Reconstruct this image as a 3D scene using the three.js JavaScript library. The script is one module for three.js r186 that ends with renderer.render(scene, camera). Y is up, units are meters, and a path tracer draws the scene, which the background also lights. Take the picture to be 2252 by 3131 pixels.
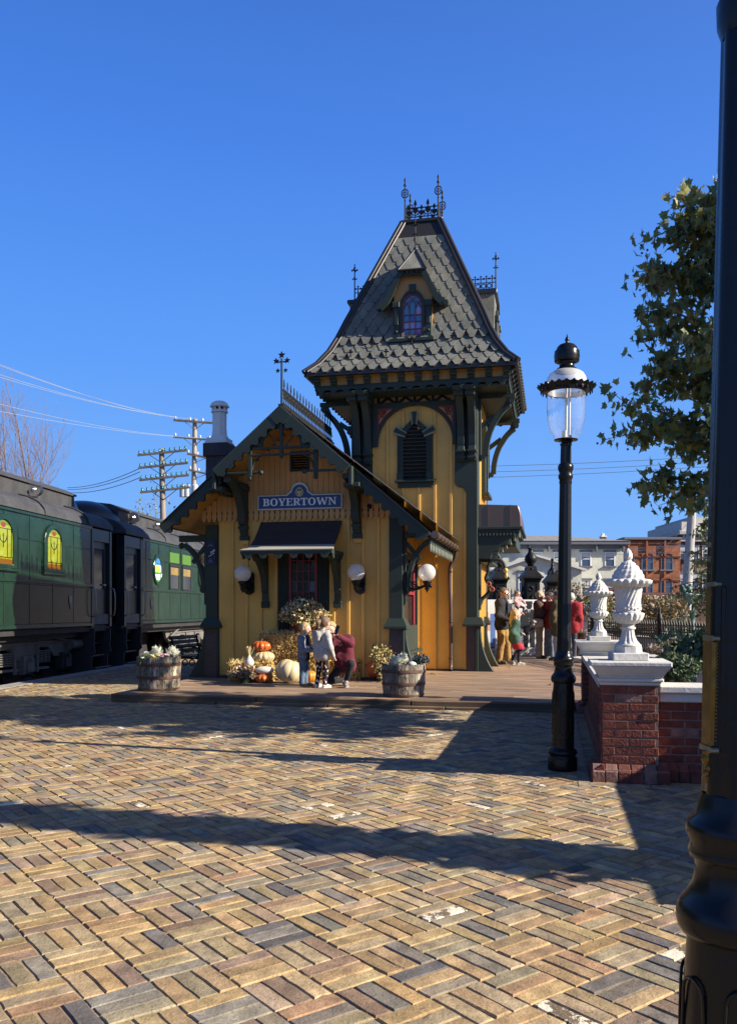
import * as THREE from 'three';
import { mergeGeometries, mergeVertices } from 'three/addons/utils/BufferGeometryUtils.js';
import { TextGeometry } from 'three/addons/geometries/TextGeometry.js';
import { FontLoader } from 'three/addons/loaders/FontLoader.js';

// ---------- camera, sky, sun, exposure ----------
const scene = new THREE.Scene();
const camera = new THREE.PerspectiveCamera(70.47, 2252 / 3730, 0.1, 1500);
camera.position.set(0, 1.4, 0);
camera.setViewOffset(2252, 3730, 0, 0, 2252, 3131);      // the lens is shifted up: verticals stay parallel
const EXPOSURE = 2.25;
const SUN = new THREE.Vector3(0.843, 0.469, 0.261).normalize();
const sun = new THREE.DirectionalLight(new THREE.Color(1, 0.91, 0.77), 4.9);
sun.position.copy(SUN).multiplyScalar(80); sun.target.position.set(0, 0, -14);
sun.position.add(sun.target.position);
sun.castShadow = true; sun.shadow.mapSize.set(4096, 4096);
Object.assign(sun.shadow.camera, { left: -30, right: 30, top: 30, bottom: -30, near: 1, far: 200 });
scene.add(sun, sun.target);
{
  const W = 512, H = 256, d = new Float32Array(W * H * 4);
  const stops = [[0, .27, .52, .95], [6, .20, .46, .98], [16, .115, .35, .96], [28, .064, .235, .80], [41, .037, .145, .55], [65, .012, .05, .25], [90, .008, .032, .16]];
  for (let j = 0; j < H; j++) for (let i = 0; i < W; i++) {
    const el = ((j + .5) / H - .5) * Math.PI, az = ((i + .5) / W - .5) * 2 * Math.PI;
    const x = Math.cos(el) * Math.cos(az), y = Math.sin(el), z = Math.cos(el) * Math.sin(az);
    let c; const e = el * 180 / Math.PI;
    if (e < 0) { const k = Math.min(1, -e / 8); c = [.27 * (1 - k) + .13 * k, .50 * (1 - k) + .11 * k, .86 * (1 - k) + .085 * k]; }
    else { let q = 0; while (q < stops.length - 2 && e > stops[q + 1][0]) q++;
      const a = stops[q], b = stops[q + 1], t = Math.min(1, (e - a[0]) / (b[0] - a[0])); c = [1, 2, 3].map(n => a[n] + (b[n] - a[n]) * t); 
      const ang = Math.acos(Math.min(1, x * SUN.x + y * SUN.y + z * SUN.z)) * 180 / Math.PI, gl = Math.exp(-ang / 20) * .75; c = [c[0] + gl, c[1] + gl * .95, c[2] + gl * .85]; }
    const o = (j * W + i) * 4; for (let n = 0; n < 3; n++) d[o + n] = c[n] / EXPOSURE; d[o + 3] = 1;
  }
  const t = new THREE.DataTexture(d, W, H, THREE.RGBAFormat, THREE.FloatType);
  t.mapping = THREE.EquirectangularReflectionMapping; t.magFilter = t.minFilter = THREE.LinearFilter; t.needsUpdate = true;
  scene.background = t; scene.environment = t;
}
const renderer = new THREE.WebGLRenderer({ antialias: true });
renderer.toneMapping = THREE.LinearToneMapping; renderer.toneMappingExposure = EXPOSURE;
renderer.shadowMap.enabled = true;

// ---------- helpers ----------
const PI = Math.PI, V = (x, y, z) => new THREE.Vector3(x, y, z), V2 = (x, y) => new THREE.Vector2(x, y), D2R = PI / 180;
function rng(s) { return () => { s |= 0; s = s + 0x6D2B79F5 | 0; let t = Math.imul(s ^ s >>> 15, 1 | s); t = t + Math.imul(t ^ t >>> 7, 61 | t) ^ t; return ((t ^ t >>> 14) >>> 0) / 4294967296; }; }
const rnd = rng(12345), rr = (a, b) => a + (b - a) * rnd();
const used = {};
function numbered(n) { const k = used[n] = (used[n] ?? -1) + 1; return k ? n + '_' + String(k).padStart(3, '0') : n; }
function thing(name, label, category, pos = [0, 0, 0], turn = 0, group) {
  const o = new THREE.Group(); o.name = numbered(name); o.position.set(...pos); o.rotation.y = turn; scene.add(o);
  o.userData = { label, category }; if (group) o.userData.group = group; return o;
}
function dup(root, pos, turn, label, group) {
  const r = root.clone(); r.name = numbered(root.name.replace(/_\d+$/, '')); r.userData = { ...root.userData }; if (pos) r.position.set(...pos); if (turn !== undefined) r.rotation.y = turn;
  if (label) r.userData.label = label; if (group) r.userData.group = group; scene.add(r); return r;
}
function boxUV(g) {                      // uv in metres, by each face's main direction
  const p = g.attributes.position, n = g.attributes.normal, uv = new Float32Array(p.count * 2);
  for (let i = 0; i < p.count; i += 3) {
    let ax = 0, ay = 0, az = 0; for (let k = i; k < i + 3; k++) { ax += Math.abs(n.getX(k)); ay += Math.abs(n.getY(k)); az += Math.abs(n.getZ(k)); }
    for (let k = i; k < i + 3; k++) {
      const x = p.getX(k), y = p.getY(k), z = p.getZ(k);
      if (ay > ax && ay > az) { uv[k * 2] = x; uv[k * 2 + 1] = z; } else if (ax > az) { uv[k * 2] = z; uv[k * 2 + 1] = y; } else { uv[k * 2] = x; uv[k * 2 + 1] = y; }
    }
  }
  g.setAttribute('uv', new THREE.BufferAttribute(uv, 2)); return g;
}
function norm(g, keepUV, color) {
  if (g.index) g = g.toNonIndexed();
  if (!g.attributes.normal) g.computeVertexNormals();
  for (const k of Object.keys(g.attributes)) if (!['position', 'normal', 'uv'].includes(k) && !(color && k === 'color')) g.deleteAttribute(k);
  g.morphAttributes = {};
  if (!keepUV || !g.attributes.uv) boxUV(g); return g;
}
function merge(gs, keepUV, color) { gs = (Array.isArray(gs) ? gs.flat(3) : [gs]).map(g => norm(g, keepUV || g.userData.keepUV, color)); return gs.length > 1 ? mergeGeometries(gs, false) : gs[0]; }
function obj(name, gs, mat, parent = scene, opt = {}) {
  const m = new THREE.Mesh(opt.raw ? gs : merge(gs, opt.keepUV, opt.color), mat); m.name = parent === scene ? numbered(name) : name; m.castShadow = m.receiveShadow = true; parent.add(m);
  if (opt.label) m.userData.label = opt.label; if (opt.category) m.userData.category = opt.category; if (opt.group) m.userData.group = opt.group; if (opt.kind) m.userData.kind = opt.kind;
  return m;
}
const grp = (name, parent) => { const o = new THREE.Group(); o.name = name; parent.add(o); return o; };
const mv = (g, x = 0, y = 0, z = 0) => g.translate(x, y, z);
function B(x0, x1, y0, y1, z0, z1) { return new THREE.BoxGeometry(x1 - x0, y1 - y0, z1 - z0).translate((x0 + x1) / 2, (y0 + y1) / 2, (z0 + z1) / 2); }
function bx(w, h, d, x = 0, y = 0, z = 0, rx = 0, ry = 0, rz = 0) { const g = new THREE.BoxGeometry(w, h, d); if (rz) g.rotateZ(rz); if (rx) g.rotateX(rx); if (ry) g.rotateY(ry); return g.translate(x, y, z); }
function cb(x0, x1, y0, y1, z0, z1, c = .006) {          // box with chamfered edges
  const w = x1 - x0, h = y1 - y0, d = z1 - z0; c = Math.min(c, w / 3, h / 3, d / 3);
  const s = new THREE.Shape(); s.moveTo(-w / 2 + c, -h / 2 + c); s.lineTo(w / 2 - c, -h / 2 + c); s.lineTo(w / 2 - c, h / 2 - c); s.lineTo(-w / 2 + c, h / 2 - c);
  return new THREE.ExtrudeGeometry(s, { depth: d - 2 * c, bevelEnabled: true, bevelSize: c, bevelThickness: c, bevelSegments: 1 }).translate((x0 + x1) / 2, (y0 + y1) / 2, z0 + c);
}
function cyl(r0, r1, a, b, n = 10) {                        // tapered bar from a (radius r0) to b (radius r1)
  const d = b.clone().sub(a), L = d.length(), g = new THREE.CylinderGeometry(r1, r0, L, n); g.translate(0, L / 2, 0);
  g.applyQuaternion(new THREE.Quaternion().setFromUnitVectors(V(0, 1, 0), d.normalize())); return g.translate(a.x, a.y, a.z);
}
function bar(a, b, w, t) { const d = b.clone().sub(a), L = d.length(), g = new THREE.BoxGeometry(w, L, t); g.translate(0, L / 2, 0); g.applyQuaternion(new THREE.Quaternion().setFromUnitVectors(V(0, 1, 0), d.normalize())); return g.translate(a.x, a.y, a.z); }
function tube(pts, r, n = 24, k = 6) { return new THREE.TubeGeometry(new THREE.CatmullRomCurve3(pts.map(p => p.isVector3 ? p : V(...p))), n, r, k); }
function lathe(pts, n = 24) { return new THREE.LatheGeometry(pts.map(p => V2(...p)), n); }
const ball = (r, x, y, z, n = 12) => new THREE.SphereGeometry(r, n, Math.ceil(n * .7)).translate(x, y, z);
function shape(pts, holes = []) { const s = new THREE.Shape(); pts.forEach((p, i) => i ? s.lineTo(...p) : s.moveTo(...p)); for (const h of holes) { const q = new THREE.Path(); q.absarc(h[0], h[1], h[2], 0, 2 * PI, true); s.holes.push(q); } return s; }
function ext(s, depth, bevel = 0, seg = 8) { return new THREE.ExtrudeGeometry(s, { depth: depth - 2 * bevel, bevelEnabled: bevel > 0, bevelSize: bevel, bevelThickness: bevel, bevelSegments: 1, bevelOffset: -bevel, curveSegments: seg }).translate(0, 0, bevel); }
const arcPts = (cx, cy, r, a0, a1, n, ry = r) => Array.from({ length: n + 1 }, (_, i) => { const a = (a0 + (a1 - a0) * i / n) * D2R; return [cx + r * Math.cos(a), cy + ry * Math.sin(a)]; });

// ---------- procedural textures ----------
const hash = (x, y, s) => { let h = Math.imul(x, 374761393) + Math.imul(y, 668265263) + Math.imul(s, 974711) | 0; h = Math.imul(h ^ h >>> 13, 1274126177); return ((h ^ h >>> 16) >>> 0) / 4294967296; };
function vn(x, y, px, py, s) { const xi = Math.floor(x), yi = Math.floor(y), fx = x - xi, fy = y - yi, u = fx * fx * (3 - 2 * fx), v = fy * fy * (3 - 2 * fy), m = (a, b) => (a % b + b) % b;
  const a = hash(m(xi, px), m(yi, py), s), b = hash(m(xi + 1, px), m(yi, py), s), c = hash(m(xi, px), m(yi + 1, py), s), d = hash(m(xi + 1, px), m(yi + 1, py), s); return a + (b - a) * u + (c - a) * v + (a - b - c + d) * u * v; }
function fbm(u, v, fx, fy, oct, s) { let t = 0, w = .5, k = 0; for (let o = 0; o < oct; o++) { t += w * vn(u * fx, v * fy, fx, fy, s + o); k += w; w *= .55; fx *= 2; fy *= 2; } return t / k; }
function tex(N, fn, rep = 1, srgb = true) {
  const d = new Uint8Array(N * N * 4); for (let j = 0; j < N; j++) for (let i = 0; i < N; i++) { const c = fn(i / N, j / N), o = (j * N + i) * 4; for (let n = 0; n < 3; n++) d[o + n] = Math.max(0, Math.min(255, 255 * (Array.isArray(c) ? c[n] : c))); d[o + 3] = 255; }
  const t = new THREE.DataTexture(d, N, N); t.wrapS = t.wrapT = THREE.RepeatWrapping; t.magFilter = THREE.LinearFilter; t.minFilter = THREE.LinearMipmapLinearFilter; t.generateMipmaps = true; t.repeat.set(Array.isArray(rep) ? rep[0] : rep, Array.isArray(rep) ? rep[1] : rep); if (srgb) t.colorSpace = THREE.SRGBColorSpace; t.needsUpdate = true; return t;
}
const again = (t, a, b = a) => { const c = t.clone(); c.repeat.set(a, b); c.needsUpdate = true; return c; };
const cl = (x, a, b) => Math.max(0, Math.min(1, (x - a) / (b - a)));
const T = {
  mottle: tex(512, (u, v) => .80 + .28 * (fbm(u, v, 5, 5, 5, 3) - .5) + .22 * (fbm(u, v, 60, 60, 2, 9) - .5), .8),
  fine: tex(512, (u, v) => .9 + .12 * (fbm(u, v, 3, 3, 4, 5) - .5) + .05 * (fbm(u, v, 90, 90, 2, 8) - .5), .6),
  rough: tex(256, (u, v) => .5 + .5 * (fbm(u, v, 8, 8, 4, 13) - .5), 1.2, false),
  bump: tex(512, (u, v) => fbm(u, v, 24, 24, 4, 21), 1, false),
  grainV: tex(512, (u, v) => .84 + .26 * (fbm(u, v, 40, 3, 4, 31) - .5) + .16 * (fbm(u, v, 4, 2, 3, 33) - .5), 1),
  grainH: tex(512, (u, v) => { const g = fbm(u, v, 3, 44, 4, 41), k = fbm(u, v, 5, 5, 3, 43); return .76 + .5 * (g - .5) + .26 * (k - .5); }, [.5, 1]),
  grainHb: tex(256, (u, v) => fbm(u, v, 3, 40, 4, 41), [.5, 1], false),
  brick: tex(512, (u, v) => { const k = fbm(u, v, 6, 6, 4, 51), f = fbm(u, v, 90, 90, 2, 53), pit = cl(fbm(u, v, 40, 40, 2, 57), .74, .86); return .82 + .46 * (k - .5) + .22 * (f - .5) - .10 * pit; }, 2.2),
  brickb: tex(512, (u, v) => .6 * fbm(u, v, 30, 30, 4, 61) + .4 * fbm(u, v, 5, 5, 3, 62) - .2 * cl(fbm(u, v, 40, 40, 2, 57), .74, .86), 2.2, false),
  shingle: tex(512, (u, v) => { const f = fbm(u, v, 150, 150, 2, 71), k = fbm(u, v, 4, 4, 3, 73); return .78 + .4 * (f - .5) + .3 * (k - .5); }, 1),
  barrel: tex(512, (u, v) => { const g = fbm(u, v, 46, 3, 4, 81), k = fbm(u, v, 5, 3, 4, 83), m = cl(fbm(u, v, 50, 14, 2, 85), .62, .7); const b = .70 + .6 * (g - .5) + .45 * (k - .5) - .3 * m; return [b, b * .97, b * .92]; }, 1.6),
  hay: tex(256, (u, v) => { const g = fbm(u, v, 8, 60, 3, 91), k = fbm(u + .3 * v, v, 30, 8, 3, 95); const b = .55 + .6 * (g - .5) + .5 * (k - .5); return [b, b * .8, b * .42]; }, 2),
  stucco: tex(512, (u, v) => .86 + .2 * (fbm(u, v, 4, 4, 4, 101) - .5) + .12 * (fbm(u, v, 70, 70, 2, 103) - .5), .25),
};
function M(r, g, b, o = {}) {
  const P = o.phys ? THREE.MeshPhysicalMaterial : THREE.MeshStandardMaterial, m = new P({ color: new THREE.Color().setRGB(r, g, b), roughness: o.rough ?? .7, metalness: o.metal ?? 0 });
  if (o.map !== null) m.map = o.map ?? T.mottle; if (o.bump) { m.bumpMap = o.bumpMap ?? T.bump; m.bumpScale = o.bump; } if (o.vc) m.vertexColors = true; if (o.phys) Object.assign(m, o.phys); if (o.flat) m.flatShading = true; return m;
}
const jit = (n, r, g, b, a, o) => Array.from({ length: n }, () => { const k = 1 + rr(-a, a), q = 1 + rr(-a, a) * .3; return M(r * k * q, g * k, b * k / q, o); });
const pick = a => a[Math.floor(rnd() * a.length)];
const mat = {
  yellow: M(.75, .435, .082, { map: T.fine, rough: .55, bump: .0006 }), yellows: jit(5, .75, .435, .085, .055, { map: T.fine, rough: .55, bump: .0006 }),
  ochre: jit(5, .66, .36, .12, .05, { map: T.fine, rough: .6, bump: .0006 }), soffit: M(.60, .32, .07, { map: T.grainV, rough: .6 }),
  green: M(.036, .050, .040, { rough: .5, map: T.fine, bump: .0006, phys: { specularIntensity: .5 } }), black: M(.010, .010, .0105, { rough: .26, map: T.fine, bump: .0012, phys: { specularIntensity: .55 } }), iron: M(.016, .016, .018, { rough: .5, map: T.fine, phys: { specularIntensity: .4 } }),
  plum: M(.075, .047, .045, { rough: .5 }), red: M(.26, .022, .035, { rough: .5, map: T.fine }), hip: M(.055, .05, .048, { rough: .42, metal: .5, map: T.fine }),
  copper: M(.23, .145, .10, { rough: .38, metal: .75, map: T.fine }), dark: M(.012, .013, .015, { rough: .8 }), glass: M(.016, .02, .026, { rough: .05, map: null }),
  white: M(.78, .77, .73, { rough: .6, map: T.fine, bump: .001 }), stone: M(.66, .635, .58, { rough: .75, bump: .003, map: T.fine }), opal: M(.9, .89, .86, { rough: .3, map: null, phys: { transmission: .6, thickness: 0 } }),
};
// ---------- ground, brick paving, deck ----------
const TH = 12 * D2R, S0 = V(-2.83, 0, -16.28), STURN = -TH;          // the station's own axes: x along its front, z out of its front
const toW = (x, y, z) => V(S0.x + Math.cos(TH) * x - Math.sin(TH) * z, y, S0.z + Math.sin(TH) * x + Math.cos(TH) * z);
const toL = (X, Z) => { const a = X - S0.x, b = Z - S0.z; return [a * Math.cos(TH) + b * Math.sin(TH), -a * Math.sin(TH) + b * Math.cos(TH)]; };
const TRK = 6 * D2R, T0 = V(-6.82, 0, -16);                          // the railway: passes T0, 6 degrees right of straight ahead
const trackX = Z => T0.x + Math.tan(TRK) * (-Z + T0.z);              // x of the platform edge at depth Z (Z negative)
{
  const m = M(.13, .12, .105, { rough: .95, bump: .004 });
  const g = new THREE.PlaneGeometry(1200, 1200).rotateX(-PI / 2).translate(0, -.26, -300);
  obj('ground', g, m, scene, { kind: 'structure' });
}
const sand = M(.40, .29, .16, { rough: 1, bump: .006 });
let pavement;
{
  const s = new THREE.Shape(); [[-3.9, 2], [9, 2], [9, -14], [10, -40], [trackX(-40), -40], [trackX(-16), -16], [-8.4, -1.2]].forEach((p, i) => i ? s.lineTo(p[0], -p[1]) : s.moveTo(p[0], -p[1]));
  pavement = obj('pavement', new THREE.ExtrudeGeometry(s, { depth: .2, bevelEnabled: false }).rotateX(-PI / 2).translate(0, -.2065, 0), sand, scene, { kind: 'structure' });
  const a = V(Math.sin(53 * D2R), 0, -Math.cos(53 * D2R)), b = V(-Math.sin(37 * D2R), 0, -Math.cos(37 * D2R)), U = .25, O = V(-.978, 0, -3.461);
  const tones = [[.47, .31, .145], [.50, .36, .185], [.43, .28, .12], [.25, .21, .155], [.30, .245, .175], [.42, .25, .125], [.31, .2, .125], [.46, .32, .19], [.36, .28, .17], [.17, .145, .12], [.40, .30, .165], [.50, .35, .16]];
  const wts = [4, 3.4, 3.2, 1.8, 2.4, 2.4, 3, 2.6, 3.4, 1.2, 3, 3], sum = wts.reduce((x, y) => x + y);
  const tone = () => { let t = rnd() * sum, i = 0; while (t > wts[i]) t -= wts[i++]; const k = rr(.8, 1.14), c = tones[i]; return [c[0] * k * rr(.95, 1.05), c[1] * k, c[2] * k * rr(.92, 1.08)]; };
  function paver(c, dx, dz, L, W, n, col) {               // one brick: outline with uneven edges, sloping shoulders, a slightly rocking top
    const pos = [], nor = [], uv = [], colr = [], half = [L / 2, W / 2], ring = [], tx = rr(-.008, .008), tz = rr(-.016, .016), h = rr(-.0018, .0018), turn = rr(-.012, .012), uo = rnd() * 9, vo = rnd() * 9;
    const per = n > 4 ? [4, 2] : [1, 1], side = [[-1, -1, 1, -1], [1, -1, 1, 1], [1, 1, -1, 1], [-1, 1, -1, -1]];
    side.forEach((s, k) => { const m = per[k % 2]; for (let i = 0; i < m; i++) { const t = i / m; ring.push([(s[0] + (s[2] - s[0]) * t) * half[0], (s[1] + (s[3] - s[1]) * t) * half[1]]); } });
    const chip = rnd() < .12 ? Math.floor(rnd() * ring.length) : -1;
    const P = (q, inset, y) => { const lx = q[0] * (1 - inset / half[0]), lz = q[1] * (1 - inset / half[1]), ct = Math.cos(turn), st = Math.sin(turn), x = lx * ct - lz * st, z = lx * st + lz * ct; return [c.x + dx.x * x + dz.x * z, y + h + tx * lx + tz * lz, c.z + dx.z * x + dz.z * z, lx + uo, lz + vo]; };
    const R0 = [], R1 = [], R2 = []; ring.forEach((q, i) => { const j = n > 4 ? rr(-.0013, .0013) : 0, ch = i === chip && n > 4 ? rr(.006, .014) : 0, e = [q[0] * (1 + j / half[0] * 2), q[1] * (1 + j / half[1] * 2)]; R0.push(P(e, .0032 + ch + rr(0, .0014), 0 - (ch ? .002 : 0))); R1.push(P(e, ch * .8, -.004 - ch * .3)); R2.push(P(e, -.001, -.05)); });
    const mid = P([0, 0], 0, .0005), N = ring.length;
    const tri = (p, q, r) => { const ux = q[0] - p[0], uy = q[1] - p[1], uz = q[2] - p[2], vx = r[0] - p[0], vy = r[1] - p[1], vz = r[2] - p[2]; let a1 = uy * vz - uz * vy, a2 = uz * vx - ux * vz, a3 = ux * vy - uy * vx; const l = Math.hypot(a1, a2, a3) || 1; for (const e of [p, q, r]) { pos.push(e[0], e[1], e[2]); nor.push(a1 / l, a2 / l, a3 / l); uv.push(e[3], e[4] + (e[1] < -.02 ? .05 : 0)); colr.push(...col); } };
    for (let i = 0; i < N; i++) { const k = (i + 1) % N; tri(mid, R0[k], R0[i]); tri(R0[i], R0[k], R1[k]); tri(R0[i], R1[k], R1[i]); tri(R1[i], R1[k], R2[k]); tri(R1[i], R2[k], R2[i]); }
    return { pos, nor, uv, colr };
  }
  const toGeo = q => { const g = new THREE.BufferGeometry(); g.setAttribute('position', new THREE.Float32BufferAttribute(q.pos, 3)); g.setAttribute('normal', new THREE.Float32BufferAttribute(q.nor, 3)); g.setAttribute('uv', new THREE.Float32BufferAttribute(q.uv, 2)); g.setAttribute('color', new THREE.Float32BufferAttribute(q.colr, 3)); return g; };
  const bm = M(1.12, 1.1, 1.08, { map: T.brick, rough: .88, bump: .004, bumpMap: T.brickb, vc: true }); bm.color.setRGB(1.06, 1.08, 1.10);
  const paint = tex(512, (u, v) => { const k = fbm(u, v, 7, 5, 4, 201), f = fbm(u, v, 60, 60, 2, 203), p = cl(k + .3 * (f - .5), .50, .55); const b = .42 + .25 * (f - .5); return [b * (1 - p) + .82 * p, b * .86 * (1 - p) + .78 * p, b * .66 * (1 - p) + .68 * p]; }, 2.6);
  const pm = M(1, 1, 1, { map: paint, rough: .8, bump: .004, bumpMap: T.brickb });
  const list = [], clipTop = 13.4;
  for (let i = -60; i < 130; i++) for (let j = -60; j < 130; j++) {
    const x = O.x + (i + .5) * U * a.x + (j + .5) * U * b.x, z = O.z + (i + .5) * U * a.z + (j + .5) * U * b.z;
    if (z > -2.2 || z < -30) continue; const hw = -z * .45 + .6; if (x < -hw || x > hw) continue;
    if (x < trackX(z) + .42) continue;
    const [lx, lz] = toL(x, z); if (lx > -.30 && lz < 3.12) continue; if (lx > 6.40 && lz < 8.1) continue;
    const flip = (i + j) % 2 !== 0;
    for (let k = -1; k <= 1; k++) {
      const d = flip ? a : b, e = flip ? b : a, c = V(x + e.x * k * U / 3, 0, z + e.z * k * U / 3); list.push([c, d, e, -z]);
    }
  }
  list.sort((p, q) => p[3] - q[3]);
  const far = { pos: [], nor: [], uv: [], colr: [] }, white = { pos: [], nor: [], uv: [], colr: [] };
  list.forEach(([c, d, e, Z], n) => {
    const wh = rnd() < .008, L = .25 - rr(.005, .010), W = .25 / 3 - rr(.005, .010), q = paver(c, d, e, L, W, Z < 9 ? 12 : 4, wh ? [1, 1, 1] : tone());
    if (n < 290) obj('paving_brick', toGeo(q), wh ? pm : bm, pavement, { keepUV: true, color: true });
    else { const t = wh ? white : far; for (const k in q) for (const v of q[k]) t[k].push(v); }
  });
  obj('paving_bricks', toGeo(far), bm, pavement, { keepUV: true, color: true, kind: 'stuff' });
  obj('painted_paving_bricks', toGeo(white), pm, pavement, { keepUV: true, kind: 'stuff' });
  // kerb along the railway
  const km = M(.42, .40, .36, { rough: .9, bump: .003 });
  for (let k = 0; k < 16; k++) { const z0 = -10.2 - k * 1.5, z1 = z0 - 1.485; const g = bx(.38, .24, 1.485, 0, 0, 0); g.rotateY(-TRK); g.translate(trackX((z0 + z1) / 2) + .19, -.115, (z0 + z1) / 2); obj('kerb_stone', g, km, pavement); }
}
const leafDry = M(.42, .24, .05, { rough: .8 });
// timber deck: boards run along the station's front
{
  const joist = M(.06, .045, .035, { rough: .9 }), dk = thing('timber_deck', '', ''); dk.userData = { kind: 'structure' }; dk.position.copy(S0); dk.rotation.y = STURN;
  obj('joist_frame', [B(-.36, 6.4, .0, .085, 2.85, 3.2), B(-.36, 9, 0, .085, -10, 2.86)], joist, dk);
  const wood = jit(7, .47, .31, .19, .18, { map: T.grainH, rough: .72, bump: .004, bumpMap: T.grainHb });
  const P = .165;
  for (let k = 0, z = 3.2; z > -10; z -= P, k++) {
    let x = z < -.1 ? 3.45 : -.38; const end = z > 2.85 ? 6.42 : 9; x -= 0;
    while (x < end - .1) { const L = Math.min(end - x, rr(2.2, 4.2)), h = rr(-.003, .003); const g = cb(x, x + L - .006, .088, .128 + h, z - P + .016, z, .006); norm(g); const m = obj('deck_board', g, pick(wood), dk); const u = m.geometry.attributes.uv, o = rnd(); for (let i = 0; i < u.count; i++) u.setXY(i, u.getX(i) + o * 3, u.getY(i) + o * 7); x += L; }
  }
  const edge = jit(3, .25, .16, .09, .15, { map: T.grainH, rough: .85, bump: .006, bumpMap: T.grainHb });
  for (let x = -.40; x < 6.4; x += 2.3) obj('edge_board', cb(x, Math.min(6.42, x + 2.29), -.01, .122, 3.205, 3.255, .012), pick(edge), dk);
  obj('edge_board', cb(-.43, -.385, -.01, .122, .1, 3.255, .01), edge[0], dk);
  for (let x = -.4; x < 6.4; x += 1.7) obj('edge_board', cb(x, Math.min(6.42, x + 1.68), -.02, .045, 3.258, 3.31, .01), pick(edge), dk);
}
// ---------- station ----------
const ST = thing('station_building', 'small yellow and green Victorian railway station with steep slate tower', 'station', S0.toArray(), STURN);
const YB = .13, AX = 1.55, AY = 4.95, SL = .865;                       // deck height; apex of the front gable; roof slope
const roofY = x => AY - SL * Math.abs(x - AX);
const scallop = (L, d, r, step, up = 0) => {                           // a strip 0..L with a scalloped lower edge and a hole in each lobe
  const n = Math.max(1, Math.round(L / step)), s = L / n, p = [[0, 0], [L, 0]], h = [];
  p.push([L, -d]); for (let i = n - 1; i >= 0; i--) { const c = (i + .5) * s; p.push([c + r + .028, -d]); p.push([c + r + .02, -d - .018]); p.push([c + r, -d - .02]); p.push(...arcPts(c, -d - .02, r, 0, -180, 8)); p.push([c - r - .02, -d - .018]); p.push([c - r - .028, -d]); h.push([c, -d - .012, r * .22]); }
  p.push([0, -d]); return shape(p, h);
};
{
  // lower front wall: boards and battens
  obj('wall_core', [B(.02, 3.38, YB, 3.06, -.2, -.035), B(.02, 3.38, 3.06, 3.2, -.2, -.035)], mat.yellow, ST);
  obj('wall_core', [B(3.3, 3.37, YB, 3.0, -2.66, -.2), B(.03, .1, YB, 3.0, -6, -.2)], mat.yellow, ST);
  const edges = []; for (let x = .015; x < 3.36; x += .2785) edges.push(x);
  edges.forEach((x, i) => {
    const x1 = Math.min(3.37, x + .276), over = x1 > 1.2 && x < 2.14; 
    obj('wall_board', cb(x, x1, over ? 2.62 : YB, 3.1, -.034, 0, .003), pick(mat.yellows), ST);
    if (i && !over || i === 4) { const bxx = x - .03; if (bxx > 1.13 && bxx < 2.16) return; obj('batten', cb(bxx, bxx + .06, YB + .01, 3.1, 0, .028, .006), pick(mat.yellows), ST); }
  });
  for (const x of [1.125, 2.165]) obj('batten', cb(x, x + .05, YB + .01, 2.62, 0, .026, .006), pick(mat.yellows), ST);
  obj('baseboard', cb(0, 3.4, YB, YB + .05, 0, .035), mat.plum, ST);
  // right side wall
  for (let z = -.18; z > -2.6; z -= .29) { const win = z < -.3 && z > -2.2; if (win) { obj('wall_board', cb(3.37, 3.4, YB, .55, z - .287, z, .003), pick(mat.yellows), ST); obj('wall_board', cb(3.37, 3.4, 2.45, 3.3, z - .287, z, .003), pick(mat.yellows), ST); } else obj('wall_board', cb(3.37, 3.4, YB, 3.3, z - .287, z, .003), pick(mat.yellows), ST); obj('batten', cb(3.4, 3.425, win ? 2.45 : YB, 3.3, z - .03, z + .03, .005), pick(mat.yellows), ST); for (let k = 0; k < 3; k++) obj('wall_rib', cb(3.4, 3.418, YB, .55, z - .08 * k - .05, z - .08 * k - .015, .004), pick(mat.yellows), ST); }
  const sw = grp('side_window', ST); obj('window_frame', [cb(3.36, 3.47, .62, 2.5, -.5, -.38), cb(3.36, 3.47, .62, 2.5, -2.2, -2.08), cb(3.36, 3.47, 2.38, 2.5, -2.08, -.5), cb(3.36, 3.47, .62, 1.1, -2.08, -.5)], mat.green, sw);
  obj('sill', [cb(3.36, 3.55, .56, .62, -2.28, -.3), cb(3.4, 3.46, .38, .56, -2.2, -.38)], mat.green, sw); obj('sash', [cb(3.36, 3.42, 1.1, 2.38, -.6, -.5), cb(3.36, 3.42, 1.1, 2.38, -2.08, -1.98), cb(3.36, 3.42, 1.7, 1.76, -1.98, -.6)], mat.red, sw); obj('pane', B(3.35, 3.37, 1.1, 2.38, -2.0, -.58), mat.glass, sw);
  // gable field: narrow boards ending in a pointed fringe
  const W = .1035, gb = (x, w) => { const yt = Math.min(roofY(x), roofY(x + w)) - .06, y0 = 3.045, a = x + .002, b = x + w - .002, c = (a + b) / 2, hy = y0 + .165;
    const s = new THREE.Shape(); s.moveTo(c, y0); s.quadraticCurveTo(c + .03, y0 + .01, b - .002, y0 + .11); s.lineTo(b, y0 + .128); s.quadraticCurveTo(b - .022, hy, b, hy + .037); s.lineTo(b, Math.max(hy + .05, yt)); s.lineTo(a, Math.max(hy + .05, yt)); s.lineTo(a, hy + .037); s.quadraticCurveTo(a + .022, hy, a, y0 + .128); s.lineTo(a + .002, y0 + .11); s.quadraticCurveTo(c - .03, y0 + .01, c, y0); return ext(s, .026, .003, 5).translate(0, 0, .03); };
  for (let x = -.42; x < 3.74; x += W) if (Math.min(roofY(x), roofY(x + W)) - .06 > 3.2) obj('gable_board', gb(x, W), pick(mat.ochre), ST);
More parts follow.
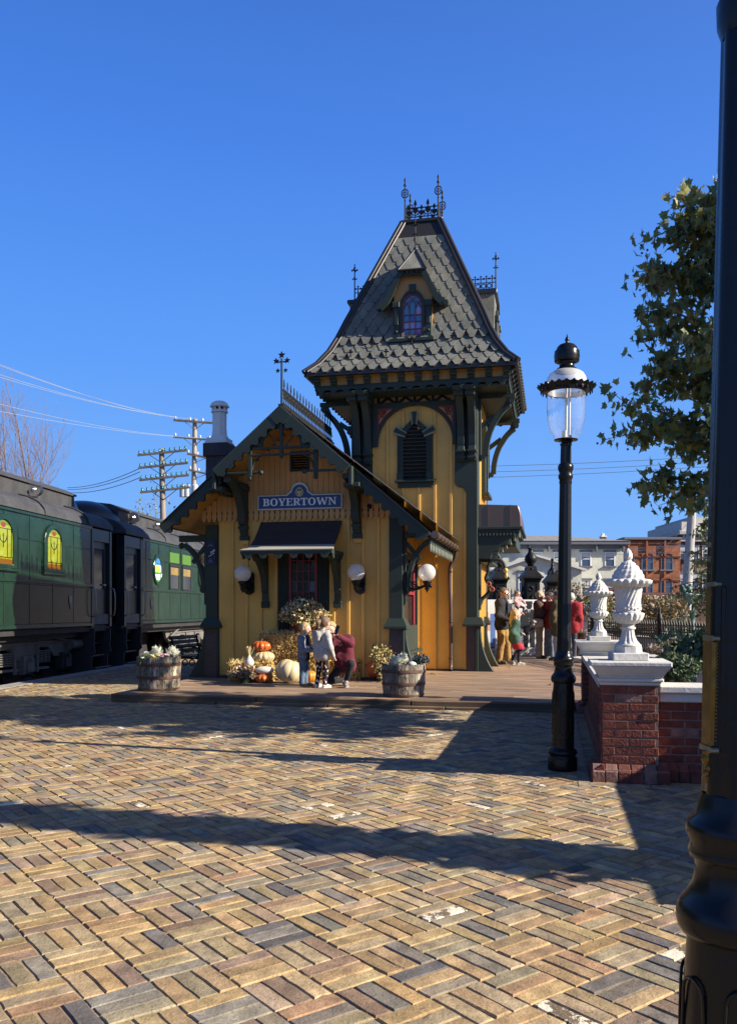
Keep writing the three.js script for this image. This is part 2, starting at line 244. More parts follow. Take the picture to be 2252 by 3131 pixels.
  obj('gable_core', [ext(shape([[-.3, 3.2], [3.5, 3.2], [2.6, 3.94], [AX, 4.82], [.5, 3.94]]), .1).translate(0, 0, -.08)], mat.dark, ST);
  const bv = grp('gable_vent', ST); obj('vent_frame', [cb(1.44, 1.8, 4.26, 4.3, .05, .12), cb(1.44, 1.8, 3.95, 3.99, .05, .12), cb(1.44, 1.48, 3.99, 4.26, .05, .12), cb(1.76, 1.8, 3.99, 4.26, .05, .12)], mat.green, bv); for (let k = 0; k < 6; k++) obj('vent_slat', bx(.28, .012, .055, 1.62, 4.015 + k * .046, .085, .6), mat.dark, bv);
  // main roof
  const ang = Math.atan(SL), kL = 1.24 / Math.cos(ang), L1 = 2.33 / Math.cos(ang), L2 = 2.57 / Math.cos(ang);
  const slab = (side, L, y0, y1, z0, z1) => B(0, L, y0, y1, z0, z1).rotateZ(-ang).scale(side, 1, 1).translate(AX, AY, 0);
  const slateM = jit(6, .105, .085, .078, .16, { map: T.shingle, rough: .6, bump: .002 });
  const mr = grp('main_roof', ST);
  const flip = g => { g = g.toNonIndexed(); const p = g.attributes.position, n = g.attributes.normal; for (const at of [p, n]) { const a = at.array; for (let i = 0; i < a.length; i += 9) for (let k = 0; k < 3; k++) { const t = a[i + 3 + k]; a[i + 3 + k] = a[i + 6 + k]; a[i + 6 + k] = t; } } for (let i = 0; i < n.count; i++) n.setX(i, -n.getX(i)); return g; };
  const slabL = (L, y0, y1, z0, z1) => B(-L, 0, y0, y1, z0, z1).rotateZ(ang).translate(AX, AY, 0);
  obj('roof_deck', [slab(1, L2, -.05, -.012, -2.6, .84), slabL(L1, -.05, -.012, -6.2, .84), slab(1, kL, -.05, -.012, .8, .99), slabL(kL, -.05, -.012, .8, .99), B(-.6, 1.55, 2.4, 2.5, -6.2, -6.1)], slateM[0], mr);
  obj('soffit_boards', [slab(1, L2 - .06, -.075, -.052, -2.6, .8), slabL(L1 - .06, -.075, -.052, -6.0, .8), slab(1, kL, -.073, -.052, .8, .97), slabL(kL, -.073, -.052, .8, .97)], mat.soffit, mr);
  for (let r = 0; r < 17; r++) for (let c = 0; c < 12; c++) { const s0 = r * .2, z1 = (r < 8 ? 1.0 : .87) - c * .3 - (r % 2 ? .15 : 0) * (c ? 1 : 0); if (z1 < -2.6) continue; const g = cb(s0, Math.min(s0 + .235, L2 + .03), 0, .018, Math.max(-2.62, z1 - .295), z1, .003).rotateZ(.05).translate(0, -.004, 0); g.rotateZ(-ang).translate(AX, AY, 0); obj('roof_slate', g, pick(slateM), mr); }
  { const left = []; for (let r = 0; r < 14; r++) for (let c = 0; c < 22; c++) { const s0 = r * .2, z1 = (r < 8 ? 1.0 : .87) - c * .3; left.push(B(-(Math.min(s0 + .23, L1 + .03)), -s0, -.006, .012, z1 - .295, z1).rotateZ(ang).translate(AX, AY, 0)); } obj('roof_slates', left, slateM[1], mr, { kind: 'stuff' }); }
  obj('ridge_cap', [bar(V(AX, AY + .012, 1.0), V(AX, AY + .012, -2.6), .09, .03)], mat.hip, mr);
  obj('eave_edge', [slabL(kL, -.012, .006, .99, 1.03), slab(1, kL, -.012, .006, .99, 1.03), slabL(L1, -.012, .004, .845, .885), slab(1, L2, -.012, .004, .845, .885)], mat.hip, mr);
  // bargeboards
  const barge = (side, s0, s1, z, d) => { const L = s1 - s0, g = ext(scallop(L, d, .055, .205), .05, .004, 4); g.translate(s0, 0, z); g.rotateZ(-ang); return side > 0 ? g.translate(AX, AY - .01, 0) : flip(g.scale(-1, 1, 1)).translate(AX, AY - .01, 0); };
  obj('bargeboard', barge(-1, .03, kL, .99, .16), mat.green, ST); obj('bargeboard', barge(1, .03, kL, .99, .16), mat.green, ST);
  obj('bargeboard', barge(-1, kL, L1 + .02, .80, .16), mat.green, ST); obj('bargeboard', barge(1, kL, L2 + .02, .80, .16), mat.green, ST);
  obj('apex_board', ext(shape([[AX - .2, AY - .19], [AX, AY - .01], [AX + .2, AY - .19], [AX + .06, AY - .34], [AX, AY - .30], [AX - .06, AY - .34]]), .055, .004).translate(0, 0, .99), mat.green, ST);
  // box ends at the break of the bargeboards
  for (const s of [-1, 1]) { const x = AX + s * 1.24, y = roofY(x); obj('eave_box', [cb(x - .03, x + .03, y - .34, y - .02, .1, 1.0), ...[0, 1, 2, 3].map(k => cyl(.055, .055, V(x - .032, y - .34, .2 + k * .2), V(x + .032, y - .34, .2 + k * .2), 10)), cb(x - .14 , x + .14 , y - .36, y - .29, .0, .94)], mat.green, ST); }
  // gable truss
  const tz0 = .93, tz1 = .985, t = grp('gable_truss', ST);
  obj('truss_beam', cb(.98, 2.17, 4.205, 4.245, tz0, tz1), mat.green, t); obj('truss_beam', cb(.98, 2.17, 4.09, 4.125, tz0, tz1), mat.green, t);
  for (const x of [.98, 2.17]) { obj('truss_post', [cb(x - .035, x + .035, 3.74, roofY(x) - .1, tz0, tz1), ball(.045, x, 3.70, .957), cyl(.02, .03, V(x, 3.70, .957), V(x, 3.76, .957))], mat.green, t); const s = x < 1.5 ? -1 : 1; obj('truss_beam', [cb(Math.min(x, x + s * .6), Math.max(x, x + s * .6), 3.785, 3.825, tz0, tz1), ball(.045, x - s * .2, 3.80, .957), cyl(.02, .02, V(x, 3.805, .957), V(x - s * .2, 3.805, .957))], mat.green, t);
    const a = x < 1.5 ? arcPts(x + .30, 3.85, .26, 180, 90, 8) : arcPts(x - .30, 3.85, .26, 0, 90, 8); obj('truss_arc', tube(a.map(p => [p[0], p[1], .957]), .018, 14, 5), mat.green, t); }
  obj('king_post', [cb(AX - .03, AX + .03, 4.08, AY - .1, tz0, tz1 + .01), ball(.035, AX, 4.07, .957)], mat.green, t);
  const fan = new THREE.Shape(); fan.moveTo(AX - .56, 4.245); fan.lineTo(AX - .02, 4.72); fan.lineTo(AX + .02, 4.72); fan.lineTo(AX + .56, 4.245); fan.lineTo(AX + .36, 4.245); fan.absarc(AX, 4.245, .34, 0, PI, false); fan.lineTo(AX - .56, 4.245);
  for (const [x, y, r] of [[-.13, 4.64, .035], [.13, 4.64, .035], [-.42, 4.31, .035], [.42, 4.31, .035]]) { const q = new THREE.Path(); q.absarc(AX + x, y, r, 0, 2 * PI, true); fan.holes.push(q); }
  obj('fretwork_fan', ext(fan, .03, .002, 14).translate(0, 0, .94), mat.green, t);
  for (let k = -1; k <= 1; k += 2) obj('fan_spoke', bar(V(AX + k * .08, 4.25, .955), V(AX + k * .24, 4.48, .955), .022, .02), mat.green, t);
  // wall brackets under the truss
  for (const x of [.55, 2.70]) {
    const p = [[0, 2.78], [.07, 2.78], [.09, 2.84], [.12, 2.86], [.12, 2.96], [.17, 3.0], ...arcPts(.92, 3.05, .72, 180, 100, 8, .62), [.9, 3.66], [.9, 3.74], [0, 3.74]];
    obj('wall_bracket', [ext(shape(p), .14, .006).rotateY(-PI / 2).translate(x + .07, 0, .056), cb(x - .09, x + .09, 2.70, 2.78, .03, .1), cb(x - .1, x + .1, 3.6, 3.7, .06, .5), cb(x - .085, x + .085, 2.9, 2.95, .06, .2)], mat.green, ST);
    obj('bracket_foot', cb(x - .075, x + .075, 2.62, 2.70, .0, .07), pick(mat.yellows), ST);
  }
  // corner posts with flared bases
  const post = (name, x, z, w, dir, top, parent, z2) => {
    const g = grp(name, parent);
    obj('shaft', cb(x - w / 2, x + w / 2, 1.2, top, z - w / 2, z + w / 2, .008), mat.green, g);
    obj('post_cap', [bevelBox(x, z, w * .5 + .012, w * .5 + .085, 1.25, 1.10), cb(x - w / 2 - .085, x + w / 2 + .085, 1.06, 1.10, z - w / 2 - .085, z + w / 2 + .085, .008)], mat.green, g);
    obj('post_base', [bevelBox(x, z, w * .5 - .005, w * .5 + .02, 1.06, YB)], mat.plum, g);
    obj('base_edge', [cb(x + w / 2 - .01, x + w / 2 + .03, YB, 1.06, z + w / 2 - .04, z + w / 2 + .03, .005)], mat.green, g);
    const bp = s => [[0, YB], [s * .36, YB], ...[0, 1, 2, 3, 4, 5, 6].map(i => { const q = i / 6; return [s * (.05 + .29 * (1 - q) ** 2.1), YB + .03 + q * .9]; }), [0, 1.06]];
    if (dir) obj('buttress', [ext(shape(dir > 0 ? bp(1) : bp(-1).reverse()), w * .75, .006).translate(x + dir * w / 2, 0, z - w * .375)], mat.green, g);
    return g;
  };
  function bevelBox(x, z, a, b, yt, yb) { const g = new THREE.CylinderGeometry(a * Math.SQRT2, b * Math.SQRT2, yt - yb, 4, 1); g.rotateY(PI / 4); return flatN(g).translate(x, (yt + yb) / 2, z); }
  function flatN(g) { g = g.toNonIndexed(); g.computeVertexNormals(); return g; }
  post('corner_post', -.125, -.1, .24, -1, 3.0, ST); post('corner_post', 3.41, -.05, .25, 1, 3.12, ST);
  // side porch beams and braces
  for (const s of [-1, 1]) {
    const x0 = s < 0 ? -.25 : 3.535, X = d => x0 + s * d, g = grp('porch_brace', ST), zz = s < 0 ? -.1 : -.05;
    const seg = (a, b) => [Math.min(a, b), Math.max(a, b)];
    obj('brace_beam', [cb(...seg(X(0), X(.56)), 2.70, 2.82, zz - .07, zz + .07)], mat.green, g);
    obj('curved_brace', [ext(shape([...arcPts(.62, 1.80, .58, 180, 108, 10, .92), [.55, 2.62], [.5, 2.62], ...arcPts(.62, 1.80, .50, 110, 180, 10, .82)]), .1, .006).scale(s, 1, 1).translate(x0, 0, zz - .05), ball(.06, X(.53), 2.63, zz), cyl(.06, .06, V(X(.08), 1.78, zz - .06), V(X(.08), 1.78, zz + .06), 12)].map((q, i) => i === 0 && s < 0 ? flip(q) : q), mat.green, g);
    obj('diagonal_brace', [bar(V(X(.0), 2.66, zz), V(X(.30), 2.30, zz), .07, .07), bar(V(X(.0), 2.05, zz), V(X(.22), 2.36, zz), .06, .06)], mat.green, g);
    obj('wall_strip', cb(...seg(X(.0), X(.05)), 1.5, 2.7, zz - .06, zz + .06), mat.green, g);
    if (s < 0) { obj('diamond_panel', bx(.2, .2, .03, X(.17), 2.36, zz, 0, 0, PI / 4), mat.ochre[0], g); obj('diamond_knot', new THREE.TorusGeometry(.045, .012, 6, 16).translate(X(.17), 2.36, zz + .02), mat.red, g); }
  }
  // eave fringe along the right side, gutter, downspout
  const gx = AX + 2.6, gy = roofY(gx) - .03; 
  obj('gutter', [cyl(.062, .062, V(gx + .06, gy, .84), V(gx + .06, gy, -2.6), 16)], mat.copper, ST); for (let k = 0; k < 8; k++) obj('gutter_strap', new THREE.TorusGeometry(.066, .009, 5, 14).translate(gx + .06, gy, .8 - k * .45), mat.hip, ST);
  obj('eave_board', cb(gx - .05, gx - .01, gy - .14, gy, -2.6, .78), mat.green, ST);
  for (let k = 0; k < 16; k++) obj('eave_tooth', ext(shape([[-.035, 0], [.035, 0], [.028, -.1], [0, -.15], [-.028, -.1]]), .02, .002).rotateY(PI / 2).translate(gx - .035, gy - .13, .72 - k * .21), M_tooth(), ST);
  function M_tooth() { return mat.tooth ??= M(.30, .33, .26, { rough: .5, map: T.fine }); }
  obj('downspout', [tube([[gx + .06, gy - .05, -2.52], [gx + .02, gy - .2, -2.56], [gx - .06, gy - .35, -2.58], [gx - .06, 1.3, -2.58], [gx - .06, .22, -2.58], [gx - .06, .15, -2.5]], .04, 60, 10), ...[2.2, 1.15, .4].map(y => new THREE.TorusGeometry(.045, .012, 5, 14).rotateX(PI / 2).translate(gx - .06, y, -2.58))], M(.13, .085, .08, { rough: .45, metal: .3 }), ST);
  // awning over the door
  const aw = grp('door_awning', ST), dk = M(.066, .054, .050, { rough: .8, map: T.fine, phys: { specularIntensity: .25 } }), lt = M(.42, .40, .33, { rough: .55, map: T.fine });
  const prof = (p, w0, w1, m, n) => obj(n, loftStrip(p, .86, 2.41, w0, w1), m, aw);
  function loftStrip(p, xa, xb, f0, f1) { const pos = []; for (let i = 0; i < p.length - 1; i++) { const [z0, y0] = p[i], [z1, y1] = p[i + 1], e0 = f0 + (f1 - f0) * i / (p.length - 1), e1 = f0 + (f1 - f0) * (i + 1) / (p.length - 1); const a = [xa - e0, y0, z0], b = [xb + e0, y0, z0], c = [xb + e1, y1, z1], d = [xa - e1, y1, z1], dn = .02; const q = (A, B2, C, D) => pos.push(...A, ...D, ...C, ...A, ...C, ...B2); q(a, b, c, d); const lo = v => [v[0], v[1] - dn, v[2] - .012]; q(lo(b), lo(a), lo(d), lo(c)); q(a, d, lo(d), lo(a)); q(c, b, lo(b), lo(c)); if (i === p.length - 2) q(d, c, lo(c), lo(d)); } const g = new THREE.BufferGeometry(); g.setAttribute('position', new THREE.Float32BufferAttribute(pos, 3)); g.computeVertexNormals(); return g; }
  prof([[.05, 3.03], [.22, 2.85], [.42, 2.68], [.62, 2.56]], 0, 0, dk, 'awning_roof'); prof([[.62, 2.558], [.80, 2.495], [.98, 2.455]], .0, .07, lt, 'awning_lip');
  obj('valance', [ext(scallop(1.66, .07, .065, .3), .025, .003, 6).translate(.80, 2.45, .94)], mat.green, aw);
  for (const x of [.80, 2.44]) obj('valance', [ext(scallop(.84, .07, .065, .28), .025, .003, 6).rotateY(-PI / 2).translate(x + .0125, 2.45, .1)], mat.green, aw);
  for (const x of [.95, 2.33]) obj('awning_bracket', [ext(shape([[0, 1.5], [.03, 1.5], [.06, 1.55], [.06, 1.7], ...arcPts(.80, 1.75, .70, 180, 95, 9, .60), [.76, 2.42], [0, 2.42]], [[.12, 2.3, .05]]), .11, .006).rotateY(-PI / 2).translate(x + .055, 0, .028), cb(x - .075, x + .075, 1.44, 1.5, .02, .08), cb(x - .08, x + .08, 1.5, 1.56, .028, .07)], mat.green, aw);
  // door/window bay
  const dw = grp('front_window', ST);
  obj('window_back', B(1.19, 2.15, YB, 2.6, -.034, -.028), mat.dark, dw); 
  for (const [a, b] of [[1.19, 1.40], [1.94, 2.15]]) { obj('fluted_panel', cb(a, b, YB, 2.6, -.028, .02), mat.green, dw); for (let k = 0; k < 6; k++) obj('flute', cb(a + .012 + k * .033, a + .032 + k * .033, YB + .1, 2.56, .02, .04, .006), mat.green, dw); }
  obj('sash_frame', [cb(1.40, 1.445, 1.45, 2.56, .0, .05), cb(1.895, 1.94, 1.45, 2.56, .0, .05), cb(1.445, 1.895, 1.45, 1.54, .0, .05), cb(1.445, 1.895, 2.5, 2.56, .0, .05), cb(1.36, 1.98, 1.40, 1.45, .0, .08), B(1.40, 1.94, YB, 1.40, -.02, .005)], mat.red, dw);
  for (let i = 0; i < 4; i++) for (let j = 0; j < 5; j++) { const x = 1.445 + i * .1125, y = 1.54 + j * .192; obj('pane', bx(.108, .186, .006, x + .056, y + .096, .012, rr(-.01, .01), rr(-.02, .02)), mat.glass, dw); }
  for (let i = 1; i < 4; i++) obj('glazing_bar', cb(1.445 + i * .1125 - .009, 1.445 + i * .1125 + .009, 1.54, 2.5, .008, .036, .004), mat.red, dw); for (let j = 1; j < 5; j++) obj('glazing_bar', cb(1.445, 1.895, 1.54 + j * .192 - .009, 1.54 + j * .192 + .009, .009, .037, .004), mat.red, dw);
  // chimney
  const ch = grp('chimney', ST), cx = -1.17, cz = -3; obj('chimney_stack', [cb(cx - .235, cx + .235, 2.6, 5.0, cz - .235, cz + .235), cb(cx - .285, cx + .285, 4.83, 5.12, cz - .285, cz + .285, .01)], M(.06, .045, .05, { rough: .8, bump: .004 }), ch);
  const oct = (pts) => { const g = lathe(pts, 8).toNonIndexed(); g.computeVertexNormals(); return g.rotateY(PI / 8).translate(cx, 0, cz); };
  obj('chimney_pot', [cb(cx - .255, cx + .255, 5.12, 5.17, cz - .255, cz + .255), cb(cx - .225, cx + .225, 5.17, 5.25, cz - .225, cz + .225), oct([[.225, 5.25], [.17, 5.33], [.155, 5.5], [.16, 5.84]]), oct([[.19, 5.84], [.19, 5.87], [.165, 5.9], [.165, 5.9]]), ...[0, 1, 2, 3, 4, 5, 6, 7].map(k => { const a = k * PI / 4 + PI / 8; return cyl(.028, .028, V(cx + .145 * Math.cos(a), 5.84, cz + .145 * Math.sin(a)), V(cx + .145 * Math.cos(a), 5.97, cz + .145 * Math.sin(a)), 6); }), oct([[.01, 5.96], [.215, 5.96], [.222, 5.98], [.165, 6.07], [.13, 6.09], [.0, 6.1]])], mat.white, ch); obj('flue', oct([[.10, 5.3], [.115, 5.86], [.115, 5.96], [0, 5.96]]), mat.dark, ch);
}
// ironwork: a fleur-de-lis picket (shared shapes) for crestings and finials
function fleur(h, w, tall) {
  const s = (a, b) => shape(a.concat(b.map(([x, y]) => [-x, y]).reverse())), half = tall ? [[.06, 0], [.06, .3], [.16, .34], [.34, .42], [.28, .5], [.44, .56], [.30, .62], [.1, .6], [.08, .7], [.22, .75], [.16, .86], [0, 1]] : [[.07, 0], [.07, .45], [.24, .52], [.40, .62], [.26, .72], [.1, .68], [.12, .8], [.2, .86], [0, 1]];
  const pts = half.map(([x, y]) => [x * w, y * h]), all = [...pts, ...pts.slice(0, -1).reverse().map(([x, y]) => [-x, y])]; return ext(shape(all), .014, .002, 3).translate(0, 0, -.007);
}
const cross = (s) => { const g = []; for (const [x, y] of [[0, 0], [s, 0], [-s, 0], [0, s]]) g.push(new THREE.OctahedronGeometry(s * .55).translate(x, y, 0)); return g; };
{
  const cr = grp('roof_cresting', ST), gT = merge([fleur(.46, .15, true), ]).rotateY(PI / 2), gS = merge([fleur(.3, .10, false)]).rotateY(PI / 2);
  let k = 0; for (let z = .80; z > -2.6; z -= .10, k++) { const m = new THREE.Mesh(k % 2 ? gS : gT, mat.iron); m.name = 'cresting_picket'; m.position.set(AX, AY + .04, z); m.castShadow = m.receiveShadow = true; cr.add(m); }
  obj('cresting_rail', [cyl(.011, .011, V(AX, AY + .07, .9), V(AX, AY + .07, -2.6), 6), cyl(.009, .009, V(AX, AY + .16, .9), V(AX, AY + .16, -2.6), 6)], mat.iron, cr);
  for (let z = .8; z > -2.6; z -= .2) obj('cresting_loop', new THREE.TorusGeometry(.06, .007, 5, 12, PI).rotateY(PI / 2).translate(AX, AY + .17, z - .10), mat.iron, cr);
  const fin = grp('ridge_finial', ST); obj('finial_rod', cyl(.022, .018, V(AX, AY - .05, .94), V(AX, 5.78, .94), 8), mat.iron, fin);
  const fy = 5.74, star = (x, y, r) => ext(shape(Array.from({ length: 10 }, (_, i) => { const a = i * PI / 5 + PI / 2, q = i % 2 ? r * .45 : r; return [x + q * Math.cos(a), y + q * Math.sin(a)]; })), .02, .002).translate(0, 0, .93);
  obj('finial_leaf', [star(0, 0, .07).translate(AX, fy + .1, 0), star(AX - .1, fy, .06), star(AX + .1, fy, .06), star(AX - .07, fy - .17, .045), star(AX + .07, fy - .17, .045), bar(V(AX - .1, fy - .02, .94), V(AX + .1, fy - .02, .94), .02, .02)], mat.iron, fin);
}
// ---------- tower of the station ----------
{
  const cx = 3.33, cz = -3.95, hw = 1.30, zf = cz + hw;                    // front wall plane z = -2.65
  const turnQ = k => g => g.translate(-cx, 0, -cz).rotateY(k * PI / 2).translate(cx, 0, cz);
  obj('tower_core', [B(cx - hw + .05, cx + hw - .05, YB, 6.2, cz - hw, zf - .04)], mat.yellow, ST);
  // boards and battens of the front
  for (let i = 0, x = 2.08; x < 4.5; x += .335, i++) { obj('tower_board', cb(x, Math.min(x + .332, 4.62), YB, 5.95, zf - .04, zf, .003), pick(mat.yellows), ST); const b = x + .332; if (b < 4.45) { const mid = b > 2.9 && b < 3.75, put = (y0, y1) => obj('batten', cb(b - .032, b + .032, y0, y1, zf, zf + .032, .006), pick(mat.yellows), ST); if (mid) { put(YB, 3.99); put(5.2, 5.6); } else put(YB, 5.7); } }
  obj('batten', cb(4.345, 4.40, YB, 3.86, zf, zf + .034, .006), pick(mat.yellows), ST);
  obj('baseboard', cb(3.4, 4.45, YB, YB + .04, zf, zf + .04), mat.plum, ST);
  // corner boards
  const cbR = new THREE.Shape(); cbR.moveTo(4.41, YB); cbR.lineTo(4.64, YB); cbR.lineTo(4.64, 5.95); cbR.lineTo(4.17, 5.95); cbR.lineTo(4.17, 4.05); cbR.quadraticCurveTo(4.19, 3.96, 4.28, 3.95); cbR.quadraticCurveTo(4.38, 3.95, 4.41, 3.80); cbR.lineTo(4.41, YB);
  obj('corner_board', ext(cbR, .05, .006).translate(0, 0, zf + .002), mat.green, ST);
  const cbL = shape([[2.02, 2.6], [2.26, 2.6], [2.26, 3.85], [2.43, 4.0], [2.43, 5.95], [2.02, 5.95]]); obj('corner_board', ext(cbL, .05, .006).translate(0, 0, zf + .002), mat.green, ST);
  obj('corner_board', [cb(4.60, 4.655, YB, 5.95, zf - .35, zf - .005), cb(4.60, 4.655, YB, 5.95, cz - hw, cz - hw + .3)], mat.green, ST);
  for (let z = zf - .36; z > cz - hw + .3; z -= .33) { obj('tower_board', cb(4.585, 4.63, YB, 5.95, z - .328, z, .003), pick(mat.yellows), ST); obj('batten', cb(4.63, 4.66, YB, 5.9, z - .03, z + .03, .005), pick(mat.yellows), ST); }
  obj('corner_board', [cb(2.0, 2.05, 3.0, 5.95, zf - .3, zf - .005)], mat.green, ST);
  // side window frames seen edge-on at the right
  const swn = grp('tower_side_window', ST); obj('window_frame', [cb(4.64, 4.74, 3.95, 5.2, -4.35, -4.22), cb(4.64, 4.74, 3.95, 5.2, -3.68, -3.55), cb(4.64, 4.76, 5.2, 5.4, -4.35, -3.55), cb(4.64, 4.82, 3.88, 3.95, -4.42, -3.48)], mat.green, swn); obj('louver_panel', B(4.63, 4.68, 3.95, 5.2, -4.22, -3.68), mat.dark, swn);
  // arched green panel with lattice band and red frets
  const ap = new THREE.Shape(); ap.moveTo(2.43, 5.74); ap.lineTo(2.43, 4.85); ap.lineTo(2.55, 4.85); ap.lineTo(2.55, 4.90); ap.absarc(3.34, 4.90, .79, PI, 0, true); ap.lineTo(4.13, 4.85); ap.lineTo(4.20, 4.85); ap.lineTo(4.20, 5.74);
  for (const s of [-1, 1]) { const h = new THREE.Path(); const c = 3.34, q = arcPts(c, 4.90, .845, s < 0 ? 125 : 55, s < 0 ? 158 : 22, 8); h.moveTo(c + s * .80, q[q.length - 1][1]); h.lineTo(c + s * .80, 5.655); h.lineTo(q[0][0], 5.655); q.forEach(p => h.lineTo(...p)); ap.holes.push(h); }
  obj('arch_panel', ext(ap, .05, .004, 16).translate(0, 0, zf + .035), mat.green, ST);
  for (const s of [-1, 1]) {
    const f = grp('corner_fret', ST), X = d => 3.34 + s * d; obj('fret_field', ext(shape([[X(.815), 5.67], ...(s < 0 ? arcPts(3.34, 4.90, .81, 158, 118, 8) : arcPts(3.34, 4.90, .81, 22, 62, 8)), [X(.38), 5.67]]), .012).translate(0, 0, zf + .028), mat.ochre[1], f);
    obj('fret', [bar(V(X(.79), 5.22, zf + .065), V(X(.79), 5.655, zf + .065), .022, .02), bar(V(X(.48), 5.645, zf + .066), V(X(.8), 5.645, zf + .066), .022, .02), tube(arcPts(3.34, 4.90, .86, s < 0 ? 122 : 58, s < 0 ? 158 : 22, 8).map(p => [p[0], p[1], zf + .065]), .012, 12, 5), ...[0, 1, 2].map(k => new THREE.TorusGeometry(.036, .012, 5, 14).translate(X(.70) + .04 * Math.cos(k * 2.1 + .5), 5.555 + .04 * Math.sin(k * 2.1 + .5), zf + .066)), bar(V(X(.58), 5.63, zf + .064), V(X(.70), 5.56, zf + .064), .018, .015), bar(V(X(.78), 5.40, zf + .064), V(X(.71), 5.54, zf + .064), .018, .015)], mat.red, f);
  }
  const lat = grp('lattice_band', ST); obj('lattice_field', B(2.43, 4.2, 5.74, 6.0, zf, zf + .02), mat.ochre[2], lat); obj('lattice_rail', [cb(2.4, 4.22, 5.715, 5.76, zf + .03, zf + .10)], mat.green, lat);
  for (let k = 0; k < 4; k++) { const x0 = 2.58 + k * .385, x1 = x0 + .345, z = zf + .05; obj('lattice_cross', [bar(V(x0, 5.75, z), V(x1, 6.0, z), .05, .04), bar(V(x0, 6.0, z + .006), V(x1, 5.75, z + .006), .05, .04), bar(V(x0 - .02, 5.74, z - .01), V(x0 - .02, 6.0, z - .01), .05, .06)], mat.black, lat); }
  // louvred window
  const lw = grp('louvred_window', ST), z0 = zf, lvM = M(.03, .038, .034, { rough: .5, map: null });
  const piece = p => ext(shape(p.map(([x, y]) => [3.33 + x, y])), .07, .006).translate(0, 0, z0);
  obj('window_frame', [piece([[-.37, 4.12], [-.245, 4.12], [-.245, 5.06], [-.37, 5.10]]), piece([[.245, 4.12], [.37, 4.12], [.37, 5.10], [.245, 5.06]]), piece([[-.37, 5.104], [-.245, 5.064], [0, 5.32], [0, 5.46]]), piece([[.245, 5.064], [.37, 5.104], [.002, 5.46], [.002, 5.32]]), ...[-1, 1].flatMap(s => [-.03, 0, .03].map(d => cb(3.33 + s * .31 + d - .008, 3.33 + s * .31 + d + .008, 4.32, 5.02, z0 + .07, z0 + .082, .004))), ...[-1, 1].map(s => cb(3.33 + s * .31 - .068, 3.33 + s * .31 + .068, 4.12, 4.28, z0 + .03, z0 + .085, .006))], mat.green, lw);
  obj('window_back', ext(shape([[3.07, 4.12], [3.59, 4.12], [3.59, 5.08], [3.33, 5.36], [3.07, 5.08]]), .012).translate(0, 0, z0 - .004), mat.dark, lw);
  for (let y = 4.16; y < 5.26; y += .078) { const w = y > 5.06 ? .245 * (1 - (y - 5.03) / .29) : .245; if (w < .03) break; obj('louver', bx(2 * w, .012, .062, 3.33, y, z0 + .038, .62), lvM, lw); }
  const pale = M(.26, .30, .22, { rough: .5, map: T.fine });
  const wedge = (x, y, rot) => { const k = (a, b, m, e) => obj('keystone', ext(shape([[-a, -.13], [a, -.13], [b, .13], [-b, .13]]), e, .006).rotateZ(rot).translate(x, y, z0 + .055), m, lw); k(.058, .085, pale, .055); k(.03, .052, mat.green, .07); };
  wedge(3.33, 5.42, 0); wedge(3.03, 5.13, 1.12); wedge(3.63, 5.13, -1.12);
  obj('sill', [cb(2.92, 3.76, 4.08, 4.12, z0 - .01, z0 + .14), cb(2.97, 3.71, 3.97, 4.08, z0, z0 + .06), cb(2.92, 3.78, 4.12, 4.135, z0, z0 + .10)], mat.green, lw);
  // brackets under the eaves: pairs on every side
  const bp = [[0, 4.55], [.05, 4.46], [.12, 4.50], [.12, 4.62], [.17, 4.66], [.15, 4.78], ...arcPts(.86, 4.82, .70, 178, 98, 9, .98), [.80, 5.86], [0, 5.86]];
  const bgeo = merge([ext(shape(bp), .15, .008).rotateY(-PI / 2).translate(.075, 0, .05), cb(-.10, .10, 5.70, 5.82, .04, .74), cb(-.115, .115, 5.80, 5.88, .04, .82), cb(-.095, .095, 4.66, 4.70, .04, .24), cb(-.09, .09, 4.53, 4.57, .04, .2)]);
  const braceS = arr => shape(arr), bgeo2 = merge([ext(braceS([...arcPts(1.0, 4.60, .92, 180, 112, 10, 1.22), [.72, 5.86], [.62, 5.86], ...arcPts(1.0, 4.60, .80, 115, 180, 10, 1.10)]), .11, .006).rotateY(-PI / 2).translate(.055, 0, .03), ext(shape([[0, 5.25], [0, 5.13], [.32, 5.36], [.30, 5.46]]), .08, .005).rotateY(-PI / 2).translate(.04, 0, .03), cyl(.06, .06, V(-.07, 5.72, .70), V(.07, 5.72, .70), 12), cyl(.055, .055, V(-.065, 4.58, .12), V(.065, 4.58, .12), 12), cb(-.06, .06, 4.5, 5.86, .0, .08), cb(-.06, .06, 5.78, 5.87, .0, .78)]);
  for (let k = 0; k < 4; k++) for (const d of [-1.21, -.98, .98, 1.21]) {
    const braced = k !== 0, m = new THREE.Mesh(braced ? bgeo2 : bgeo, mat.green); m.name = 'eave_bracket'; m.castShadow = m.receiveShadow = true; if (braced && Math.abs(d) < 1.1) continue;
    const p = V(d, 0, hw).applyAxisAngle(V(0, 1, 0), k * PI / 2); m.position.set(cx + p.x, 0, cz + p.z); m.rotation.y = k * PI / 2; ST.add(m);
  }
  // frieze, soffit, modillions
  const E = 2.02, F = 1.99;
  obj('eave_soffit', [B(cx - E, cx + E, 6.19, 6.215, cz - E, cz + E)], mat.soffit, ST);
  obj('eave_underside', [B(cx - F + .06, cx + F - .06, 5.885, 5.92, cz - F + .06, cz + F - .06)], mat.green, ST);
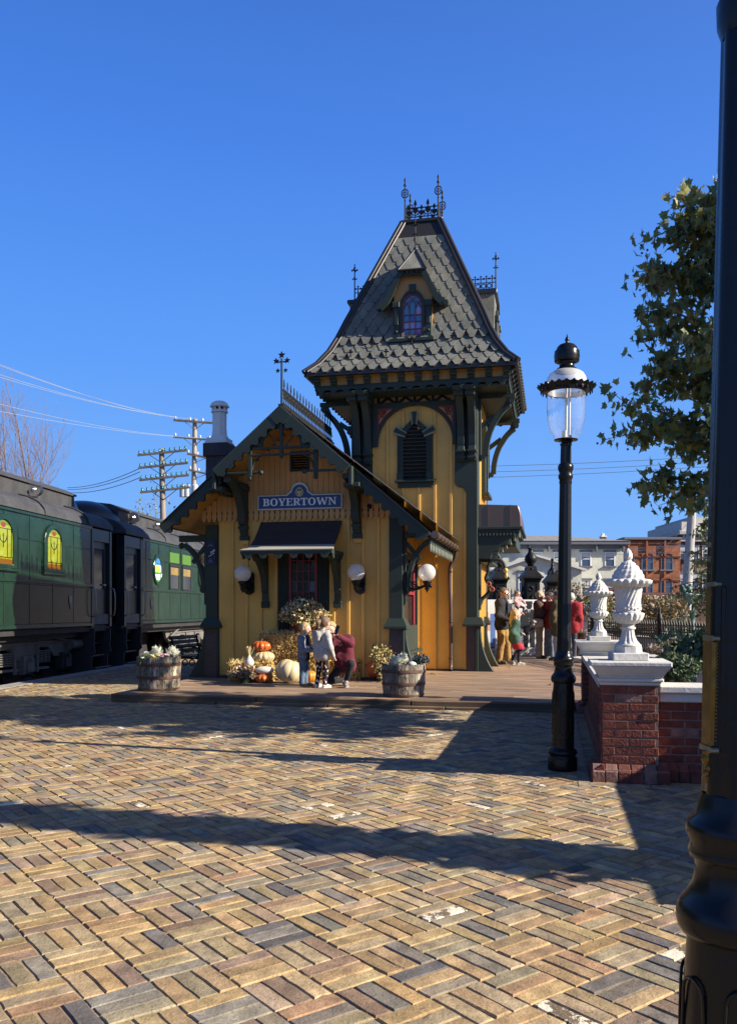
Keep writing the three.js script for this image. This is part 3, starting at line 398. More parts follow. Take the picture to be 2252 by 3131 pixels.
  for (let k = 0; k < 4; k++) {
    const q = turnQ(k);
    obj('frieze_board', [q(ext(scallop(2 * F, .085, .055, .262), .05, .004, 6).translate(cx - F, 6.03, cz + F - .05)), q(cb(cx - F - .02, cx + F + .02, 6.015, 6.035, cz + F - .05, cz + F + .02))], mat.green, ST);
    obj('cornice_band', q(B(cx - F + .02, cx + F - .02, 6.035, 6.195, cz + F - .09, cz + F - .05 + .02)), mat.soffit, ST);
    for (let n = 0; n < 12; n++) { const x = cx - F + .05 + n * (2 * F - .1) / 11; obj('modillion', q(merge([ext(shape([[0, 6.05], [.03, 6.05], [.045, 6.09], [.09, 6.105], [.105, 6.15], [.15, 6.165], [.15, 6.195], [0, 6.195]]), .13, .004).rotateY(-PI / 2).translate(x + .065, 0, cz + F - .03)])), mat.green, ST); }
    obj('eave_fascia', q(cb(cx - 2.17, cx + 2.17, 6.2, 6.28, cz + 2.11, cz + 2.17)), mat.hip, ST);
  }
  obj('eave_fascia', B(cx - 2.12, cx + 2.12, 6.216, 6.24, cz - 2.12, cz + 2.12), mat.hip, ST);
  // roof: half-width s against height y
  const PR = [[2.17, 6.28], [1.95, 6.50], [1.75, 6.80], [1.60, 7.12], [1.46, 7.48], [.95, 8.70], [.42, 9.97]];
  const roof = grp('tower_roof', ST), roofM = jit(7, .23, .23, .19, .11, { map: T.shingle, rough: .9, bump: .002 }), under = M(.13, .13, .105, { rough: .95, map: T.shingle }), edgeM = M(.03, .03, .027, { rough: .95 });
  const len = [0]; for (let i = 1; i < PR.length; i++) len.push(len[i - 1] + Math.hypot(PR[i][0] - PR[i - 1][0], PR[i][1] - PR[i - 1][1]));
  const at = s => { let i = 0; while (i < PR.length - 2 && s > len[i + 1]) i++; const t = (s - len[i]) / (len[i + 1] - len[i]), a = PR[i], b = PR[i + 1], L = len[i + 1] - len[i]; return { s: a[0] + (b[0] - a[0]) * t, y: a[1] + (b[1] - a[1]) * t, ts: (b[0] - a[0]) / L, ty: (b[1] - a[1]) / L }; };
  { const pos = []; for (let k = 0; k < 4; k++) for (let i = 0; i < PR.length - 1; i++) { const [s0, y0] = PR[i].map((v, n) => n ? v : v - .02), [s1, y1] = PR[i + 1].map((v, n) => n ? v : v - .02), c = Math.cos(k * PI / 2), s = Math.sin(k * PI / 2), P = (x, y, z) => [cx + x * c + z * s, y - .012, cz - x * s + z * c]; const a = P(-s0, y0, s0), b = P(s0, y0, s0), e = P(s1, y1, s1), d = P(-s1, y1, s1); pos.push(...a, ...b, ...e, ...a, ...e, ...d); } const g = new THREE.BufferGeometry(); g.setAttribute('position', new THREE.Float32BufferAttribute(pos, 3)); g.computeVertexNormals(); obj('roof_deck', [g, B(cx - .4, cx + .4, 9.93, 9.955, cz - .4, cz + .4)], under, roof); }
  const total = len[len.length - 1], topBand = .42, rows = 17, ex = (total - topBand) / rows, SW = .245;
  const sh = (w0, w1) => shape([[w0, .0], [w1, .0], [w1, 0]].slice(0, 2).concat([[w1, ex * 1.35], [w0, ex * 1.35]]));
  const side = [[], [], []];
  for (let k = 0; k < 4; k++) for (let r = 0; r < rows; r++) {
    const a = at(r * ex + .01), hwid = a.s - .03, off = (r % 2) * SW / 2, n = Math.ceil(hwid / SW) + 1, e = Math.atan2(a.ty, -a.ts);
    for (let c = -n; c <= n; c++) {
      const xc = c * SW + off; let l = xc - SW / 2 + .004, rt = xc + SW / 2 - .004; if (l > hwid || rt < -hwid) continue;
      const L = Math.max(l, -hwid), Rr = Math.min(rt, hwid); if (Rr - L < .03) continue;
      const cut = SW * .30, low = -ex * .30, pts = []; const yAt = x => { const q = Math.abs(x - xc) / (SW / 2); return q < .30 ? low : low + (q - .30) / .70 * ex * 1.0; };
      const xs = [L, ...[xc - SW * .15, xc + SW * .15].filter(v => v > L + .004 && v < Rr - .004), Rr]; xs.forEach(x => pts.push([x, yAt(x)])); const ht = at(Math.min(total - .01, r * ex + ex * 2)).s - .03, cR = Math.max(-ht, Math.min(Rr, ht)), cL = Math.min(ht, Math.max(L, -ht)); if (cR - cL > .005) pts.push([cR, ex * 2.0], [cL, ex * 2.0]); else pts.push([(cR + cL) / 2, ex * 2.0]);
      const g = ext(shape(pts), .026); g.rotateX(-.055); g.rotateX(e - PI / 2).translate(0, a.y + .0, a.s + .0); // face plane
      g.translate(cx, 0, cz); if (k) turnQ(k)(g);
      if (k === 0) { boxUV(g); const m = new THREE.Mesh(g, [pick(roofM), edgeM]); m.name = 'roof_shingle'; m.castShadow = m.receiveShadow = true; roof.add(m); } else side[k - 1].push(g);
    }
  }
  side.forEach(gs => obj('roof_shingles', gs, roofM[2], roof, { kind: 'stuff' }));
  for (let k = 0; k < 4; k++) { const g = [], c = (k + .5) * PI / 2 - PI / 4; for (let i = 0; i < PR.length - 1; i++) { const P = (q) => { const p = V(q[0] + .012, q[1] + .012, q[0] + .012); p.applyAxisAngle(V(0, 1, 0), k * PI / 2); return p.add(V(cx, 0, cz)); }; const A = P(PR[i]), Bq = P(PR[i + 1]); g.push(cyl(.05, .05, A, Bq, 8)); for (const s of [0, 1]) { const d = V(s ? -.075 : 0, 0, s ? 0 : -.075).applyAxisAngle(V(0, 1, 0), k * PI / 2); g.push(cyl(.045, .045, A.clone().add(d), Bq.clone().add(d), 8)); } } obj('hip_flashing', g, mat.hip, roof); }
  { const pos = []; const a = at(total - topBand - .02), s0 = a.s + .02, s1 = .44; for (let k = 0; k < 4; k++) { const c = Math.cos(k * PI / 2), s = Math.sin(k * PI / 2), P = (x, y, z) => [cx + x * c + z * s, y, cz - x * s + z * c]; const A = P(-s0, a.y, s0), Bq = P(s0, a.y, s0), C2 = P(s1, 9.96, s1), D = P(-s1, 9.96, s1); pos.push(...A, ...Bq, ...C2, ...A, ...C2, ...D); } const g = new THREE.BufferGeometry(); g.setAttribute('position', new THREE.Float32BufferAttribute(pos, 3)); g.computeVertexNormals(); obj('top_flashing', [g, cb(cx - .48, cx + .48, 9.94, 10.0, cz - .48, cz + .48, .01), cb(cx - .44, cx + .44, 10.0, 10.03, cz - .44, cz + .44, .008)], mat.hip, roof); }
  // snow guards
  const sg = merge([fleur(.15, .16, false), cyl(.012, .012, V(0, .01, 0), V(0, .03, -.09), 5)]);
  [[-1.25, 6.62], [-.5, 6.58], [.35, 6.55], [1.2, 6.56], [-.82, 6.83], [.0, 6.85], [.85, 6.88]].forEach(([x, y]) => { let s = 0; while (at(s).y < y) s += .02; const m = new THREE.Mesh(sg, mat.iron); m.name = 'snow_guard'; m.castShadow = true; m.position.set(cx + x, y + .02, cz + at(s).s + .03); roof.add(m); });
  // top cresting and finials
  const tc = grp('tower_cresting', ST);
  const unit = (h) => [fleur(h, .17, true), new THREE.TorusGeometry(.07, .011, 5, 14).translate(0, h * .38, 0)];
  for (let k = 0; k < 4; k++) { const q = turnQ(k), zz = cz + .37; for (let i = 0; i < 5; i++) obj('cresting_picket', q(merge(unit(i % 2 ? .46 : .34).map(g => g.translate(cx - .28 + i * .14, 10.03, zz)))), mat.iron, tc); obj('cresting_rail', [q(cyl(.012, .012, V(cx - .36, 10.1, zz), V(cx + .36, 10.1, zz), 6)), q(cyl(.012, .012, V(cx - .36, 10.3, zz), V(cx + .36, 10.3, zz), 6))], mat.iron, tc); }
  const bright = M(.6, .6, .57, { rough: .35, metal: .6, map: null });
  for (const sx of [-1, 1]) for (const sz of [-1, 1]) { const x = cx + sx * .37, z = cz + sz * .37, g = grp('corner_finial', ST); obj('finial_rod', cyl(.02, .014, V(x, 10.0, z), V(x, 10.88, z), 8), mat.iron, g); obj('finial_ring', [new THREE.TorusGeometry(.075, .012, 6, 18).scale(1, 1.25, 1).translate(x, 10.64, z), new THREE.TorusGeometry(.04, .01, 6, 14).translate(x, 10.64, z), lathe([[0, .0], [.035, .06], [.012, .12], [.028, .17], [0, .24]], 10).translate(x, 10.76, z), ball(.022, x, 10.48, z, 8)], mat.iron, g); }
  // dormers on the four sides
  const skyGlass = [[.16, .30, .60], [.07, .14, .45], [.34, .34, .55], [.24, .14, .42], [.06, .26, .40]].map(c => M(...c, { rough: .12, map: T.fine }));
  for (let k = 0; k < 4; k++) {
    const D = grp('dormer', ST), q = turnQ(k), put = (n, gs, m) => obj(n, [gs].flat(2).map(g => q(g)), m, D), zf2 = cz + 1.62, zo = cz + 1.72, X = d => cx + d;
    put('dormer_wall', [B(X(-.40), X(.40), 6.98, 8.0, cz + .6, zf2 - .05), ext(shape([[-.40, 8.0], [.40, 8.0], [.24, k ? 8.2 : 8.36], [-.24, k ? 8.2 : 8.36]]), .5).translate(cx, 0, zf2 - .55)], mat.ochre[0]);
    for (const q2 of [-1, 1]) put('dormer_post', [cb(Math.min(X(q2 * .27), X(q2 * .40)), Math.max(X(q2 * .27), X(q2 * .40)), 6.98, 7.72, zf2 - .06, zf2 + .04), cb(Math.min(X(q2 * .26), X(q2 * .42)), Math.max(X(q2 * .26), X(q2 * .42)), 7.66, 7.78, zf2 - .04, zf2 + .08, .012), ball(.032, X(q2 * .335), 7.16, zf2 + .045, 8), cb(X(q2 * .335) - .04, X(q2 * .335) + .04, 7.3, 7.6, zf2 + .03, zf2 + .06)], mat.green);
    put('dormer_sill', [cb(X(-.46), X(.46), 6.93, 7.0, zf2 - .05, zf2 + .12), cb(X(-.42), X(.42), 6.86, 6.93, zf2 - .1, zf2 + .07)], mat.green);
    const arch = (a, y0, ys, r, n = 12) => [[-a, y0], [a, y0], ...arcPts(0, ys, a, 0, 180, n, r)];
    const fr = shape(arch(.265, 7.0, 7.66, .36)), h = new THREE.Path(); arch(.205, 7.06, 7.64, .29).reverse().forEach((p, i) => i ? h.lineTo(...p) : h.moveTo(...p)); fr.holes.push(h);
    put('window_frame', ext(fr, .06, .006).translate(cx, 0, zf2 - .02), mat.green);
    const fr2 = shape(arch(.207, 7.05, 7.64, .292)), h2 = new THREE.Path(); arch(.18, 7.08, 7.64, .262).reverse().forEach((p, i) => i ? h2.lineTo(...p) : h2.moveTo(...p)); fr2.holes.push(h2);
    put('sash', [ext(fr2, .03, .003).translate(cx, 0, zf2), ...[-.06, .06].map(d => B(X(d) - .009, X(d) + .009, 7.08, 7.66, zf2 + .004, zf2 + .024)), ...[7.21, 7.36, 7.50].map(y => B(X(-.18), X(.18), y - .009, y + .009, zf2 + .006, zf2 + .022)), ...[-1, 1].flatMap(s => [tube([[X(s * .06), 7.64, zf2 + .014], [X(s * .05), 7.74, zf2 + .014], [X(-s * .05), 7.86, zf2 + .014]], .009, 8, 4), tube([[X(s * .18), 7.62, zf2 + .014], [X(s * .15), 7.70, zf2 + .014], [X(s * .06), 7.80, zf2 + .014]], .008, 8, 4), tube([[X(s * .06), 7.60, zf2 + .015], [X(s * .10), 7.72, zf2 + .015], [X(s * .15), 7.78, zf2 + .015]], .008, 8, 4)])], mat.red);
    for (let i = 0; i < 3; i++) for (let j = 0; j < 4; j++) put('pane', B(X(-.18 + i * .12), X(-.06 + i * .12), [7.08, 7.21, 7.36, 7.50][j], [7.21, 7.36, 7.50, 7.66][j], zf2 - .004 - .001 * i, zf2 + .002), pick(skyGlass));
    put('pane', ext(shape(arch(.178, 7.66, 7.661, .25)), .006).translate(cx, 0, zf2 - .004), pick(skyGlass));
    put('keystone', ext(shape([[-.05, 7.94], [.05, 7.94], [.075, 8.12], [-.075, 8.12]]), .07, .006).translate(cx, 0, zf2), mat.green);
    // flared roof with a clipped gable: half profile x against y
    const HP = [[.27, 8.42], [.36, 8.25], [.45, 8.04], [.55, 7.86], [.70, 7.73]];
    const strip = (th, za, zb, dx, ss = [-1, 1]) => { const pos = []; for (const s of ss) for (let i = 0; i < HP.length - 1; i++) { const P = (n, lo, z) => [cx + s * (HP[n][0] - (lo ? dx : 0)), HP[n][1] - (lo ? th : 0), z]; const Q = (a, b, c, d) => s > 0 ? pos.push(...a, ...b, ...c, ...a, ...c, ...d) : pos.push(...a, ...c, ...b, ...a, ...d, ...c); Q(P(i, 0, za), P(i, 0, zb), P(i + 1, 0, zb), P(i + 1, 0, za)); Q(P(i, 1, zb), P(i, 1, za), P(i + 1, 1, za), P(i + 1, 1, zb)); Q(P(i, 0, zb), P(i, 1, zb), P(i + 1, 1, zb), P(i + 1, 0, zb)); if (i === HP.length - 2) Q(P(i + 1, 0, za), P(i + 1, 0, zb), P(i + 1, 1, zb), P(i + 1, 1, za)); } const g = new THREE.BufferGeometry(); g.setAttribute('position', new THREE.Float32BufferAttribute(pos, 3)); g.computeVertexNormals(); return g; };
    if (!k) put('dormer_roof', [strip(.05, cz + .5, zo, .03)], roofM[3]); if (!k) for (const s of [-1, 1]) put('dormer_bargeboard', [strip(.12, zo - .03, zo + .025, .07, [s]), cyl(.055, .055, V(X(s * .70), 7.68, zo - .14), V(X(s * .70), 7.68, zo + .03), 12)], mat.green);
    if (!k) { const pos = []; const A = [X(-.29), 8.40, zo + .03], Bq = [X(.29), 8.40, zo + .03], Cq = [X(0), 9.02, zo - .48], e = [X(-.27), 8.42, cz + .4], f = [X(.27), 8.42, cz + .4], r2 = [X(0), 9.02, cz + .4]; pos.push(...A, ...Bq, ...Cq, ...A, ...Cq, ...e, ...e, ...Cq, ...r2, ...Bq, ...f, ...Cq, ...f, ...r2, ...Cq, ...Bq, ...A, ...e, ...Bq, ...e, ...f); const g = new THREE.BufferGeometry(); g.setAttribute('position', new THREE.Float32BufferAttribute(pos, 3)); g.computeVertexNormals(); put('dormer_hip', g, roofM[4]); 
      put('hip_flashing', [cyl(.028, .025, V(...A), V(...Cq), 6), cyl(.028, .025, V(...Bq), V(...Cq), 6), cyl(.025, .025, V(...Cq), V(...r2), 6), ball(.05, X(0), 9.02, zo - .48, 8), cyl(.022, .022, V(X(-.29), 8.395, zo + .03), V(X(.29), 8.395, zo + .03), 6)], mat.hip); }
    if (!k) put('dormer_dentil', [-.2, -.1, 0, .1, .2].map(d => cb(X(d) - .025, X(d) + .025, 8.33, 8.38, zo - .03, zo + .02)), mat.green); if (!k) put('dormer_dentil', cb(X(-.27), X(.27), 8.29, 8.34, zo - .06, zo - .01), mat.green);
    const zr = k ? cz + 1.60 : zo - .45, yr = k ? 8.32 : 9.0, yt = k ? 9.32 : 9.66; put('dormer_finial', [cyl(.016, .012, V(X(0), yr, zr), V(X(0), yt, zr), 6), ...[0, 1].flatMap(t => [cross(.055), cross(.042)].map((c, i) => c.map(g => (t ? g : g.rotateY(PI / 2)).translate(X(0), yt - .14 - i * .2, zr))))].flat(2), mat.iron);
    if (k) {
      put('dormer_roof', ext(shape([[-.62, 7.45], [.62, 7.45], [.46, 8.25], [-.46, 8.25]]), 1.1).translate(cx, 0, cz + .50), roofM[3]); put('dormer_cap', cb(X(-.5), X(.5), 8.25, 8.33, cz + .3, cz + 1.66, .012), mat.hip);
      for (let i = 0; i < 6; i++) { const z = zr - .08 - i * .125; put('cresting_picket', [cyl(.012, .012, V(X(0), 8.32, z), V(X(0), 8.78, z), 5), ...[.08, .22].map(d => new THREE.TorusGeometry(.046, .011, 5, 12).rotateY(PI / 2).translate(X(0), 8.37 + d, z - .062)), ...cross(.05).map(g => g.rotateY(PI / 2).translate(X(0), 8.75, z))], mat.iron); }
      put('cresting_rail', [cyl(.010, .010, V(X(0), 8.37, zr), V(X(0), 8.37, zr - .8), 5), cyl(.010, .010, V(X(0), 8.52, zr), V(X(0), 8.52, zr - .8), 5), cyl(.010, .010, V(X(0), 8.66, zr), V(X(0), 8.66, zr - .8), 5)], mat.iron);
    }
  }
  // flared base posts at the tower's right corner and behind it
  for (const z of [zf - .02, -4.4]) {
    const g = grp('tower_base_post', ST), pyr = (a, b, yt, yb) => { const q = new THREE.CylinderGeometry(a * Math.SQRT2, b * Math.SQRT2, yt - yb, 4, 1).rotateY(PI / 4).toNonIndexed(); q.computeVertexNormals(); return q.translate(4.56, (yt + yb) / 2, z - .03); };
    obj('post_cap', [pyr(.15, .22, 1.25, 1.10), cb(4.34, 4.78, 1.06, 1.10, z - .25, z + .19, .008)], mat.green, g); obj('post_base', [cb(4.41, 4.60, YB, 1.06, z - .18, z + .09)], mat.plum, g); obj('base_edge', cb(4.60, 4.66, YB, 1.06, z - .18, z + .12, .006), mat.green, g);
    obj('buttress', ext(shape([[0, YB], [.32, YB], ...[0, 1, 2, 3, 4, 5, 6, 7, 8].map(i => { const t = i / 8; return [.05 + .25 * (1 - t) ** 2.2, YB + .03 + t * .9]; }), [0, 1.06]]), .16, .008).translate(4.655, 0, z - .06), mat.green, g);
  }
  // bay on the right side with a curved copper roof and scrolled brackets
  const bay = grp('side_bay', ST), zb0 = -2.72, zb1 = -5.1;
  const cur = [[4.66, 3.62], [4.95, 3.60], [5.25, 3.54], [5.45, 3.40], [5.54, 3.14]];
  const cs = new THREE.Shape(); cs.moveTo(4.64, 3.12); cs.lineTo(5.52, 3.12); cs.quadraticCurveTo(5.52, 3.52, 5.44, 3.56); cs.lineTo(4.64, 3.60);
  obj('copper_roof', [ext(cs, zb0 - zb1, .006, 10).translate(0, 0, zb1), ...[4.85, 5.3].map(x => B(x - .008, x + .008, 3.12, 3.575, zb0, zb0 + .012))], mat.copper, bay);
  obj('bay_cornice', [cb(4.42, 5.56, 3.06, 3.12, zb1 - .02, zb0 + .10, .01), cb(4.46, 5.50, 2.99, 3.06, zb1, zb0 + .07, .01), ext(shape([[4.5, 2.99], [5.46, 2.99], [5.40, 2.90], [5.32, 2.88], [5.26, 2.76], [5.12, 2.72], [5.08, 2.62], [4.95, 2.58], [4.90, 2.46], [4.64, 2.46]]), .18, .01).translate(0, 0, zb0 - .12)], mat.green, bay);
  for (let i = 0; i < 13; i++) obj('bay_dentil', cb(4.52 + i * .07, 4.56 + i * .07, 2.93, 2.985, zb0 + .06, zb0 + .095), mat.green, bay);
  obj('bay_wall', [B(4.64, 4.9, 2.4, 3.05, zb1, zb0 - .15), cb(5.0, 5.42, 2.72, 3.0, zb1, zb0 - .2)], mat.green, bay);
  for (let i = 0; i < 6; i++) obj('cornice_drop', cb(5.44 - i * .085, 5.50 - i * .085, 2.90 - i * .075, 3.03 - i * .06, zb0 - .3, zb0 - .02, .012), M_drop(), bay);
  function M_drop() { return mat.drop ??= M(.12, .135, .085, { rough: .5, map: T.fine }); }
  obj('scroll_bracket', [tube(arcPts(5.02, 2.28, .17, 200, -10, 14).map(p => [p[0], p[1], zb0 - .05]), .035, 20, 8), tube([[4.86, 2.22, zb0 - .05], [4.80, 2.05, zb0 - .05], [4.86, 1.93, zb0 - .05], [4.92, 1.86, zb0 - .05]], .035, 14, 8), tube([[4.92, 1.86, zb0 - .05], [4.82, 1.72, zb0 - .05], [4.72, 1.62, zb0 - .05], [4.68, 1.5, zb0 - .05]], .04, 14, 8), cb(4.655, 4.70, 1.4, 2.5, zb0 - .12, zb0 + .0)], mat.green, bay);
  obj('bracket_rosette', [[4.86, 1.94], [4.93, 1.83]].flatMap(([x, y]) => [cyl(.055, .055, V(x, y, zb0 - .05), V(x, y, zb0 + .02), 14), new THREE.TorusGeometry(.042, .014, 6, 16).translate(x, y, zb0 + .02)]), M(.36, .085, .03, { rough: .4, map: null }), bay);
  obj('bracket_bud', [ball(.05, 5.21, 2.22, zb0 - .03), lathe([[0, 0], [.03, .03], [.035, .08], [.0, .14]], 10).translate(5.22, 2.05, zb0 - .03)], M(.55, .40, .07, { rough: .4, map: null }), bay);
}
// ---------- signs and lamps on the station ----------
const font = await new FontLoader().loadAsync('fonts/droid/droid_serif_bold.typeface.json');
{
  const wp = toW(1.625, 3.265, .075), s = thing('station_sign', 'blue station name board with white border and domed top above the door', 'sign', wp.toArray(), STURN);
  const out = (e) => { const q = new THREE.Shape(); const w = .785 + e, h = .235 + e; q.moveTo(-w, -e); q.lineTo(w, -e); q.lineTo(w, h); q.lineTo(.24 + e, h + .02 * 0); q.quadraticCurveTo(.2 + e * .6, h + .03, .17 + e * .5, h + .045 + e * .3); q.absarc(0, h + .06, .148 + e, .1, PI - .1, false); q.quadraticCurveTo(-.2 - e * .6, h + .03, -.24 - e, h); q.lineTo(-w, h); q.lineTo(-w, -e); return q; };
  obj('sign_border', ext(out(.018), .035, .004, 14), M(.72, .72, .70, { rough: .4, map: T.fine }), s); obj('sign_panel', ext(out(-.004), .006, 0, 14).translate(0, 0, .035), M(.026, .065, .21, { rough: .45, map: T.fine }), s);
  const tg = new TextGeometry('BOYERTOWN', { font, size: .128, depth: .008, curveSegments: 4 }); tg.computeBoundingBox(); const bb = tg.boundingBox; tg.translate(-(bb.min.x + bb.max.x) / 2, -bb.min.y, 0).scale(1.40 / (bb.max.x - bb.min.x), 1.05, 1).translate(0, .052, .041); obj('lettering', tg, M(.78, .78, .77, { rough: .4, map: null }), s);
  const gold = M(.52, .45, .22, { rough: .5, map: null }); obj('crest_emblem', [new THREE.TorusGeometry(.07, .011, 6, 22).translate(0, .295, .045), ext(shape([[-.05, .33], [-.02, .31], [0, .335], [.02, .31], [.05, .33], [.045, .28], [.02, .25], [.03, .235], [0, .215], [-.03, .235], [-.02, .25], [-.045, .28]]), .006).translate(0, 0, .041), ext(shape([[-.035, .375], [-.02, .39], [0, .378], [.02, .39], [.035, .375], [.03, .362], [-.03, .362]]), .006).translate(0, 0, .041)], gold, s);
  // small enamel sign on the left post
  const cv = document.createElement('canvas'); cv.width = 256; cv.height = 440; const c = cv.getContext('2d'); c.fillStyle = '#070b2c'; c.fillRect(0, 0, 256, 440); c.strokeStyle = '#6a75a8'; c.lineWidth = 3; c.strokeRect(8, 8, 240, 424); c.fillStyle = '#6f79a8'; for (const [y, w] of [[58, 80], [88, 150], [330, 40], [356, 90], [386, 130]]) for (let k = 0; k < w / 14; k++) c.fillRect(128 - w / 2 + k * 14, y, 10, 13);
  c.save(); c.translate(128, 230); c.rotate(-.42); c.fillStyle = '#e4e6f0'; c.font = 'italic bold 50px serif'; c.fillText('Pullman', 0, 14); c.fillRect(-70, 34, 165, 9); c.restore();
  const ct = new THREE.CanvasTexture(cv); ct.colorSpace = THREE.SRGBColorSpace;
  const es = thing('enamel_sign', 'small dark blue enamel sign with white script on the left green post', 'sign', toW(-.135, 2.25, .03).toArray(), STURN); obj('sign_plate', cb(-.1, .1, 0, .46, 0, .02, .004), M(.01, .012, .05, { rough: .25, map: null }), es); const pl = new THREE.PlaneGeometry(.19, .45).translate(0, .23, .0215); obj('sign_print', pl, M(1, 1, 1, { map: ct, rough: .3 }), es, { keepUV: true });
  // security camera
  const scw = thing('security_camera', 'small dark dome camera with a cable under the gable fringe', 'camera', toW(2.93, 3.27, .06).toArray(), STURN); obj('camera_housing', [cyl(.045, .045, V(0, 0, 0), V(0, 0, .04), 14), ball(.036, 0, -.005, .055)], mat.black, scw); obj('cable', tube([[0, -.02, .01], [-.02, -.1, .0], [-.01, -.2, .0]], .006, 8, 5), mat.iron, scw);
  const lamp = (label, lx, y, lz, side) => { const p = toW(lx, y, lz), g = thing('wall_lamp', label, 'lamp', p.toArray(), STURN + side, 'white globe lamps on the station walls');
    obj('globe', [new THREE.SphereGeometry(.155, 36, 24).translate(0, .17, .36)], mat.opal, g);
    obj('wall_plate', [ext(shape([[-.1, -.16], [-.06, -.2], [0, -.22], [.06, -.2], [.1, -.16], [.1, .17], [.07, .2], [-.07, .2], [-.1, .17]]), .03, .006)], mat.black, g);
    obj('arm', [tube([[0, -.10, .02], [0, -.13, .12], [0, -.10, .24], [0, -.055, .34]], .026, 16, 8), tube([[0, .06, .02], [0, -.02, .1], [0, -.09, .22]], .014, 12, 6), new THREE.TorusGeometry(.045, .012, 6, 16).rotateY(PI / 2).translate(0, -.04, .13), lathe([[0, -.2], [.02, -.16], [.045, -.12], [.03, -.08], [.05, -.05], [.085, .0], [.075, .025], [0, .025]], 18).translate(0, .0, .36), ball(.035, 0, -.07, .42, 8)], mat.black, g); return g; };
  lamp('white globe lamp on the front wall left of the awning', .63, 1.90, .03, 0); lamp('white globe lamp on the front wall right of the awning', 2.75, 1.90, .03, 0); lamp('white globe lamp on an arm from the right corner post', 3.60, 1.90, -.02, PI / 2);
}
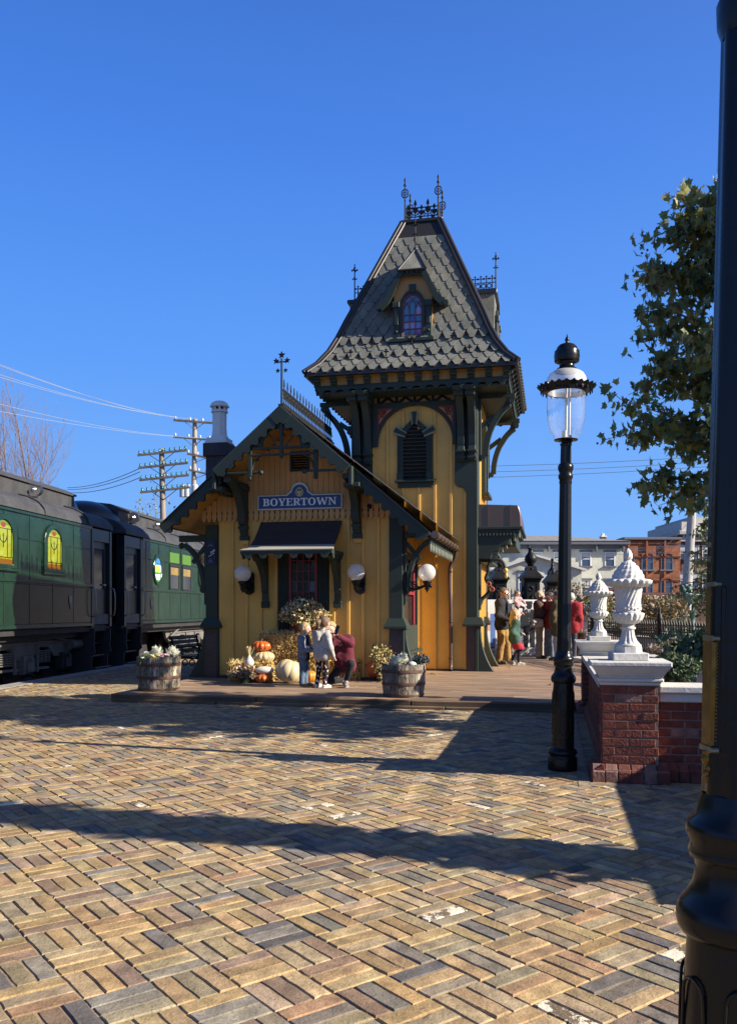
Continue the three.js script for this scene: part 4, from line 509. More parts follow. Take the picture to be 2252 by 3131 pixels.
// ---------- railway carriages ----------
// each carriage's own axes: x along the train away from the camera, z out of the side facing the platform
{
  const tg = M(.012, .040, .022, { rough: .22, bump: .0009, map: T.mottle }), roofG = M(.062, .062, .066, { rough: .75, bump: .002 }), dkG = M(.02, .024, .025, { rough: .35, map: T.fine }), rail = M(.10, .065, .05, { rough: .6, metal: .5 }), shine = M(.5, .48, .44, { rough: .3, metal: .9 }), frameM = M(.035, .033, .034, { rough: .7, bump: .004 }), greyM = M(.20, .185, .165, { rough: .7 }), brass = M(.55, .40, .14, { rough: .35, metal: .8, map: null }), lens = M(.6, .6, .62, { rough: .1, metal: .9, map: null });
  const stain = document.createElement('canvas'); stain.width = 128; stain.height = 320; { const c = stain.getContext('2d'); c.fillStyle = '#e3dc5a'; c.fillRect(0, 0, 128, 320); const r = rng(5); for (let i = 0; i < 60; i++) { c.fillStyle = ['#f0ea78', '#cfd048', '#e8d24a', '#d9e06a'][i % 4]; c.fillRect(r() * 128, r() * 320, 20, 30); } c.fillStyle = '#9db33a'; c.beginPath(); c.arc(64, 40, 58, PI, 0); c.fill(); c.fillStyle = '#d8503a'; c.beginPath(); c.arc(64, 40, 17, 0, 7); c.fill(); c.fillStyle = '#b8702a'; c.fillRect(0, 268, 128, 52); c.fillStyle = '#e0c23a'; for (let i = 0; i < 5; i++) { c.beginPath(); c.arc(14 + i * 25, 280, 12, PI, 0); c.fill(); } c.strokeStyle = '#3a2a10'; c.lineWidth = 5; for (const x of [10, 37, 91, 118]) { c.beginPath(); c.moveTo(x, 66); c.lineTo(x, 268); c.stroke(); } c.beginPath(); c.moveTo(0, 66); c.lineTo(128, 66); c.moveTo(0, 268); c.lineTo(128, 268); c.stroke(); c.lineWidth = 6; c.beginPath(); c.moveTo(64, 100); c.lineTo(64, 200); c.moveTo(40, 120); c.quadraticCurveTo(44, 160, 64, 165); c.quadraticCurveTo(84, 160, 88, 120); c.stroke(); }
  const stT = new THREE.CanvasTexture(stain); stT.colorSpace = THREE.SRGBColorSpace; const stM = M(.28, .34, .22, { map: stT, rough: .12 });
  const ov = document.createElement('canvas'); ov.width = 128; ov.height = 256; { const c = ov.getContext('2d'); c.fillStyle = '#cfe3ea'; c.fillRect(0, 0, 128, 256); c.fillStyle = '#3d7fb8'; c.fillRect(0, 0, 128, 80); c.fillStyle = '#e8d24a'; c.beginPath(); c.arc(64, 120, 42, 0, 7); c.fill(); c.fillStyle = '#4a9a48'; c.fillRect(0, 150, 128, 106); c.fillStyle = '#d9ecf2'; c.fillRect(20, 170, 88, 60); c.strokeStyle = '#20252a'; c.lineWidth = 5; c.strokeRect(18, 60, 92, 110); c.beginPath(); c.moveTo(64, 0); c.lineTo(64, 256); c.stroke(); }
  const ovT = new THREE.CanvasTexture(ov); ovT.colorSpace = THREE.SRGBColorSpace; const ovM = M(1, 1, 1, { map: ovT, rough: .15 });
  const lime = M(.11, .21, .03, { rough: .25, map: null }), gl2 = M(.03, .035, .045, { rough: .06, map: null }), emblem = M(.42, .40, .32, { rough: .5, metal: .3 });
  const uvFit = (g, x0, x1, y0, y1) => { const p = g.attributes.position, u = new Float32Array(p.count * 2); for (let i = 0; i < p.count; i++) { u[i * 2] = (p.getX(i) - x0) / (x1 - x0); u[i * 2 + 1] = (p.getY(i) - y0) / (y1 - y0); } g.setAttribute('uv', new THREE.BufferAttribute(u, 2)); g.userData.keepUV = true; return g; };
  function carriage(label, xa, xb, endDoor, startDoor) {          // body from xa to xb; vestibules beyond its ends
    const c = thing('passenger_carriage', label, 'train car', T0.toArray(), (90 - 6) * D2R, 'dark green railway carriages on the track'), Wd = 2.95, zc = -Wd / 2;
    const x0 = xa - (startDoor ? 1.25 : 0), x1 = xb + (endDoor ? 1.15 : 0);
    obj('body', [B(xa, xb, 1.06, 3.30, -Wd + .01, -.012), B(xa, xb, 1.09, 1.95, -.012, .0), B(xa, xb, 2.0, 2.78, -.012, -.002), B(xa, xb, 2.80, 3.30, -.012, -.004)], tg, c);
    obj('belt_rail', [cb(xa - .02, xb + .02, 1.935, 2.0, -.03, .025, .008), cb(xa, xb, 2.775, 2.805, -.02, .008, .004), cb(xa - .02, xb + .02, 1.03, 1.095, -.04, .022, .008), cb(xa, xb, 3.27, 3.34, -.03, .03, .01)], tg, c);
    for (let x = xb - .9; x > xa; x -= .98) obj('panel_seam', [B(x - .035, x + .035, 1.1, 1.93, -.004, .006), B(x - .03, x + .03, 2.0, 3.27, -.004, .005)], tg, c);
    const rv = []; for (let x = xa + .05; x < xb; x += .075) for (const y of [1.905, 1.12, 2.79]) rv.push(ball(.009, x, y, y > 2.5 ? .01 : .006, 5)); for (const X of [xa + .04, xb - .04]) for (let y = 1.1; y < 3.3; y += .075) rv.push(ball(.010, X, y, .005, 5)); obj('rivets', rv, tg, c, { kind: 'stuff' });
    // roof: curved lower deck, clerestory and upper deck with rounded ends
    const low = [[.06, 3.34], [.04, 3.44], [-.08, 3.58], [-.30, 3.70], [-.55, 3.76], [-Wd + .55, 3.76], [-Wd + .3, 3.70], [-Wd + .08, 3.58], [-Wd - .04, 3.34]];
    obj('lower_roof', ext(shape(low), x1 - x0, .02).rotateY(-PI / 2).translate(x1, 0, 0), roofG, c);
    const up = [[-.52, 3.72], [-.52, 4.06], [-.50, 4.10], [-.75, 4.22], [zc, 4.30], [-Wd + .75, 4.22], [-Wd + .5, 4.10], [-Wd + .52, 3.72]];
    const cA = startDoor ? x0 + .9 : x0, cB = endDoor ? x1 - .9 : x1;
    obj('clerestory', [ext(shape(up), cB - cA, .02).rotateY(-PI / 2).translate(cB, 0, 0), B(cA, cB, 4.055, 4.10, -.53, -.47)], roofG, c);
    const dome = (x, s) => { const g = new THREE.SphereGeometry(1, 24, 10, 0, 2 * PI, 0, PI / 2); g.scale(1.0, .56, Wd / 2 - .5); return g.translate(x, 3.74, zc); };
    const domes = []; if (endDoor) domes.push(dome(cB - .02, 1)); if (startDoor) domes.push(dome(cA + .02, -1)); if (domes.length) obj('roof_end', domes, dkG, c);
    for (let x = cB - .55; x > xa; x -= 2.05) obj('roof_strap', tube([[x, 3.36, .065], [x, 3.46, .05], [x, 3.6, -.07], [x, 3.72, -.3], [x, 3.78, -.55]], .022, 14, 6), roofG, c);
    const vent = (x) => { const v = grp('roof_ventilator', c); obj('vent_bracket', [cyl(.06, .06, V(x, 3.76, -.42), V(x, 3.88, -.40), 8), cyl(.12, .13, V(x + .10, 3.93, -.40), V(x - .06, 3.93, -.40), 16)], dkG, v); obj('vent_bell', [cyl(.13, .155, V(x - .06, 3.93, -.40), V(x - .10, 3.93, -.40), 18), new THREE.ConeGeometry(.10, .12, 16).rotateZ(PI / 2).translate(x - .12, 3.93, -.40)], lens, v); };
    (endDoor && !startDoor ? [2.15, -2.2] : [7.7, 9.6]).forEach(vent);
    // arched windows or the pair of sashes
    const arched = (x) => { const w = grp('arched_window', c), A = (a, y0, ys, r) => [[x - a, y0], [x + a, y0], ...arcPts(x, ys, a, 0, 180, 12, r)]; const f = shape(A(.46, 2.18, 2.78, .42)), h = new THREE.Path(); A(.33, 2.26, 2.76, .33).reverse().forEach((p, i) => i ? h.lineTo(...p) : h.moveTo(...p)); f.holes.push(h); obj('window_frame', [ext(f, .05, .01).translate(0, 0, -.01), cb(x - .52, x + .52, 2.13, 2.18, -.02, .06)], tg, w); obj('stained_glass', uvFit(ext(shape(A(.34, 2.25, 2.76, .34)), .012).toNonIndexed(), x - .34, x + .34, 2.25, 3.10), stM, w); };
    const oval = (x) => { const w = grp('oval_window', c); const f = new THREE.Shape(); f.absellipse(x, 2.53, .36, .43, 0, 2 * PI); const h = new THREE.Path(); h.absellipse(x, 2.53, .27, .34, 0, 2 * PI, true); f.holes.push(h); obj('window_frame', ext(f, .045, .008, 20).translate(0, 0, -.01), tg, w); const q = new THREE.Shape(); q.absellipse(x, 2.53, .275, .345, 0, 2 * PI); obj('stained_glass', uvFit(ext(q, .012, 0, 20).toNonIndexed(), x - .28, x + .28, 2.18, 2.88), ovM, w); };
    const sash = (x) => { const w = grp('sash_window', c); obj('window_frame', [cb(x - .44, x - .38, 2.02, 2.74, -.01, .03), cb(x + .38, x + .44, 2.02, 2.74, -.01, .03), cb(x - .44, x + .44, 2.68, 2.76, -.01, .035), cb(x - .44, x + .44, 2.0, 2.04, -.01, .04)], dkG, w); obj('pane', B(x - .38, x + .38, 2.04, 2.68, -.008, .008), gl2, w); obj('lime_transom', [B(x - .42, x + .42, 2.80, 3.10, -.004, .010)], lime, w); for (let k = 0; k < 9; k++) obj('transom_bar', B(x - .40 + k * .1 - .012, x - .40 + k * .1 + .012, 2.80, 3.10, .008, .016), M_tb(), w); obj('blind', B(x - .36, x + .36, 2.44, 2.66, .008, .011), M(.30, .2, .06, { rough: .8 }), w); };
    function M_tb() { return mat.tb ??= M(.05, .16, .04, { rough: .4, map: null }); }
    if (!startDoor) [2.13, .10, -1.93, -3.96, -6].forEach(arched); else { oval(8.4); sash(9.85); sash(11.0); oval(12.6); sash(14.5); sash(15.7); oval(18); }
    // number and shields
    const shield = x => obj('shield_emblem', ext(shape([[x - .06, 1.72], [x + .06, 1.72], [x + .065, 1.60], [x, 1.42], [x - .065, 1.60]]), .012, .002).translate(0, 0, .004), emblem, c);
    shield(endDoor && !startDoor ? 2.9 : 7.9);
    if (startDoor) { const g = new TextGeometry('4970', { font, size: .085, depth: .004, curveSegments: 3 }); g.translate(7.75, 1.17, .004); obj('number', g, M(.55, .40, .10, { rough: .4, map: null }), c); }
    // vestibules: open doorway, door with glass, grab irons, steps
    const vest = (a, b, s) => {
      const v = grp('vestibule', c); obj('corner_post', [cb(Math.min(a, a + s * .12), Math.max(a, a + s * .12), 1.0, 3.3, -.2, .012), cb(Math.min(b - s * .12, b), Math.max(b - s * .12, b), 1.0, 3.3, -.2, .012), B(Math.min(a, b), Math.max(a, b), 3.02, 3.3, -.15, .0)], dkG, v);
      const lo = Math.min(a, b), hi = Math.max(a, b), m = (lo + hi) / 2; obj('door', [B(lo + .14, hi - .14, 1.06, 1.9, -.13, -.07), B(lo + .14, lo + .26, 1.9, 3.02, -.13, -.07), B(hi - .26, hi - .14, 1.9, 3.02, -.13, -.07), B(lo + .26, hi - .26, 2.86, 3.02, -.13, -.07)], dkG, v); obj('door_glass', B(lo + .26, hi - .26, 1.9, 2.86, -.11, -.09), gl2, v); obj('door_sill', cb(lo + .12, hi - .12, 1.06, 1.30, -.07, -.02), greyM, v); obj('door_handle', cb(m + .2, m + .34, 1.98, 2.02, -.07, -.03), shine, v);
      obj('back_wall', [B(lo + .02, hi - .02, 1.06, 3.3, -Wd, -1.5)], dkG, v);
      for (const x of [lo + .02, hi - .02]) obj('grab_iron', [tube([[x, 1.25, .01], [x, 1.27, .07], [x, 1.9, .07], [x, 1.93, .01]], .016, 20, 8)], shine, v);
      const sg = [[0, 1.06], [0, .78], [.02, .7], [.0, .6], [-.02, .5], [.06, .42], [.08, .1], [.10, .05], [.6, .05], [.6, 1.06]];
      for (const x of [lo + .10, hi - .14]) obj('step_side', ext(shape(sg.map(([q, y]) => [-q, y - .10])), .04, .004).rotateY(-PI / 2).translate(x + .04, 0, .03), frameM, v);
      [.02, .30, .58].forEach((y, i) => { obj('step', cb(lo + .14, hi - .14, y, y + .03, -.12 - i * .14, .05 - i * .13, .004), frameM, v); obj('step_edge', cb(lo + .14, hi - .14, y + .03, y + .036, .02 - i * .13, .052 - i * .13, .002), shine, v); });
    };
    if (endDoor) vest(xb, x1, 1); if (startDoor) vest(xa, x0, -1);
    obj('equipment_box', [B(x0, x1, -.02, .8, -2.3, -1.05)], frameM, c); obj('underframe', [B(x0, x1, .78, 1.06, -Wd + .2, -.25), B(x0, x1, .9, 1.05, -.25, -.06)], frameM, c);
    // trucks
    for (const tx of endDoor && !startDoor ? [1.7] : [12.6, 25]) {
      const t = grp('truck', c);
      for (const dx of [-1.7, 0, 1.7]) obj('wheel', [cyl(.46, .46, V(tx + dx, .26, -.80), V(tx + dx, .26, -.68), 28), cyl(.50, .50, V(tx + dx, .26, -.84), V(tx + dx, .26, -.80), 28), cyl(.12, .12, V(tx + dx, .26, -.7), V(tx + dx, .26, -.5), 14)], frameM, t);
      obj('side_frame', [ext(shape([[tx - 2.4, .78], [tx - 2.2, .86], [tx + 2.2, .86], [tx + 2.4, .78], [tx + 2.3, .55], [tx + 1.9, .38], [tx + 1.3, .38], [tx + 1.0, .60], [tx + .6, .60], [tx + .3, .36], [tx - .3, .36], [tx - .6, .60], [tx - 1.0, .60], [tx - 1.3, .38], [tx - 1.9, .38], [tx - 2.3, .55]]), .10, .01).translate(0, 0, -.5)], greyM, t);
      for (const dx of [-1.7, 0, 1.7]) obj('journal_box', [cb(tx + dx - .17, tx + dx + .17, .08, .46, -.52, -.30, .03), cb(tx + dx - .13, tx + dx + .13, .12, .36, -.30, -.25, .03), cb(tx + dx - .05, tx + dx + .05, .34, .42, -.28, -.22)], dx ? frameM : greyM, t);
      for (const dx of [-.8, .8]) for (const q of [-.16, 0, .16]) obj('spring', Array.from({ length: 6 }, (_, k) => new THREE.TorusGeometry(.065, .018, 6, 14).rotateX(PI / 2).translate(tx + dx + q, .3 + k * .045, -.42)), greyM, t);
      obj('brake_rigging', [bar(V(tx - 2.0, .7, -.38), V(tx + 2.0, .72, -.38), .05, .04), bar(V(tx - 1.0, .2, -.4), V(tx + 1.0, .16, -.4), .05, .05), ...[-.45, .45].map(d => bar(V(tx + d, .1, -.38), V(tx + d * 1.1, .75, -.38), .07, .05)), tube([[tx - 2.3, .55, -.3], [tx - 1.2, .92, -.25], [tx + .4, .9, -.28], [tx + 1.5, .74, -.3]], .035, 24, 8), cyl(.12, .12, V(tx + 1.9, .62, -.35), V(tx + 2.5, .62, -.35), 14)], greyM, t);
    }
    return c;
  }
  carriage('dark green carriage with yellow arched stained glass windows at the left edge', -14, 4.0, true, false);
  carriage('dark green carriage with an oval window and gold number 4970 behind the station post', 7.2, 30, false, true);
}
{
  const ang = (90 - 6) * D2R, tr = new THREE.Group(); tr.name = 'railway_track'; tr.userData = { kind: 'structure' }; tr.position.copy(T0); tr.rotation.y = ang; scene.add(tr);
  obj('ballast', [B(-16, 60, -.26, -.245, -3.2, -.02)], M(.07, .065, .06, { rough: 1, bump: .02 }), tr); const steel = M(.18, .15, .13, { rough: .4, metal: .7 });
  for (const z of [-.76, -2.2]) obj('rail', [B(-16, 60, -.22, -.20, z - .07, z + .07), B(-16, 60, -.20, -.10, z - .012, z + .012), cb(-16, 60, -.10, -.06, z - .035, z + .035, .008)], steel, tr);
  for (let x = -6; x < 26; x += .55) obj('sleeper', B(x, x + .22, -.25, -.215, -2.8, -.12), mat.plum, tr);
}
// ---------- behind the train: poles, wires, trees ----------
const DX = (x, Z) => (x - 815.5) / 1912 * Z, DY = (y, Z) => 1.4 - (y - 1350.8) / 1912 * Z;      // photograph position at a depth, in metres
const woodPole = M(.36, .29, .23, { rough: .9, map: T.grainV, bump: .004 }), armM = M(.20, .16, .13, { rough: .9, map: T.grainH }), insul = M(.03, .16, .17, { rough: .15, map: null }), wireM = M(.16, .17, .18, { rough: .6, map: null }), wireL = M(.36, .39, .40, { rough: .5, metal: .3, map: null });
{
  const Z = 44, p = thing('telegraph_pole', 'brown wooden telegraph pole with four crossarms of insulators behind the train', 'utility pole', [DX(367, Z), 0, -Z]);
  const top = DY(994, Z), lean = DX(358, Z) - DX(367, Z); const X = y => lean * (y - DY(1120, Z)) / (top - DY(1120, Z));
  obj('pole', cyl(.17, .13, V(0, -.2, 0), V(X(top), top, 0), 14), woodPole, p);
  [[1004, 1009], [1032, 1043], [1059, 1072], [1086, 1099]].forEach(() => 0);
  const arms = [[1003, 0], [1031, 0], [1058, 0], [1085, 0]];
  arms.forEach(([y]) => { const Y = DY(y + 1, Z), a = grp('crossarm', p), x0 = X(Y) - 1.20, x1 = X(Y) + 1.32, dy = .13; obj('arm', bar(V(x0, Y - dy, .16), V(x1, Y + dy, .16), .10, .09), armM, a); obj('arm_brace', [bar(V(x0 + .55, Y - .07, .2), V(X(Y), Y - .5, .14), .03, .015), bar(V(x1 - .6, Y + .06, .2), V(X(Y), Y - .5, .14), .03, .015)], mat.iron, a); for (let k = 0; k < 10; k++) { const t = .04 + k / 9 * .92, xx = x0 + (x1 - x0) * t + (k < 5 ? -.04 : .04) * 0, yy = Y - dy + 2 * dy * t + .05; obj('insulator', lathe([[0, .17], [.045, .15], [.05, .06], [.07, .02], [.03, 0], [.02, -.03]], 10).translate(xx, yy + .02, .16), insul, a); } });
}
{
  const Z = 54, p = thing('power_pole', 'pale wooden power pole with grey transformers left of the chimney', 'utility pole', [DX(424, Z), 0, -Z]); const top = DY(928, Z), X = y => (DX(432, Z) - DX(424, Z)) * (y - DY(1100, Z)) / (top - DY(1100, Z));
  obj('pole', cyl(.19, .14, V(0, -.2, 0), V(X(top), top, 0), 14), M(.46, .40, .33, { rough: .9, map: T.grainV, bump: .004 }), p);
  for (const [y, x0, x1, w] of [[932, 386, 478, .12], [969, 386, 470, .1], [1006, 416, 474, .12], [1042, 420, 474, .1]]) { const a = grp('crossarm', p), A = V(DX(x0, Z) - p.position.x, DY(y, Z), .2), Bq = V(DX(x1, Z) - p.position.x, DY(y + (y > 1000 ? 12 : 7), Z), .2); obj('arm', bar(A, Bq, w, .1), armM, a); obj('arm_brace', [bar(A.clone().lerp(Bq, .25), V(X(A.y), A.y - .6, .15), .03, .02), bar(A.clone().lerp(Bq, .75), V(X(A.y), A.y - .6, .15), .03, .02)], armM, a); for (const t of [.05, .4, .7, .95]) obj('insulator', lathe([[0, .2], [.05, .17], [.06, .05], [.03, 0]], 10).translate(A.x + (Bq.x - A.x) * t, A.y + (Bq.y - A.y) * t + .06, .2), M_w(), a); }
  function M_w() { return mat.porc ??= M(.5, .5, .48, { rough: .3, map: null }); }
  for (const x of [408, 417, 434]) obj('transformer', [cyl(.21, .21, V(DX(x, Z) - p.position.x, DY(1102, Z), .35), V(DX(x, Z) - p.position.x, DY(1078, Z), .35), 18), cyl(.22, .16, V(DX(x, Z) - p.position.x, DY(1078, Z), .35), V(DX(x, Z) - p.position.x, DY(1075, Z), .35), 18)], M(.55, .56, .56, { rough: .4, map: T.fine }), p);
}
const wire = (label, pts, r, m = wireM) => obj('overhead_wire', tube(pts, r, 40, 5), m, scene, { label, category: 'wire', group: 'overhead wires' });
const sagP = (a, b, s) => Array.from({ length: 13 }, (_, i) => { const t = i / 12; return [a[0] + (b[0] - a[0]) * t, a[1] + (b[1] - a[1]) * t - 4 * s * t * (1 - t), a[2] + (b[2] - a[2]) * t]; });
const P3 = (x, y, Z) => [DX(x, Z), DY(y, Z), -Z];
[[792, 928], [797, 930], [824, 931], [832, 933], [882, 946], [905, 965]].forEach(([y0, y1], i) => { const hi = i < 4; wire(['topmost', 'second from the top', 'third from the top', 'fourth from the top', 'fifth from the top', 'lowest'][i] + ' of the pale wires rising left from the power pole', sagP(P3(-120, y0 - (hi ? 34 : 18), 30), P3(hi ? 395 + i * 14 : 389 + (i - 4) * 60, hi ? 926 + i * .9 : (i === 4 ? 966 : 970), 54), hi ? .35 : .25), .009, wireL); });
[[1041, 1088], [1049, 1088], [1062, 1091]].forEach(([yb, ya], i) => wire(['top', 'middle', 'lower'][i] + ' dark wire left of the telegraph pole over the train', sagP(P3(310, yb - 4, 43.8), P3(150, ya - 8 + 4 * i, 58), .25), .02));
[[1030, 1015], [1043, 1027], [1055, 1037]].forEach(([ya, yb], i) => wire(['top', 'middle', 'bottom'][i] + ' of three dark wires right of the tower', sagP(P3(1040, ya + 3, 60), P3(1700, yb - 14, 56), .15), .018));
{ // wires and grey fitting in front of the brick block
  [[1190, 1216, 1400, 1205], [1195, 1222, 1385, 1209], [1380, 1305, 1530, 1150], [1370, 1290, 1500, 1170], [1330, 1228, 1500, 1221]].forEach(([x0, y0, x1, y1], i) => wire(['upper', 'lower', 'steep front', 'steep rear', 'level'][i] + ' thin wire crossing in front of the brick block', sagP(P3(x0 + (i < 2 ? 180 : 0), y0, 55), P3(x1 + (i < 2 ? 110 : 0), y1, 52), .05), .014, wireL));
}
// trees without leaves: recursive limbs
function limbs(seed, L, r, depth, spread, up, out, start = V(0, 0, 0), dir = V(0, 1, 0)) {
  const R = rng(seed);
  (function grow(p, d, len, rad, n) {
    const pts = [p.clone()]; let q = p.clone(), dd = d.clone(); for (let i = 0; i < 3; i++) { dd.add(V(R() - .5, (R() - .5) * .5 + up * .25, R() - .5).multiplyScalar(.28)).normalize(); q = q.clone().addScaledVector(dd, len / 3); pts.push(q); }
    out.push([pts, rad, rad * .62, n]); if (n <= 0) return; const kids = n > 3 ? 4 : 3;
    for (let k = 0; k < kids; k++) { const t = k === 0 ? 1 : .35 + .6 * R(), at = pts[Math.min(3, Math.max(1, Math.round(t * 3)))]; const a = R() * 2 * PI, s = k === 0 ? spread * .35 : spread; const nd = dd.clone().add(V(Math.cos(a) * s, up * (.2 + R() * .3), Math.sin(a) * s)).normalize(); grow(at, nd, len * (.62 + .22 * R()), rad * (k === 0 ? .66 : .48), n - 1); }
  })(start, dir, L, r, depth);
  return out;
}
const limbGeo = (l, k = 5) => { const c = new THREE.CatmullRomCurve3(l[0]), n = l[3] > 2 ? 6 : 3, g = new THREE.TubeGeometry(c, n, 1, l[3] > 3 ? 8 : k > 4 ? 5 : 3), p = g.attributes.position, seg = l[3] > 3 ? 9 : k > 4 ? 6 : 4; for (let i = 0; i <= n; i++) { const ce = c.getPointAt(i / n), r = l[1] + (l[2] - l[1]) * i / n; for (let j = 0; j < seg; j++) { const o = i * seg + j; p.setXYZ(o, ce.x + (p.getX(o) - ce.x) * r, ce.y + (p.getY(o) - ce.y) * r, ce.z + (p.getZ(o) - ce.z) * r); } } return g; };
const barkM = M(.20, .165, .14, { rough: .95, bump: .006 });
function leafGeo(kind) { // small leaf outlines, folded along the midrib
  const o = kind === 'plane' ? [[0, 0], [.10, .05], [.42, .02], [.34, .22], [.5, .42], [.28, .46], [.20, .62], [.12, .66], [0, 1]] : [[0, 0], [.22, .25], [.28, .5], [.18, .78], [0, 1]];
  const pos = []; for (const s of [-1, 1]) for (let i = 0; i < o.length - 1; i++) { const a = [0, .45, 0], b = [s * o[i][0], o[i][1], -Math.abs(o[i][0]) * .35], c = [s * o[i + 1][0], o[i + 1][1], -Math.abs(o[i + 1][0]) * .35 - .05 * o[i + 1][1]]; s > 0 ? pos.push(...a, ...b, ...c) : pos.push(...a, ...c, ...b); }
  const g = new THREE.BufferGeometry(); g.setAttribute('position', new THREE.Float32BufferAttribute(pos, 3)); g.computeVertexNormals(); return g;
}
const leafMat = (r, g, b) => M(r, g, b, { map: null, phys: { transmission: .35, thickness: 0 }, rough: .75 });
const LG = { plane: leafGeo('plane'), oval: leafGeo('oval') };
for (const k in LG) boxUV(LG[k]);
const dirQ = (R) => new THREE.Quaternion().setFromEuler(new THREE.Euler(R() * 2 * PI, R() * 2 * PI, R() * 2 * PI));
function leaves(name, parent, pts, kind, size, cols, R, opt = {}) { // one instanced mass of small leaves
  const im = new THREE.InstancedMesh(LG[kind], opt.mat ?? leafMat(1, 1, 1), pts.length), m4 = new THREE.Matrix4(); pts.forEach((p, i) => { const s = size * (.6 + .8 * R()); m4.compose(p, dirQ(R), V(s, s, s)); im.setMatrixAt(i, m4); const c = cols[Math.floor(R() * cols.length)], k = .75 + .5 * R(); im.setColorAt(i, new THREE.Color().setRGB(c[0] * k, c[1] * k, c[2] * k)); });
  im.name = name; im.userData.kind = 'stuff'; im.castShadow = im.receiveShadow = true; parent.add(im); return im;
}
{
  const tree = (label, x, Z, seed, h, withLeaf) => { const t = thing('bare_tree', label, 'tree', [DX(x, Z), 0, -Z], 0); const L = limbs(seed, h * .34, h * .011, 6, .62, .6, []); const big = L.filter(l => l[3] > 3), small = L.filter(l => l[3] <= 3); obj('trunk', limbGeo(L[0]), barkM, t); obj('branches', big.slice(1).map(l => limbGeo(l)), barkM, t); obj('twigs', small.map(l => limbGeo(l, 3)), M(.19, .125, .095, { rough: 1, map: null }), t, { kind: 'stuff' });
    if (withLeaf) { const R = rng(seed + 7), tips = L.filter(l => l[3] <= 2 && l[0][3].y < h * .62 && l[0][3].x < 1.5), pts = []; tips.forEach(l => { for (let k = 0; k < 3; k++) pts.push(l[0][2].clone().add(V((R() - .5) * .5, (R() - .5) * .5, (R() - .5) * .5))); }); leaves('leaves', t, pts, 'oval', .2, [[.16, .05, .02], [.22, .08, .03]], R); } };
  tree('bare tree with rust brown leaves low in its crown at the left edge', 62, 40, 71, 10.6, true); tree('bare tree behind the rusty leaved tree at the far left edge', -14, 46, 15, 9.0, false);
  const Z = 48, R = rng(3), t = thing('sparse_tree', 'small sparse tree with yellowish leaves right of the telegraph pole', 'tree', [DX(375, Z), 0, -Z]); const L = limbs(31, 2.6, .06, 4, .6, .6, []); obj('trunk', limbGeo(L[0]), barkM, t); obj('branches', L.slice(1).map(l => limbGeo(l, 3)), barkM, t, { kind: 'stuff' }); const pts = []; L.filter(l => l[3] < 2).forEach(l => { for (let k = 0; k < 4; k++) pts.push(l[0][3].clone().add(V((R() - .5) * .4, (R() - .5) * .4, (R() - .5) * .4))); }); leaves('leaves', t, pts, 'oval', .16, [[.25, .22, .06], [.12, .14, .05]], R);
}
